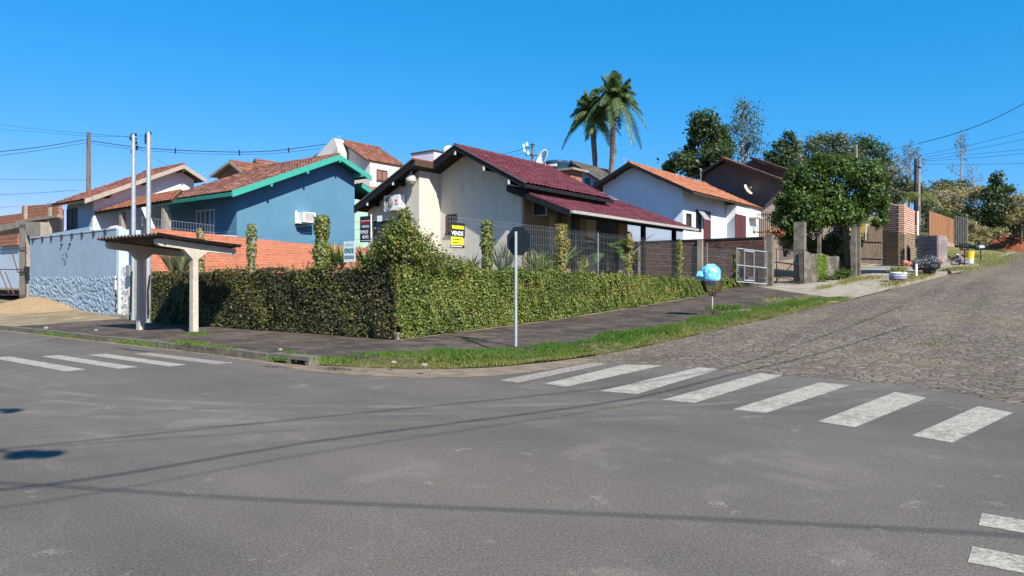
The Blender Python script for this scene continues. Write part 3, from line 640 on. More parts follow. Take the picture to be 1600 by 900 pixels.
# porch roof and posts
pt, pg = (2.35, 4.92), (-.25, 3.90)
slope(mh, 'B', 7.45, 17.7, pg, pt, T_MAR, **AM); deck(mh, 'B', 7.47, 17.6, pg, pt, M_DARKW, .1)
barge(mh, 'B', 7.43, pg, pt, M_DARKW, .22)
slope(mh, 'B', 12.7, 17.7, pt, (3.6, 5.42), T_MAR, **AM, name='roof_tiles'); deck(mh, 'B', 12.72, 17.6, pt, (3.6, 5.42), M_DARKW, .1)
m = MB(); m.beam(W(-.30, 7.4, 3.87), W(-.30, 17.75, 3.87), .11, .10); gt = obj('gutter', m, m_plain('pale_gutter', (.33, .31, .28), .5), mh)
m = MB(); m.beam(W(.36, 7.6, 3.92), W(.36, 17.6, 3.92), .1, .22); obj('porch_beam', m, M_DARKW, mh)
for px_ in (897, 1005, 1053): b_ = fa(px_, 400, .36)[1]; m = MB(); m.box(.28, .44, b_-.08, b_+.08, 1.6, 3.9); obj('porch_post', m, M_DARKW, mh)
M_TAN = m_wall('tan_render', (.27, .215, .15), amt=.25)
# recessed porch front: dark doors between tan piers
m = MB(); m.box(1.9, 2.0, 7.8, 9.35, 1.6, 4.55); obj('porch_wall', m, M_TAN, mh)
m = MB(); m.box(3.6, 3.7, 9.3, fa(979, 380, 3.6)[1], 1.6, 4.9); obj('porch_back_wall', m, m_plain('dark_porch_shade', (.035, .026, .02), .7, var=.3), mh)  # wall painted near black for the shade inside the porch
m = MB(); m.box(2.0, 3.6, 9.3, 9.4, 1.6, 4.5); obj('porch_wall', m, M_TAN, mh)
for px0, px1 in ((885, 898), (905, 915), (966, 979)):
    b0, b1 = fa(px0, 380, 1.5)[1], fa(px1, 380, 1.5)[1]; m = MB(); m.box(1.45, 1.7, b0, b1, 1.6, 4.55); obj('porch_pier', m, M_TAN, mh)
m = MB(); m.box(1.5, 1.62, 9.5, 13.6, 4.15, 4.6); obj('porch_lintel', m, M_DARKW, mh)
for b0, b1 in ((9.6, 10.6), (11.3, 12.8)): window(mh, 'A', b0, b1, 1.7, 3.95, 3.6, M_DARKW, M_GLASS, -1, bars=1, hb=1, name='porch_door')
window(mh, 'B', 5.52, 5.02, 3.42, 4.12, 7.8, M_DARKW, M_GLASS, -1, .05, 1, 3, label='small barred bathroom window on the cream gable')
window(mh, 'B', 8.3, 7.35, 2.5, 3.95, 6.67, M_DARKW, M_GLASS, -1, .06, 1, 0, label='dark shuttered window under the AC unit')
# AC units (lift-off things)
def ac_split(name, label, s, b, z, w=.82, h=.56, d=.3):
    t_ = thing(name, label, 'air conditioner', W(s, b, z)); m = MB(); m.box(s-w/2, s+w/2, b-d, b, z, z+h); obj('casing', m, M_WHITEM, t_)
    cx = s+w*.17; m = MB(); m.lathe(W(cx, b-d-.012, z+h/2), [(.001, 0), (.235, 0), (.235, .012), (.001, .012)], 24, (UB[0], UB[1], 0)); f_ = obj('fan_grille', m, m_plain('grille_dark', (.05, .05, .052), .6), t_)
    m = MB()
    for r_ in (.06, .12, .18, .23): m.tube([tuple(Vector(W(cx+r_*math.cos(x), b-d-.02, z+h/2+r_*math.sin(x)))) for x in np.linspace(0, 6.283, 25)], .006, 4)
    obj('guard', m, M_WHITEM, f_)
    m = MB(); m.lathe(W(s-w*.3, b-d-.006, z+h*.6), [(.001, 0), (.055, 0), (.055, .006), (.001, .006)], 16, (UB[0], UB[1], 0)); obj('logo', m, m_plain('logo_red', (.55, .03, .06), .5), t_)
    m = MB(); m.box(s-w*.42, s-w*.2, b-d-.004, b-d, z+h*.34, z+h*.42); obj('logo_text_bar', m, m_plain('logo_grey', (.3, .1, .12), .5), t_)
    m = MB(); m.box(s-w/2+.05, s-w/2+.09, b-d, b+.0, z-.04, z-.002); obj('bracket', m, M_WHITEM, t_); m = MB(); m.box(s+w/2-.09, s+w/2-.05, b-d, b, z-.04, z-.002); obj('bracket', m, M_WHITEM, t_)
    return t_
ac_split('air_conditioner', 'white outdoor AC unit with round fan and red logo under the cream house eave', 6.95, 6.62, 4.27)
t_ = thing('air_conditioner', 'boxed window AC unit in shade on the porch wall beside the cream gable', 'air conditioner', W(1.9, 8.65, 4.0))
m = MB(); m.box(1.35, 1.88, 8.35, 8.95, 3.95, 4.4); obj('casing', m, m_plain('aged_casing', (.28, .25, .2), .6), t_)
m = MB()
for z_ in np.arange(3.99, 4.37, .045): m.box(1.338, 1.35, 8.42, 8.9, z_, z_+.02)
obj('louvres', m, m_plain('louvre_grey', (.12, .12, .12), .6), t_)
m = MB(); m.box(1.30, 1.34, 8.30, 8.349, 3.90, 4.45); m.box(1.86, 1.9, 8.30, 8.349, 3.90, 4.45); m.box(1.341, 1.859, 8.30, 8.349, 4.41, 4.45); m.box(1.341, 1.859, 8.30, 8.349, 3.90, 3.94); obj('frame', m, m_plain('frame_grey', (.4, .4, .37), .6), t_)
m = MB(); m.box(1.34, 1.86, 8.33, 8.348, 3.94, 4.41); obj('dark_face', m, m_plain('dark_ac_face', (.04, .04, .04), .7), t_)
# dish and mast on the maroon roof
def dish(name, label, c, nrm, r=.45, mast=None, mat=None, arm=True):
    t_ = thing(name, label, 'satellite dish', c); nrm = Vector(nrm).normalized(); m = MB()
    prof = [(r*x, .32*r*x*x) for x in (0.001, .3, .55, .8, 1.0)]; m.lathe(Vector(c), prof+[(r*x, .32*r*x*x-.012) for x in (1.0, .6, .001)], 24, nrm); obj('reflector', m, mat or M_WHITEM, t_, True)
    if arm:
      m = MB(); q = Vector(c)+nrm*r*.95; e = Vector(c)-Vector((0, 0, r*.9)); m.tube([e, q], .012, 5); a_ = obj('feed_arm', m, M_GALV, t_); m = MB(); m.tube([q, q-nrm*.1], .03, 8); obj('feed_horn', m, M_WHITEM, a_)
    if mast is not None: m = MB(); m.tube([Vector(c)-nrm*.03, Vector(c)-nrm*.12-Vector((0, 0, .1)), mast], .022, 6); obj('mast', m, M_GALV, t_)
    return t_
A_, B_, Z_ = fd(849, 250, 30.0)
dish('satellite_dish', 'large white oval dish standing above the maroon roof ridge', W(A_, B_, Z_), (-.72, -.42, .36), .43, W(A_, B_+.1, Z_-.9), arm=False)

# ---- blue house with green bargeboards
M_BLUE = m_wall('blue_render', (.085, .20, .30), (.12, .15, .17), .2)
M_GREEN = m_plain('sea_green_paint', (.045, .31, .245), .5, var=.06)
M_GREEND = m_plain('sea_green_soffit', (.03, .20, .155), .6, var=.1)
bh_ = thing('blue_house', 'blue house with sea green bargeboards and old clay tile roof beside the orange brick wall', 'house', W(18, 9, 1.7))
L_, P2, R_ = (4.36, 5.34), (9.95, 7.64), (11.95, 6.86)
gable_roof(bh_, 'A', 14.4, 21.4, L_, R_, P2, T_OLD, M_GREEND, M_GREEN, pitch=.22, row=.36, bh=.17)
barge(bh_, 'A', 14.36, (L_[0], L_[1]-.17), (P2[0], P2[1]-.17), M_GREEN, .10, .04, 'trim_board'); barge(bh_, 'A', 14.36, (R_[0], R_[1]-.17), (P2[0], P2[1]-.17), M_GREEN, .10, .04, 'trim_board')
gable_walls(bh_, 'A', 15.0, 20.8, 4.96, 11.4, 1.6, L_, R_, P2, M_BLUE, .14)
for s_ in (6.2, 8.1, 9.95, 11.3):
    z_ = (P2[1]+(L_[1]-P2[1])*(s_-P2[0])/(L_[0]-P2[0])) if s_ <= P2[0] else (P2[1]+(R_[1]-P2[1])*(s_-P2[0])/(R_[0]-P2[0]))
    m = MB(); m.beam(W(14.3, s_, z_-.27), W(15.1, s_, z_-.27), .09, .17); obj('purlin', m, M_GREEN, bh_)
m = MB(); m.beam(W(14.4, 4.36, 5.22), W(21.3, 4.36, 5.22), .04, .14); obj('fascia', m, M_GREEND, bh_)
window(bh_, 'B', 16.7, 18.25, 3.35, 4.82, 4.96, m_plain('pale_blue_frame', (.42, .55, .60), .5), m_plain('pale_blue_glass', (.10, .16, .2), .2, spec=.6), -1, .07, 3, label='pale blue four panel window under the eave')
# rear extension roof with green board, pale green wall
Lx, Px, Rx = (9.2, 6.3), (11.2, 6.35), (13.6, 5.55)
slope(bh_, 'A', 14.7, 20, (13.9, 5.5), (11.6, 6.5), T_OLD); deck(bh_, 'A', 14.72, 20, (13.9, 5.5), (11.6, 6.5), M_GREEND); barge(bh_, 'A', 14.7, (13.9, 5.5), (11.6, 6.5), M_GREEN, .24)
m = MB(); m.box(15.2, 20, 11.4, 13.3, 1.6, 5.75); obj('rear_wall', m, m_wall('pale_green_render', (.33, .50, .42)), bh_)
# window AC
t_ = thing('air_conditioner', 'white boxed window AC sticking out of the blue gable wall', 'air conditioner', W(14.7, 8.3, 4.3))
m = MB(); m.box(14.45, 14.98, 7.95, 8.62, 4.32, 4.78); obj('casing', m, M_WHITEM, t_); m = MB()
for z_ in np.arange(4.37, 4.74, .04): m.box(14.438, 14.449, 8.03, 8.55, z_, z_+.018)
obj('louvres', m, m_plain('ac_louvre', (.35, .34, .31), .6), t_); m = MB(); m.box(14.62, 14.98, 7.86, 8.71, 4.26, 4.31); m.box(14.9, 14.98, 7.86, 7.94, 4.312, 4.86); obj('bracket', m, M_WHITEM, t_)
# porch lean-to of the blue house with fresher orange tiles
po = thing('carport', 'low carport roof of bright orange tiles in front of the blue house', 'carport', W(20, 3, 1.7))
e0, e1 = fb(137, 333, 2.2), fb(262, 315, 2.2)
slope(po, 'B', e1[1]-0, e1[1]+.01, (0, 0), (0, 1), T_ORG) if False else None
def slope_ab(th, c00, c01, c10, c11, mat, pitch=.23, row=.36, amp=.04, name='roof_tiles'):
    """free quad slope: c00-c01 eave, c10-c11 top, (a,b,z) corners"""
    c00, c01, c10, c11 = [Vector(W(*c)) for c in (c00, c01, c10, c11)]; n_ = (c01-c00).cross(c10-c00).normalized()
    if n_.z < 0: n_ = -n_
    nc = max(1, round((c01-c00).length/pitch)); nr = max(1, round((c10-c00).length/row)); K = 4; rows = []; uv = []
    for k in range(nr):
        for q, h0 in ((0, .03), (.999, 0)):
            v_ = (k+q)/nr; A0, A1 = c00.lerp(c10, v_), c01.lerp(c11, v_); rows.append([A0.lerp(A1, j/(nc*K))+n_*(amp*abs(math.sin(math.pi*j/K))+h0) for j in range(nc*K+1)]); uv.append([(j/K+.0001, k+q*.98+.01) for j in range(nc*K+1)])
    m = MB(); m.grid(rows, uv); obj(name, m, mat, th)
    m = MB(); m.prism([tuple(c00-n_*.02), tuple(c01-n_*.02), tuple(c11-n_*.02), tuple(c10-n_*.02)], tuple(-n_*.08)); return obj('roof_deck', m, M_BROWNW, th)
q0, q1, q2, q3 = fb(137, 334, 2.0), fb(268, 313, 2.0), fb(165, 318, 3.9), fb(285, 296, 3.9)
slope_ab(po, q0, q1, q2, q3, T_ORG)
for a_ in (q0[0]-.4, (q0[0]+q1[0])/2+.8, q1[0]+.9): m = MB(); m.box(a_-.1, a_+.1, 2.1, 2.3, 1.2, min(q0[2], q1[2])-.08); obj('column', m, M_CONC, po)

# ---- white house with long clay roof at left
M_WHITEP = m_wall('white_render', (.70, .71, .72), amt=.15)
M_WHITEB = m_wall('bluish_white_render', (.42, .50, .58), amt=.15)
lw = thing('white_house', 'white house with a long clay tile slope behind the blue grey wall', 'house', W(23, 4, 1.2))
aL = 21.0; v0, v1, v2 = fa(132, 312, aL), fa(287, 258, aL), fa(322, 281, aL)
Lw, Pw, Rw = (v0[1], v0[2]), (v1[1], v1[2]), (v2[1], v2[2])
t1_ = fb(75, 318, v0[1])[0]
gable_roof(lw, 'A', aL, t1_, Lw, Rw, Pw, T_RED, M_BROWNW, m_plain('grey_wood', (.33, .29, .24), .7), bh=.2)
gable_walls(lw, 'A', aL+.6, t1_-.6, Lw[0]+.6, Rw[0]-.3, 1.2, Lw, Rw, Pw, M_WHITEP, .14)
m = MB(); m.box(aL+.62, t1_-.62, Lw[0]+.572, Lw[0]+.598, 1.2, Lw[1]-.02); obj('front_wall', m, m_wall('shaded_white_render', (.30, .40, .47)), lw)  # thin sheet, its grey blue paints the shade on the white front wall
for s_ in (.25, .62, 1.0):
    s2 = Lw[0]+(Pw[0]-Lw[0])*s_; z2 = Lw[1]+(Pw[1]-Lw[1])*s_; m = MB(); m.beam(W(aL, s2, z2-.24), W(aL+.7, s2, z2-.24), .09, .16); obj('purlin', m, M_BROWNW, lw)
wq0, wq1 = fb(106, 327, Lw[0]+.6), fb(122, 358, Lw[0]+.6)
window(lw, 'B', wq1[0], wq0[0], wq1[2], wq0[2], Lw[0]+.572, M_SHUT, M_SHUT, -1, .05, 1, label='dark closed shutter on the shaded front wall')

# ---- unfinished brick building and concrete frame at far left
M_BRKO = m_brick('hollow_brick', rgb('#b06a4c', .85), rgb('#9c5b40', .85), (.36, .28, .22, 1), .30, .20, .018, amt=.35)
ub = thing('unfinished_building', 'unfinished building of bare hollow brick with concrete posts at the far left', 'building', W(38, 8, 1))
def wallquad(m, c0, c1, top0, top1, z0, th_=.15, ax='b'):
    a0, b0 = c0; a1, b1 = c1; p = [W(a0, b0, z0), W(a1, b1, z0), W(a1, b1, top1), W(a0, b0, top0)]; d = Vector(p[1])-Vector(p[0]); nn = Vector((d.y, -d.x, 0)).normalized()*th_
    if nn.y < 0: nn = -nn
    m.prism(p, tuple(nn)); return m
k0, k1 = fb(34, 322, 6), fb(92, 318, 6); m = MB(); wallquad(m, k0[:2], k1[:2], k0[2], k1[2], fb(60, 346, 6)[2], .2); obj('upper_wall', m, M_BRKO, ub)
k0, k1 = fb(-60, 345, 8), fb(36, 333, 8); m = MB(); wallquad(m, k0[:2], k1[:2], k0[2], k1[2], fb(10, 352, 8)[2], .2); obj('upper_wall', m, M_BRKO, ub)
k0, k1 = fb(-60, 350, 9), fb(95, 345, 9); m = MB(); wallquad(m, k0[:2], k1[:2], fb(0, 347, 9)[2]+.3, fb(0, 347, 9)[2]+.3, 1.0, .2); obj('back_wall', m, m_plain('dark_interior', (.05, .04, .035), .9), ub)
for px_, t0_, t1b in ((42, 322, 350), (80, 318, 375), (62, 345, 380)):
    q0, q1 = fb(px_, t0_-1, 5.9), fb(px_, t1b, 5.9); m = MB(); m.box(q0[0]-.09, q0[0]+.09, 5.72, 5.92, q1[2], q0[2]); obj('concrete_post', m, M_CONC, ub)
m = MB(); q0, q1 = fb(30, 346, 5.85), fb(95, 343, 5.85); m.box(q0[0], q1[0], 5.65, 5.98, q0[2]-.1, q0[2]+.05); obj('concrete_beam', m, M_CONC, ub)
k0, k1 = fb(88, 345, 5.6), fb(30, 375, 5.6); m = MB(); m.box(k0[0], k1[0]+8, 5.95, 6.1, 1.0, fb(60, 372, 6)[2]); obj('lower_wall', m, M_BRKO, ub)
# concrete gateway
gw = thing('gateway', 'rough concrete gateway frame with slab lintel left of the blue grey wall', 'gateway', W(24, 0, .7))
q = fb(42, 352, 0); aG = q[0]
m = MB(); pts = [fb(38, 366, .2), fb(48, 366, .2), fb(48, 470, .2), fb(38, 470, .2)]; m.box(pts[0][0], pts[1][0], 0, .3, .5, pts[0][2]+.4); obj('post', m, M_CONC, gw)
m = MB(); tt = [fb(x, y, 0) for x, y in ((-90, 380), (-90, 366), (33, 346), (63, 347), (63, 372), (50, 378), (48, 371), (42, 366), (38, 357), (30, 355))]
m.prism([W(*p) for p in tt], (UB[0]*.35, UB[1]*.35, 0)); obj('lintel', m, M_CONC, gw)
m = MB(); pts = [fb(-60, 380, 3.6), fb(38, 374, 3.6)]; m.box(pts[0][0], pts[1][0], 3.4, 3.6, .6, pts[1][2]); obj('inner_wall', m, M_WHITEB, gw)
m = MB(); pts = [fb(2, 372, 3.3), fb(30, 368, 3.3)]; m.box(pts[0][0], pts[1][0], 3.2, 3.38, pts[0][2]-.5, pts[0][2]+.15); obj('bare_brick_strip', m, M_BRKO, gw)
ig = thing('iron_gate', 'thin rusty iron gate standing open in the concrete gateway at the left edge', 'gate', W(24, -.1, .7)); M_RUST = m_plain('rusty_iron', (.10, .055, .04), .8, .2, var=.4)
m = MB()
for a_, b_ in (((-40, 392), (41, 387)), ((-40, 421), (41, 421)), ((-40, 461), (41, 461)), ((40, 378), (40, 461)), ((8, 425), (22, 460)), ((18, 392), (28, 426)), ((28, 426), (40, 424)), ((-10, 400), (14, 458)), ((-40, 400), (-40, 461))):
    m.tube([W(*fb(*a_, -.05)), W(*fb(*b_, -.05))], .022, 5)
obj('frame', m, M_RUST, ig); m = MB(); q = fb(43, 421, -.05); m.box(q[0]-.1, q[0]+.1, -.16, 0, q[2]-.18, q[2]+.13); obj('lock_box', m, M_BLACKM, ig)
mw = thing('rubble_plinth', 'crumbling stone plinth at the foot of the iron gate', 'plinth', W(24, -.5, .4)); m = MB(); q0, q1 = fb(-60, 470, -.45), fb(40, 463, -.45)
m.prism([W(q0[0], -.5, .2), W(q1[0]+.1, -.5, .2), W(q1[0]+.1, -.5, .68), W(q0[0], -.5, .75)], (UB[0]*.9, UB[1]*.9, 0)); obj('stones', m, M_DIRT, mw)

# ---- blue grey street wall (number 7 7)
n = N('blue_grey_wall'); sp = n.n('SeparateXYZ'); n.l(n.co.outputs['Object'], sp.inputs[0]); f = n.noise(1.2, 6, .6); g = n.noise(7, 6, .7); h = n.noise(3.2, 5, .65, stretch=(1, 1, .4))
c = n.ramp(f, [(.3, (.235, .315, .385)), (.7, (.29, .375, .45))]); c = n.mix(n.mul(n.fr(h, .55, .8), .35), c, (.17, .21, .24, 1)); n.bump(n.noise(30, 3), .15, .006); M_BGW = n.fin(c, .9, .15)
n = N('rough_cast_wall'); g = n.noise(6.5, 6, .65, dist=.6); k = n.noise(2.0, 5, .6); c = n.ramp(g, [(.3, (.20, .265, .32)), (.6, (.25, .325, .39)), (.75, (.29, .365, .43))])
c = n.mix(n.mul(n.fr(k, .6, .75), .5), c, (.15, .16, .16, 1)); n.bump(g, .8, .07); M_RCW = n.fin(c, .95, .1)
sw = thing('street_wall', 'blue grey rendered wall with rough cast base and painted numbers by the sand heap', 'wall', W(19, .1, .3))
a0, a1 = fb(182, 400, 0)[0], fb(47, 400, 0)[0]
zt0, zt1 = fb(182, 358, 0)[2], fb(47, 373, 0)[2]; zm0, zm1 = fb(182, 431, 0)[2], fb(47, 433, 0)[2]
m = MB(); m.prism([W(a0, 0, zm0), W(a1, 0, zm1), W(a1, 0, zt1), W(a0, 0, zt0)][::-1], (UB[0]*.2, UB[1]*.2, 0)); obj('upper_wall', m, M_BGW, sw)
m = MB(); nx, nzz = 90, 26; G = []
for i in range(nx+1):
    a = a0+(a1-a0)*i/nx; zt = zm0+(zm1-zm0)*i/nx; row = []
    for j in range(nzz+1):
        z = .05+(zt-.05)*j/nzz; row.append(W(a, -.035+random.uniform(-.035, .02)*(1 if j < nzz else 0), z))
    row.append(W(a, .05, zt+.001)); G.append(row)
m.grid(G); obj('rough_cast_base', m, M_RCW, sw)
m = MB(); m.prism([W(a0-.01, -.02, zt0), W(a1, -.02, zt1), W(a1, -.02, zt1+.06), W(a0-.01, -.02, zt0+.06)], (UB[0]*.26, UB[1]*.26, 0)); obj('coping', m, m_plain('pale_coping', (.36, .42, .46), .9), sw)
m = MB(); m.prism([W(a1, .25, 3.3), W(fb(140, 360, .25)[0], .25, 3.5), W(fb(140, 354, .25)[0], .25, fb(140, 354, .25)[2]), W(fb(57, 369, .25)[0], .25, zt1+.12)], (UB[0]*.1, UB[1]*.1, 0)); obj('rear_panel', m, M_BGW, sw)
for px_ in (51, 66, 80, 96, 112, 128, 146, 164):
    q = fb(px_, 373-(px_-47)*.111+2, -.03); m = MB(); m.box(q[0]-.05, q[0]+.05, -.06, .02, q[2]-.09, q[2]+.08); obj('stub', m, M_SHUT, sw)
# end return of the wall and white rough pillar
m = MB(); q0, q1 = fb(183, 380, 0), fb(206, 380, 1.0); m.box(a0-.012, a0-.12, .02, 4.8, .4, zt0); obj('side_wall', m, M_WHITEB, sw)
def text_mesh(name, body, h, org, right, up, mat, parent, bold=0.0, shear=0, sx=1.0, depth=.004, align='LEFT'):
    cu = bpy.data.curves.new(name, 'FONT'); cu.body = body; cu.size = h*1.38; cu.extrude = 0; cu.offset = bold; cu.shear = shear; cu.align_x = align
    to = bpy.data.objects.new(name, cu); COL.objects.link(to); bpy.context.view_layer.update()
    dg = bpy.context.evaluated_depsgraph_get(); me = bpy.data.meshes.new_from_object(to.evaluated_get(dg)); bpy.data.objects.remove(to, do_unlink=True)
    r_, u_ = Vector(right).normalized(), Vector(up).normalized(); nn = r_.cross(u_); org = Vector(org)+nn*depth; po_ = Vector(parent['_o'])
    for v in me.vertices: v.co = org+r_*v.co.x*sx+u_*v.co.y-po_
    me.materials.clear(); me.materials.append(mat); ob = bpy.data.objects.new(name, me); COL.objects.link(ob); ob.parent = parent; ob['_o'] = list(parent['_o']); return ob
RA = Vector((-UA[0], -UA[1], 0)); RB = Vector((UB[0], UB[1], 0))      # reading direction on street-facing and on side-facing walls
M_SPRAY = m_plain('dark_spray_paint', (.045, .065, .085), .8); M_SPRAYF = m_plain('faded_spray_paint', (.11, .15, .185), .8)
for px_, py_ in ((93, 391), (105.5, 390.5)):
    q = fb(px_, py_, -.0); text_mesh('painted_number', '7', .26, W(q[0], -.0, q[2]), RA, (0, 0, 1), M_SPRAY, sw, .022, .35, 1.2)
m = MB()
def scr(pts_): m.tube([W(*fb(x, y, -.004)) for x, y in pts_], .014, 4)
scr([(97, 397), (98, 405)]); scr([(97, 398), (100, 397), (100, 403), (98, 404)]); scr([(102, 396), (105, 394.5), (106, 400), (103, 402)]); scr([(103, 399), (106, 397)]); scr([(99.5, 408), (101, 406), (103.5, 406.5), (103.5, 409)]); scr([(100, 414), (101.5, 410), (103.5, 410), (102.5, 413), (100, 414)])
obj('graffiti_scrawl', m, M_SPRAYF, sw)
wp = thing('meter_pillar', 'rough white pillar with grey meter box at the end of the blue grey wall', 'pillar', W(14, .1, .2))
q0, q1 = fb(183, 415, .12), fb(207, 415, .12); m = MB(); G = []
for i in range(12):
    row = []
    for j in range(22): z = .35+(fb(195, 418, .1)[2]-.35)*j/21; row.append(W(q0[0]+(q1[0]-q0[0])*i/11, .1+random.uniform(-.03, .02), z))
    G.append(row)
m.grid(G); q = fb(195, 416, .1); m.box(q1[0]+.01, q0[0]-.01, .13, .5, .3, q[2]-.01); obj('pillar_body', m, m_dirt('flaky_white', (.50, .48, .44), (.66, .65, .61), (.72, .71, .68), 4), wp)
m = MB(); m.box(q1[0]-.1, q0[0]+.1, -.08, .3, .15, .38); obj('base_block', m, M_CONC, wp)
m = MB(); q = fb(203, 423, 0); m.box(q[0]-.16, q[0]+.1, -.1, .09, q[2]-.18, q[2]+.2); obj('meter_box', m, m_plain('grey_plastic', (.25, .27, .27), .6), wp)
m = MB(); q = fb(182, 354, .6); q2 = fb(185, 357, .6); m.lathe(W(q[0], .6, q[2]-.45), [(.55, 0), (.55, .12), (.42, .3), (.2, .45), (.01, .5)], 12); tk = obj('tank_lid', m, m_plain('faded_red_tank', (.42, .35, .35), .7), None, True); tag(tk, 'faded grey and red dome lid showing above the blue grey wall', 'tank lid')
bp = thing('brick_pier', 'narrow bare brick pier behind the left shelter post', 'pier', W(13, .1, .2)); m = MB(); m.box(12.65, 13.25, .1, .4, .2, 2.5); obj('pier_body', m, m_brick('pier_brick', rgb('#a8664b'), rgb('#8f5a44'), (.3, .26, .2, 1), .22, .09, .014), bp)

# ---- orange hollow brick wall
ow_ = thing('brick_wall', 'orange hollow brick wall running back beside the blue house', 'wall', W(12.7, 5, 1.7))
M_OBR = m_brick('orange_hollow_brick', rgb('#c8775a', .95), rgb('#b96a4e', .95), (.46, .29, .21, 1), .29, .105, .009, (.22, .12, .085), .5, bump=.5)
m = MB(); m.prism([W(12.6, .0, .2), W(12.6, 11, .2), W(12.6, 11, 3.18), W(12.6, 6.9, 3.2), W(12.6, 0, 3.5)], (UA[0]*.14, UA[1]*.14, 0)); obj('wall_body', m, M_OBR, ow_)
rl = thing('white_railing', 'thin white railing on top of the orange brick wall in front of the blue house', 'railing', W(12.7, 2, 3.4)); m = MB()
def wt(b): return 3.5-.3*b/6.9
for b_ in np.arange(-.1, 2.6, .11): m.tube([W(12.67, b_, wt(b_)), W(12.67, b_, wt(b_)+.36)], .0035, 4)
obj('bar', m, M_GALV, rl)['kind'] = 'stuff'; m = MB(); m.tube([W(12.67, -.15, wt(0)+.35), W(12.67, 2.6, wt(2.6)+.35)], .006, 4); m.tube([W(12.67, -.15, wt(0)+.08), W(12.67, 2.6, wt(2.6)+.08)], .006, 4); obj('rail', m, M_GALV, rl)
cp = thing('concrete_column', 'pale concrete column of the blue house yard above the railing', 'column', W(16, 1.2, 1.5)); q = fb(259, 333, 2.2); m = MB(); m.box(q[0]-.12, q[0]+.12, 2.12, 2.36, 1.5, q[2]); obj('shaft', m, M_CONC, cp)

# ---- white house uphill (right)
rw = thing('white_house', 'pale white house with orange tile roof and maroon doors behind the brown brick wall', 'house', W(6, 30, 2.4))
M_PALE = m_wall('pale_blue_white_render', (.60, .68, .76), amt=.12)
bv = 25.1; u0, u1, u2 = fb(921, 294, bv), fb(982, 254, bv), fb(1083, 299, bv)
L9, P9, R9 = (u0[0], u0[2]), (u1[0], u1[2]), (u2[0], u2[2])
bE = fa(1192, 323, R9[0])[1]
gable_roof(rw, 'B', bv, bE, L9, R9, P9, T_ORG, M_BROWNW, M_DARKW, bh=.2)
a9 = fb(1067, 320, bv+.6)[0]
gable_walls(rw, 'B', bv+.6, bE-.5, L9[0]-.6, a9, 2.2, L9, R9, P9, M_PALE, .14)
purlins(rw, 'B', bv-.03, bv+.7, L9, R9, P9, M_BROWNW, (.15, .55))
m = MB(); b5 = fa(1133, 330, a9)[1]; m.box(a9-.02, a9-.75, b5, bE-.55, 2.2, R9[1]-.1); obj('side_bay', m, m_wall('white_side_render', (.74, .75, .76), amt=.12), rw)
def sidewin(px0, py0, px1, py1, a, **k):
    w0, w1 = fa(px0, py0, a), fa(px1, py1, a); return window(rw, 'A', w0[1], w1[1], w1[2], w0[2], a, **k)
sidewin(1072, 333, 1080, 358, a9, mframe=M_SHUT, out=-1, bars=0, label='narrow dark window near the gable corner'); sidewin(1087, 327, 1095, 360, a9, mframe=M_SHUT, out=-1, bars=0, label='tall window with a tilted open sash')
w0, w1 = fa(1089, 328, a9), fa(1098, 345, a9); m = MB(); m.hexa([W(a9-.03, w0[1], w0[2]), W(a9-.03, w1[1], w0[2]), W(a9-.05, w1[1], w0[2]), W(a9-.05, w0[1], w0[2]), W(a9-.5, w0[1], w1[2]), W(a9-.5, w1[1], w1[2]), W(a9-.52, w1[1], w1[2]), W(a9-.52, w0[1], w1[2])]); obj('open_sash', m, m_plain('sash_glass', (.3, .33, .36), .3), rw)
sidewin(1099, 329, 1110, 376, a9, mframe=M_MAROOND, mglass=M_MAROOND, out=-1, bars=0, hb=2, name='door', label='maroon door')
w0, w1 = fa(1149, 334, a9-.75), fa(1165, 372, a9-.75); window(rw, 'A', w0[1], w1[1], w1[2], w0[2], a9-.75, M_MAROOND, M_MAROOND, -1, bars=1, name='door', label='wide maroon double door')
t_ = thing('air_conditioner', 'small white AC box beside the maroon double door at the white house wall end', 'air conditioner', W(a9-1, bE-1.5, 4.2)); w0, w1 = fa(1176, 329, a9-.95), fa(1182, 340, a9-.95); m = MB(); m.box(a9-1.15, a9-.77, w0[1], w1[1]+.3, w1[2], w0[2]); obj('casing', m, M_WHITEM, t_)
m = MB(); m.box(a9-1.3, a9-.77, w0[1]-.2, w1[1]+.45, w1[2]-.06, w1[2]-.01); obj('bracket', m, M_WHITEM, t_)
t_ = thing('meter_box', 'small pale meter box low on the white house end wall', 'meter box', W(a9-.8, bE-1, 3)); w0, w1 = fa(1176, 354, a9-.77), fa(1181, 362, a9-.77); m = MB(); m.box(a9-.9, a9-.77, w0[1], w1[1], w1[2], w0[2]); obj('box_body', m, m_plain('meter_grey', (.4, .42, .43), .6), t_)
m = MB(); m.box(a9-.91, a9-.9, w0[1]+.08, w1[1]-.08, w1[2]+.05, w0[2]-.05); obj('box_lid', m, m_plain('meter_lid', (.52, .53, .53), .6), t_)

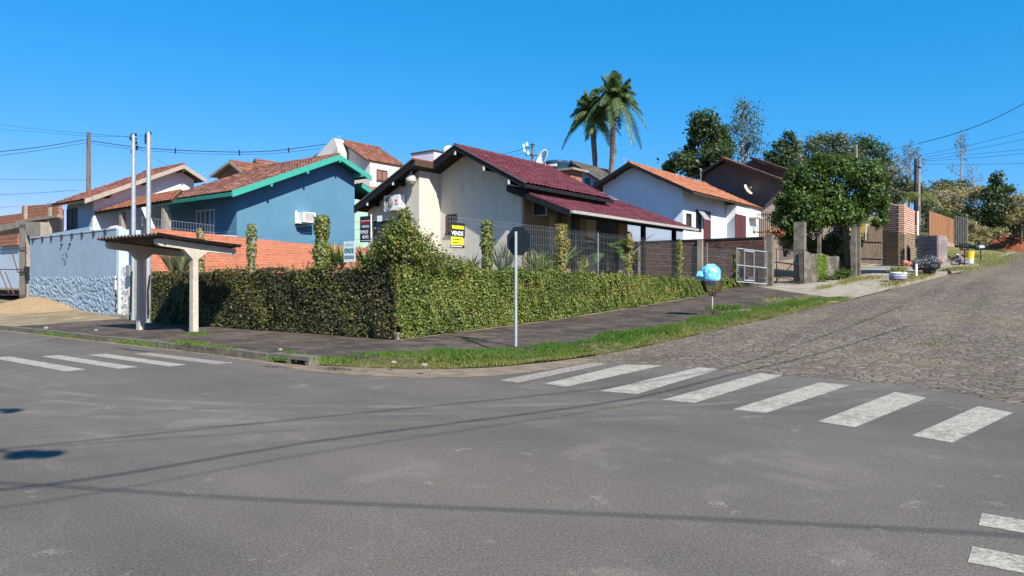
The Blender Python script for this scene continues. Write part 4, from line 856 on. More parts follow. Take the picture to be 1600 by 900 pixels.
# ---- brown brick boundary wall
M_BRB = m_brick('brown_brick', rgb('#9a7664', .85), rgb('#6f4f42', .8), (.045, .034, .03, 1), .26, .085, .022, (.035, .03, .028), .7, bump=1.0, stain_lo=.52)
bw_ = thing('brick_wall', 'dark weathered brown brick wall between the cream house garden and the white house', 'wall', W(5, 24.7, 1.5))
m = MB(); m.box(-1.0, 12.5, 24.6, 24.8, 1.2, 3.82); obj('wall_body', m, M_BRB, bw_); m = MB(); m.box(-.98, 12.5, 24.56, 24.84, 3.822, 3.90); obj('coping', m, m_plain('black_stained_coping', (.03, .027, .026), .9), bw_)
for px_ in (1094, 1001): a_ = fb(px_, 390, 24.5)[0]; m = MB(); m.box(a_-.14, a_+.14, 24.44, 24.58, 1.3, 3.86); obj('pilaster', m, M_CONC, bw_)
m = MB(); m.box(-.5, 9, 24.5, 24.598, 1.6, 1.85); obj('base_strip', m, M_CONC, bw_)

# ---- dark brown house
M_DKB = m_wall('dark_brown_render', (.105, .085, .082), amt=.1); M_BEIGE = m_wall('pink_beige_render', (.45, .35, .29), amt=.2)
dh = thing('brown_house', 'dark brown house with two stepped clay tile roofs above the white house', 'house', W(5, 42, 3))
bv = 38.0; u0, u1, u2 = fb(1085, 276, bv), fb(1130, 247, bv), fb(1226, 282, bv)
L1, P1, R1 = (u0[0], u0[2]), (u1[0], u1[2]), (u2[0], u2[2])
gable_roof(dh, 'B', bv, bv+7, L1, R1, P1, T_RED, M_DARKW, M_DARKW, bh=.2)
a10 = fb(1217, 300, bv+.6)[0]; gable_walls(dh, 'B', bv+.6, bv+6.5, L1[0]-.6, a10, 3, L1, R1, P1, M_DKB, .14)
u3, u4 = fb(1172, 245, bv+2.5), fb(1240, 268, bv+2.5); u5 = fb(1160, 252, bv+2.5)
slope(dh, 'B', bv+2.5, bv+8, (u4[0], u4[2]), (u3[0], u3[2]), T_RED); deck(dh, 'B', bv+2.52, bv+8, (u4[0], u4[2]), (u3[0], u3[2]), M_DARKW); barge(dh, 'B', bv+2.5, (u4[0], u4[2]), (u3[0], u3[2]), M_DARKW)
m = MB(); m.prism([W(u4[0]+.5, bv+3, 3), W(u3[0]+1.2, bv+3, 3), W(u3[0]+1.2, bv+3, u3[2]-.5), W(u3[0], bv+3, u3[2]-.15), W(u4[0]+.5, bv+3, u4[2]-.0)], (UB[0]*4, UB[1]*4, 0)); obj('rear_wall', m, M_DKB, dh)
# pink beige lower part of the same gable (painted), sunlit
m = MB(); u6, u7 = fb(1182, 345, bv+.58), fb(1217, 311, bv+.58); m.prism([W(u6[0]+.5, bv+.575, 3), W(a10, bv+.575, 3), W(a10, bv+.575, u7[2]), W(u6[0]+.5, bv+.575, u6[2])], (UB[0]*.02, UB[1]*.02, 0)); obj('beige_panel', m, M_BEIGE, dh)
q = fb(1169, 298, bv+.4); dish('satellite_dish', 'cream dish mounted on the dark brown gable wall', W(q[0], q[1]-.25, q[2]), (.55, -.6, .5), .42, W(q[0], bv+.6, q[2]-.25), m_plain('cream_dish', (.62, .58, .42), .5))
q = fd(1168, 234, 55); dish('satellite_dish', 'dark mesh dish seen edge on above the stepped roofs', W(*q), (-.75, -.2, .45), .62, W(q[0], q[1], q[2]-1.0), m_plain('dark_mesh', (.10, .07, .07), .6))
# small TV aerials
def aerial(label, px_, py0, py1, D, wpx=8):
    q0, q1 = fd(px_, py1, D), fd(px_, py0, D); t_ = thing('tv_aerial', label, 'aerial', W(*q0)); m = MB(); m.tube([W(*q0), W(*q1)], .02, 5); obj('mast', m, M_GALV, t_)
    m = MB(); w_ = wpx/FPX*D; base = Vector(W(*q1)); m.tube([base-Vector((w_, 0, .0)), base+Vector((w_, 0, .05))], .012, 4)
    for k_ in range(6): p = base+Vector((w_*(k_/2.5-1), 0, 0)); m.tube([p-Vector((0, .2, .12)), p+Vector((0, .2, .12))], .008, 4)
    obj('antenna', m, M_GALV, t_); return t_
aerial('thin TV aerial above the left slope of the white uphill house', 975, 249, 262, 43, 4)
aerial('short grey mast by the dark brown gable', 1095, 265, 282, 48, 1)

# ---- back row of roofs
M_WH2 = m_wall('aged_white_render', (.64, .60, .54), amt=.35)
h5 = thing('two_storey_house', 'white two storey house with clay roof rising behind the blue house', 'house', W(*fd(560, 330, 55)))
b5_ = fd(572, 250, 52)[1]; u0, u1, u2 = fb(465, 262, b5_), fb(530, 219, b5_), fb(574, 250, b5_)
L5, P5, R5 = (u0[0], u0[2]), (u1[0], u1[2]), (u2[0], u2[2]); bE = fa(637, 262, R5[0])[1]
gable_roof(h5, 'B', b5_, bE, L5, R5, P5, T_RED, M_BROWNW, M_BROWNW, bh=.12)
aw5 = fb(577, 300, b5_+.3)[0]; gable_walls(h5, 'B', b5_+.3, bE-.4, L5[0]-.4, R5[0]+.05, 3, L5, R5, P5, M_WH2, .12)
m = MB(); q0 = fb(522, 216, b5_-.6); q1 = fb(494, 241, b5_-.6); q2 = fb(530, 236, b5_-.6); m.prism([W(q1[0]+3, b5_-.7, q1[2]-2.5), W(q2[0], b5_-.7, q1[2]-2.5), W(q2[0], b5_-.7, q2[2]), W(q0[0]-.25, b5_-.7, q0[2]-.1), W(q0[0], b5_-.7, q0[2]), W(q1[0]+3, b5_-.7, q1[2]-2)], (UB[0]*.8, UB[1]*.8, 0)); obj('parapet', m, M_WH2, h5)
w0, w1 = fa(589, 264, R5[0]), fa(606, 284, R5[0]); window(h5, 'A', w0[1], w1[1], w1[2], w0[2], R5[0]+.05, M_BROWNW, m_plain('brown_shutter', (.22, .12, .09), .7), -1, .08, 1, label='brown shuttered upper window')
t_ = aerial('small aerial on the ridge of the two storey house', 530, 213, 220, 52, 3)
q = [fb(x, y, b5_-4) for x, y in ((560, 300), (612, 312), (575, 286), (600, 293))]
sr = thing('low_annex', 'small clay tiled annex roof between the blue house and the cream house', 'annex', W(*fb(590, 320, b5_-4))); slope_ab(sr, fb(565, 300, b5_-4), (fb(590, 303, b5_-4)[0], b5_+1, fb(600, 300, b5_-4)[2]), fb(560, 289, b5_-4), (fb(585, 292, b5_-4)[0], b5_+1, fb(595, 289, b5_-4)[2]), T_RED)
q = fb(580, 300, b5_-4); m = MB(); m.box(q[0]-2.5, q[0]+2, b5_-3.5, b5_+.6, 3, q[2]-.2); obj('annex_wall', m, m_wall('annex_render', (.5, .52, .48)), sr)
def small_gable(name, label, pxL, pyL, pxP, pyP, pxR, pyR, D, axis, length, wallm, tile, ztop=None, bm=None):
    q = fd(pxP, pyP, D); t_ = thing(name, label, 'house', W(q[0], q[1], 3)); f = fb if axis == 'B' else fa; pl = q[1] if axis == 'B' else q[0]
    a, b, c = f(pxL, pyL, pl), f(pxP, pyP, pl), f(pxR, pyR, pl); i = 0 if axis == 'B' else 1; L, P, Rr = (a[i], a[2]), (b[i], b[2]), (c[i], c[2])
    gable_roof(t_, axis, pl, pl+length, L, Rr, P, tile, bm or M_BROWNW, bm or M_BROWNW, bh=.18)
    sgn = 1 if Rr[0] > L[0] else -1; gable_walls(t_, axis, pl+.35, pl+length-.3, L[0]+.4*sgn, Rr[0]-.4*sgn, 2, L, Rr, P, wallm, .12); return t_
small_gable('brick_house', 'small bare brick gable peeping over the blue house roof', 328, 275, 359, 252, 378, 268, 47, 'B', 5, M_BRKO, T_RED, bm=m_plain('grey_board', (.25, .23, .2), .7))
small_gable('tiled_house', 'tiny ridge end of a clay roof right of the bare brick gable', 388, 266, 398, 250, 404, 258, 52, 'B', 6, M_BRKO, T_OLD)
q = fd(670, 245, 48); bx_ = thing('parapet_block', 'pale lilac flat roofed block behind the cream house ridge', 'building', W(q[0], q[1], 3))
q0, q1 = fb(643, 238, q[1]), fb(678, 236, q[1]); m = MB(); m.box(q1[0], q0[0], q[1], q[1]+4, 3, q1[2]); obj('wall', m, m_wall('lilac_render', (.58, .53, .60), amt=.1), bx_); m = MB(); m.box(q1[0]-.06, q0[0]+.06, q[1]-.06, q[1]+4, q1[2]+.002, q1[2]+.09); obj('cornice', m, M_BROWNW, bx_)
q = fd(701, 238, 40); t_ = thing('water_tank', 'small white tank top left of the maroon ridge', 'water tank', W(q[0], q[1], q[2]-.5)); m = MB(); m.lathe(W(q[0], q[1], q[2]-.5), [(.01, 0), (.3, 0), (.33, .4), (.3, .75), (.15, .85), (.01, .87)], 14); obj('tank_body', m, M_WHITEM, t_, True); m = MB(); m.lathe(W(q[0], q[1], q[2]-.53), [(.4, -.6), (.4, .02)], 8); obj('tank_stand', m, M_CONC, t_)
# blue water tank on its brick stand
q = fd(870, 268, 40); t_ = thing('water_tank', 'dark blue plastic water tank on a brick stand behind the maroon roof', 'water tank', W(q[0], q[1], q[2])); r_ = .72
m = MB(); m.lathe(W(q[0], q[1], q[2]), [(.01, 0), (r_*.78, 0), (r_*.84, .12), (r_*.92, .32), (r_*.97, .36), (r_, .46), (r_*.99, .5), (r_*.9, .56), (.3, .62), (.01, .63)], 24); obj('tank_body', m, m_plain('navy_plastic', (.025, .06, .11), .4, var=.1), t_, True)
m = MB(); m.box(q[0]-.45, q[0]+.1, q[1]-.78, q[1]-.66, q[2]+.18, q[2]+.3); obj('tank_label', m, M_WHITEM, t_)
m = MB(); m.box(q[0]-1.6, q[0]+.9, q[1]-.8, q[1]+.8, q[2]-.12, q[2]-.01); obj('stand_slab', m, M_CONC, t_); m = MB(); m.box(q[0]-1.3, q[0]+.7, q[1]-.6, q[1]+.6, 3, q[2]-.13); obj('brick_stand', m, M_BRKO, t_)
g8 = small_gable('timber_house', 'grey weathered gable house with blue wall left of the palms', 868, 268, 892, 253, 944, 286, 47, 'B', 8, m_wall('grey_blue_boards', (.22, .33, .42), (.05, .06, .07), .7), m_tiles('dark_mossy_tiles', [(.09, .085, .075), (.12, .11, .1), (.07, .065, .06)], (.05, .05, .04), .5), bm=M_DARKW)
for k_ in (904, 918, 932): w0 = fb(k_, 270+(k_-904)*.35, fd(892, 253, 47)[1]+.35); m = MB(); m.box(w0[0]-.16, w0[0]+.2, w0[1]-.04, w0[1]+.01, w0[2]-.9, w0[2]-.15); obj('window', m, M_GLASS, g8)
LV_MID = m_leaf('shrub_leaf', [(.018, .032, .010), (.04, .07, .016), (.075, .12, .022), (.14, .18, .03), (.24, .24, .05), (.28, .15, .07)], .3)
M_BARK = m_bark('grey_brown_bark', (.05, .04, .03), (.14, .115, .09)); M_BARKP = m_bark('pale_bark', (.2, .18, .15), (.38, .34, .29))
# ================================================================== HEDGE WALL, FENCE, GARDEN
LV_SUN = m_leaf('creeper_leaf_sunlit_green', [(.026, .042, .010), (.062, .098, .018), (.105, .150, .024), (.145, .190, .034), (.23, .24, .05), (.25, .16, .06)], .25)  # uphill face: green leaves with their sunlit look mixed into the colour
LV_DRK = m_leaf('creeper_leaf_shaded_brown', [(.026, .023, .016), (.052, .052, .02), (.078, .085, .024), (.095, .065, .042), (.13, .14, .034), (.24, .24, .05)], .2)  # left face: browner leaves, its dimmer light partly put into the colour
M_HBACK = m_plain('dark_creeper_stems', (.030, .028, .014), .95, var=.4, scale=20)
iv = thing('ivy_wall', 'retaining wall wholly covered in creeping ivy round the street corner', 'ivy wall', W(0, 0, .19))
def topB(b): return ip(b, [0, 6.6, 9.4, 18.5, 24], [1.97, 1.95, 1.87, 1.70, 1.74])
def topA(a): return ip(a, [0, 12.3], [1.97, 1.88])
m = MB()
m.prism([W(.07, 0.07, .1), W(.07, 24.3, .1), W(.07, 24.3, topB(24)-.06), W(.07, 18.5, topB(18.5)-.06), W(.07, 9.4, topB(9.4)-.06), W(.07, 6.6, topB(6.6)-.06), W(.07, .07, 1.91)], (UA[0]*.35, UA[1]*.35, 0))
m.box(.42, 12.3, .07, .4, .1, 1.84); obj('retaining_wall', m, M_HBACK, iv)
def hedge_pts(n, f, L):
    out = np.empty((n, 3)); nn = np.empty((n, 3)); tn = rng.uniform(0, 1, n)
    for i in range(n):
        u, v = random.random()*L, random.random(); out[i], nn[i] = f(u, v)
    return out, nn, tn
def fB(u, v):
    zb, zt = land(u)+.03, topB(u)+.05*math.sin(u*3)+.03*math.sin(u*9.1)
    if v < .1: return W(random.uniform(-.06, .4), u, zt-.02+random.uniform(-.06, .05)), (0, 0, 1)
    v = (v-.1)/.9; z = zb+(zt-zb)*v; bul = .07*math.sin(u*1.1+v*3)+.05*math.sin(u*4.3-v*5)+.03*math.sin(u*11+v*9); return W(-.02-max(0, bul)-random.uniform(0, .07), u, z), (-UA[0], -UA[1], .45)
def fA(u, v):
    zb, zt = .21, topA(u)+.05*math.sin(u*2.7)+.03*math.sin(u*8.1)
    if v < .1: return W(u, random.uniform(-.06, .4), zt-.02+random.uniform(-.06, .05)), (0, 0, 1)
    v = (v-.1)/.9; z = zb+(zt-zb)*v; bul = .07*math.sin(u*1.3+v*3)+.05*math.sin(u*4.9-v*5)+.03*math.sin(u*12+v*8); return W(u, -.02-max(0, bul)-random.uniform(0, .07), z), (-UB[0], -UB[1], .45)
P, Q, tn = hedge_pts(60000, fB, 24.3)
pat = np.array([math.sin(p[0]*1.1+p[2]*2)+math.sin(p[1]*2.3-p[2]*3.1) for p in P])
hb_ = np.array([toab(p[0], p[1])[1] for p in P]); dist_ = np.minimum.reduce([np.hypot((hb_-cb_x)/rb_, (P[:, 2]-cz_x)/rz_) for cb_x, cz_x, rb_, rz_ in ((9.3, 1.05, 1.1, .16), (11.2, 1.35, .9, .22), (2.6, .75, .5, .12), (15.8, 1.3, .8, .15), (5.2, 1.5, .6, .12), (13.3, .95, .5, .1))])
kp_ = (dist_ > 1) | (rng.uniform(0, 1, len(P)) < .5); P, Q, tn, pat, dist_ = P[kp_], Q[kp_], tn[kp_], pat[kp_], dist_[kp_]; tn = np.where((dist_ < 1.1) & (rng.uniform(0, 1, len(tn)) < .6), 1.05, tn)
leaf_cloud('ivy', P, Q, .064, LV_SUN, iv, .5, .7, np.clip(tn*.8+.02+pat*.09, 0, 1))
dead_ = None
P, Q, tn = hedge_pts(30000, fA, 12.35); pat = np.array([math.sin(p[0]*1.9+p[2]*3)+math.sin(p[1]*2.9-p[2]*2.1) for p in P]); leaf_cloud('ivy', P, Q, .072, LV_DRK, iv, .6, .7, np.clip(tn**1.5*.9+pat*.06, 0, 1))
m = MB(); shp, shn = [], []
for _ in range(170):
    on_b = random.random() < .62; u = random.uniform(.1, 24 if on_b else 12.2); z0 = (topB(u) if on_b else topA(u)); h = random.uniform(.06, .24); s0 = Vector(W(random.uniform(-.02, .2), u, z0) if on_b else W(u, random.uniform(-.02, .2), z0)); s1 = s0+Vector((random.gauss(0, .07), random.gauss(0, .07), h)); m.tube([s0-Vector((0, 0, .05)), s1], [.005, .003], 3)
    for q in range(5): shp.append(tuple(s0.lerp(s1, .25+.18*q)+Vector((random.gauss(0, .02), random.gauss(0, .02), 0)))); shn.append((random.gauss(0, 1), random.gauss(0, 1), .5))
obj('stray_shoots', m, M_BARK, iv); leaf_cloud('shoot_leaves', shp, shn, .065, LV_MID, iv)
cz_ = rng.uniform(.5, 1.98, 1500); cr = rng.uniform(0, 6.283, 1500); cc0 = np.array(W(.03, .03, 0)); leaf_cloud('ivy', np.stack([cc0[0]+np.cos(cr)*.10, cc0[1]+np.sin(cr)*.10, cz_], 1), np.stack([np.cos(cr), np.sin(cr), .3*np.ones(1500)], 1), .066, LV_MID, iv)
m = MB(); m.box(-.03, .14, -.03, .14, .18, .36); obj('bare_brick_corner', m, M_CONC, iv)
m = MB(); m.box(-.16, -.0, .3, 24, .0, .0) if False else None
sheet('dust_strip', [(-.02, b) for b in (0, 6.6, 12, 18.8, 24)], [(-.22, b) for b in (-.1, 6.6, 12, 18.8, 24)], lambda a, b: land(b)+.005, M_DIRT, 1)
sheet('dust_strip', [(0, -.02), (12.3, -.02)], [(-.1, -.2), (12.3, -.18)], lambda a, b: .175+.012+.0, M_DIRT, 1)

def ivy_post(a, b, z0, z1, r, label, mat, n=900):
    t_ = thing('ivy_post', label, 'ivy post', W(a, b, z0)); m = MB(); m.box(a-r*.55, a+r*.55, b-r*.55, b+r*.55, z0-.1, z1-.05); obj('post', m, M_CONC, t_)
    k = rng.uniform(0, 6.283, n); z = rng.uniform(z0, z1+.03, n); rr = r*(.75+.3*rng.uniform(0, 1, n))*(1+.15*np.sin(z*5+a)+.12*np.sin(z*11+b)); rr = np.where(z > z1-.03, rr*rng.uniform(0, 1, n), rr)
    C = np.array(W(a, b, 0)); P = np.stack([C[0]+np.cos(k)*rr, C[1]+np.sin(k)*rr, z], 1); leaf_cloud('ivy', P, np.stack([np.cos(k), np.sin(k), .4*np.ones(n)], 1), .085, mat, t_, .5, .7)
LV_YEL = m_leaf('creeper_leaf_yellowish', [(.06, .075, .015), (.14, .15, .03), (.24, .22, .05), (.32, .26, .08), (.34, .18, .07)], .3)
ivy_post(.12, 3.58, 1.9, 3.30, .16, 'slim ivy covered fence post right of the VENDE banner', LV_SUN)
ivy_post(.12, 7.44, 1.9, 3.45, .21, 'thick orange tinged ivy post left of the cycad', LV_YEL, 1300)
ivy_post(.12, 12.06, 1.85, 3.45, .19, 'ivy post just right of the cycad, under the porch roof', LV_YEL)
ivy_post(.12, 16.74, 1.75, 3.38, .15, 'light green ivy post at the far end of the porch', LV_SUN)
ivy_post(.05, 23.6, 1.40, 3.15, .15, 'ivy post holding the left side of the grey metal gate', LV_YEL, 1100)
ivy_post(3.07, .12, 1.9, 3.36, .21, 'tall dark ivy post beside the small white sale sign', LV_SUN, 1200)
ivy_post(6.38, .12, 1.9, 3.30, .14, 'pale concrete post with ivy on one side, right of the bus shelter', LV_SUN, 420)
ivy_post(9.26, .12, 1.9, 3.28, .12, 'short leafy post top showing above the bus shelter roof', LV_YEL, 400)
# welded mesh fence
M_FW = m_plain('dull_fence_wire', (.22, .235, .24), .6, .3)
fc = thing('mesh_fence', 'pale welded wire mesh fence standing on the ivy wall', 'fence', W(.15, 12, 1.9)); m = MB()
for i in range(int(23.0/.1)):
    b = .35+i*.1; zt = 3.36 if b < 16.7 else 3.2; m.beam(W(.15, b, topB(b)-.05), W(.15, b, zt), .0036, .0036)
o = obj('vertical_wires', m, M_GALV, fc); o['kind'] = 'stuff'; m = MB()
for z_ in (2.0, 2.25, 2.5, 2.75, 3.0, 3.22, 3.34): m.beam(W(.15, .3, z_), W(.15, 16.7, z_), .003, .003); 
for z_ in (2.0, 2.4, 2.8, 3.15): m.beam(W(.15, 16.7, z_), W(.15, 23.4, z_), .003, .003)
o = obj('horizontal_wires', m, M_FW, fc); o['kind'] = 'stuff'
for b in (9.9, 20.0): m = MB(); m.tube([W(.17, b, 1.7), W(.17, b, 3.4)], .016, 6); obj('fence_post', m, M_GALV, fc)
fw = thing('wire_fence', 'thin strands of wire strung between the ivy posts along the left ivy wall', 'fence', W(6, .15, 1.9)); 
for z_ in (2.1, 2.4, 2.7, 2.95, 3.15): m = MB(); m.tube([W(9.2, .15, z_), W(3.1, .15, z_), W(.3, .2, z_)], .004, 4); obj('wire', m, M_GALV, fw)
# corner shrub
def shrub(name, label, cat, blobs, n, size, mat, stems=None, group=None, shell=.5, cs=.22):
    c = blobs[0][0]; z0 = min(b[0][2]-b[1][2] for b in blobs); t_ = thing(name, label, cat, (c[0], c[1], z0), group); Ps = []; Ns = []; vol = sum(b[1][0]*b[1][2] for b in blobs)
    for cc, rr in blobs: P, Q = blob_leaves(max(30, int(n*rr[0]*rr[2]/vol)), cc, rr, shell, cs=cs); Ps.append(P); Ns.append(Q)
    leaf_cloud('foliage', np.concatenate(Ps), np.concatenate(Ns), size, mat, t_); m = MB()
    for k, (cc, rr) in enumerate(blobs[:7]): m.tube([(c[0]+random.uniform(-.1, .1), c[1]+random.uniform(-.1, .1), z0-.3), tuple((Vector(cc)+Vector((c[0], c[1], z0)))/2), cc], [.035, .025, .012], 5)
    obj('stem', m, M_BARK, t_); return t_
def bw3(a, b, z, ra, rz): return (W(a, b, z), (ra, ra, rz))
shrub('ivy_shrub', 'tall pointed ivy shrub growing over the corner of the ivy wall', 'shrub',
      [bw3(.05, .25, 3.12, .15, .28), bw3(.1, .2, 2.85, .34, .36), bw3(.2, .3, 2.5, .58, .42), bw3(.8, .3, 2.2, .45, .35), bw3(.15, 1.1, 2.2, .42, .4), bw3(.1, 1.9, 2.05, .38, .25), bw3(1.1, .25, 2.0, .4, .2), bw3(.2, 2.5, 1.98, .3, .15)], 14000, .075, LV_MID, cs=.24)
tw = thing('twiggy_branch', 'sparse leafy twigs sticking out right of the pointed ivy shrub', 'branch', W(.1, 1.6, 2.3)); m = MB(); ends = []
for px_, py_ in ((668, 372), (655, 365), (676, 368), (662, 378), (648, 374), (670, 384)):
    q = fa(px_, py_, .1); p0 = Vector(W(.15, 1.2, 2.2)); m.tube([p0, (p0+Vector(W(*q)))/2+Vector((0, 0, .1)), W(*q)], [.012, .008, .004], 4); ends.append(W(*q))
obj('twigs', m, M_BARK, tw); P = np.concatenate([np.array(e)+rng.normal(0, .07, (26, 3)) for e in ends]); leaf_cloud('leaves', P, np.tile((0, -.5, .6), (len(P), 1)), .07, LV_MID, tw)
# garden plants
M_YUC = m_leaf('sword_leaf', [(.05, .09, .03), (.10, .16, .05), (.2, .25, .07), (.36, .36, .10), (.42, .26, .12)], .25)
M_YUCG = m_leaf('grey_sword_leaf', [(.09, .12, .08), (.16, .2, .13), (.25, .28, .18), (.34, .33, .2)], .25)
M_CYC = m_leaf('cycad_leaf', [(.015, .035, .012), (.045, .085, .025), (.10, .17, .045), (.22, .31, .09)], .3)
def sword_plant(label, a, b, z, n, L, w, mat, heads=((0, 0, 0),), group='sword leaved garden plants', tilt=.9):
    w *= 1.7; z += .12; n = int(n*1.3); t_ = thing('sword_plant', label, 'plant', W(a, b, z), group); V = []; F = []; U = []
    for (da, db, dz) in heads:
        base = Vector(W(a+da, b+db, z+dz))
        for i in range(n):
            az = random.uniform(0, 6.283); el = random.uniform(.35, 1.0)*tilt; l_ = L*random.uniform(.75, 1.25); d = Vector((math.cos(az), math.sin(az), 0)); sd = Vector((-d.y, d.x, 0)); u = random.random(); i0 = len(V)
            for k in range(4):
                t = k/3; p = base+d*(l_*t*math.sin(el)*1.0)+Vector((0, 0, l_*(t*math.cos(el)-.28*t*t*math.sin(el)))); ww = w*(1-t*.92)*(.7 if k == 0 else 1); V += [tuple(p-sd*ww/2), tuple(p+sd*ww/2+Vector((0, 0, .01)))]
            for k in range(3): F.append((i0+2*k, i0+2*k+1, i0+2*k+3, i0+2*k+2)); U += [(u, .5)]*4
    mesh_obj('leaves', V, F, U, mat, t_); return t_
def at_a(px_, py_, a): q = fa(px_, py_, a); return q[0], q[1], q[2]
def at_b(px_, py_, b): q = fb(px_, py_, b); return q[0], q[1], q[2]
a, b, z = at_b(268, 430, .9); sword_plant('pale spiky plant behind the ivy wall, framed by the bus shelter', a, b, 1.75, 70, 1.15, .05, M_YUCG, ((0, 0, 0), (.5, .2, 0), (-.5, .1, 0)), tilt=.6)
a, b, z = at_b(522, 412, .5); sword_plant('yellow green spiky plant between the dark ivy post and the small white sign', a, b, 1.85, 46, .72, .05, M_YUC, ((0, 0, 0), (.4, 0, 0), (-.35, 0, 0)), tilt=.75)
a, b, z = at_b(568, 410, .5); sword_plant('small yellow green plant just right of the small white sign', a, b, 1.9, 34, .6, .05, M_YUC, tilt=.9)
a, b, z = at_a(738, 415, .6); sword_plant('small bright green plant below the VENDE banner', a, b, 1.8, 34, .55, .04, M_YUC)
a, b, z = at_a(783, 412, .6); sword_plant('grey green spiky plant left of the stop sign post', a, b, 1.75, 60, .95, .035, M_YUCG, ((0, 0, 0), (0, .3, .1)), tilt=.7)
a, b, z = at_a(848, 415, .5); sword_plant('yellowish spiky clump right of the stop sign', a, b, 1.75, 60, .85, .05, M_YUC, ((0, 0, 0), (0, .6, .15), (0, -.6, -.05), (0, 1.1, .25)), tilt=1.0)
a, b, z = at_a(902, 415, .5); sword_plant('low yellow green clump right of the thick ivy post', a, b, 1.75, 40, .6, .04, M_YUC, ((0, 0, 0), (0, .5, 0)))
def frond(V, F, U, base, az, el, L, droop, nl, ll, lw, fold=.5, up=.4, sweep=.3):
    d = Vector((math.cos(az), math.sin(az), 0)); sd = Vector((-d.y, d.x, 0)); pts = []
    for k in range(nl+1):
        t = k/nl; pts.append(base+d*(L*(t*math.cos(el)+0*t))+Vector((0, 0, L*(t*math.sin(el)-droop*t*t))))
    for k in range(1, nl):
        t = k/nl; p = pts[k]; tg = (pts[k+1]-pts[k-1]).normalized(); l_ = ll*(math.sin(math.pi*min(1, t*.85+.12))**.6)
        for s in (-1, 1):
            dirv = (sd*s+tg*sweep+Vector((0, 0, up-fold*random.uniform(.3, 1)))).normalized(); u = random.random(); i0 = len(V); w_ = tg*lw/2; mid = p+dirv*l_*.55+Vector((0, 0, -.0)); e = p+dirv*l_+Vector((0, 0, -l_*fold*.45))
            V.extend([tuple(p-w_), tuple(p+w_), tuple(mid+w_*.8), tuple(mid-w_*.8), tuple(e)]); F.append((i0, i0+1, i0+2, i0+3)); F.append((i0+3, i0+2, i0+4)); U.extend([(u, .5)]*7)
    return pts
cy = thing('cycad', 'large dark green cycad with arching fronds behind the mesh fence', 'plant', W(*at_a(945, 425, .9))); V, F, U = [], [], []; base = Vector(cy['_o'])+Vector((0, 0, .75)); rm = MB()
for i in range(34):
    pts = frond(V, F, U, base, i*2.4+random.uniform(-.2, .2), random.uniform(.15, 1.05), random.uniform(1.25, 1.65), .5, 44, .27, .032, .1, .25, .5); rm.tube(pts[::6]+[pts[-1]], .010, 4, False)
mesh_obj('fronds', V, F, U, M_CYC, cy); obj('rachis', rm, M_YUC, cy); m = MB(); m.tube([base-Vector((0, 0, .6)), base], .16, 8); obj('trunk', m, M_BARK, cy)
hm = thing('hammock', 'pale folded hammock hanging from the porch post beyond the cycad', 'hammock', W(*at_a(993, 380, .6))); V = []; m = MB()
a_, b_, z_ = at_a(1001, 378, .5); a2, b2, z2 = at_a(990, 400, .5); a3, b3, z3 = at_a(983, 407, .5)
m.grid([[W(a_-.08, b_, z_), W(a_+.08, b_+.12, z_+.02)], [W(a2-.1, b2-.1, z2+.08), W(a2+.1, b2+.22, z2+.12)], [W(a3-.05, b3-.1, z3), W(a3+.08, b3+.1, z3+.06)]]); obj('cloth', m, m_plain('pale_cloth', (.5, .46, .38), .8), hm, True)
m = MB(); m.tube([W(a_, b_+.05, z_), W(a_-.3, b_+.5, 3.5)], .012, 4); obj('rope', m, M_WHITEM, hm)

# ================================================================== SIGNS
M_YEL = m_plain('banner_yellow', (.80, .72, .02), .5, var=.05); M_BLK = m_plain('banner_black', (.018, .018, .02), .5, var=.1); M_WHT = m_plain('banner_white', (.75, .75, .75), .5, var=.03)
bn = thing('sale_banner', 'black and yellow VENDE sale banner tied to the mesh fence', 'banner', W(.1, 2.3, 2.5))
q0, q1 = fa(704.5, 347, .12), fa(726, 388, .12); b0, b1 = q0[1], q1[1]; zT, zB = q0[2], q1[2]; H_ = zT-zB; Wd = b1-b0
def pan(nm, f0, f1, mat, d=0, s0=0, s1=1, sk=.02):
    m = MB(); m.box(.12-d, .128, b0+Wd*s0+sk*f1, b0+Wd*s1+sk*f1, zT-H_*f1, zT-H_*f0); return obj(nm, m, mat, bn)
pan('header_panel', 0, .56, M_BLK); pan('yellow_panel', .562, .88, M_YEL, .001, 0, .86); pan('footer_panel', .883, 1, M_BLK, .001, -.06, .95)
m = MB(); m.prism([W(.116, b0+Wd*.80, zT-H_*.5), W(.116, b0+Wd*1.0, zT-H_*.5), W(.116, b0+Wd*.84, zT-H_*.64)], (UA[0]*.004, UA[1]*.004, 0)); obj('speech_tip', m, M_BLK, bn)
text_mesh('sale_text', 'VENDE', H_*.17, W(.118, b0+.02, zT-H_*.50), RB, (0, 0, 1), M_WHT, bn, .004, 0, Wd*.93/(H_*.17*4.75))
def scribble(nm, f0, f1, s0, s1, mat, n_=9, d=.117, parent=None):    # unreadable small print as short strokes
    m = MB(); x = s0
    while x < s1-.03:
        w_ = random.uniform(.03, .07); m.box(d-.002, d, b0+Wd*x, b0+Wd*min(s1, x+w_), zT-H_*f1, zT-H_*(f0+random.uniform(0, .02))); x += w_+random.uniform(.012, .03)
    return obj(nm, m, mat, parent or bn)
scribble('header_small_print', .10, .25, .08, .95, M_YEL); scribble('phone_small_print', .63, .69, .15, .72, M_BLK); scribble('phone_small_print', .76, .81, .10, .72, M_BLK)
m = MB(); m.box(.114, .117, b0, b0+Wd*.8, zT-H_*.955, zT-H_*.925); obj('footer_line', m, M_WHT, bn)
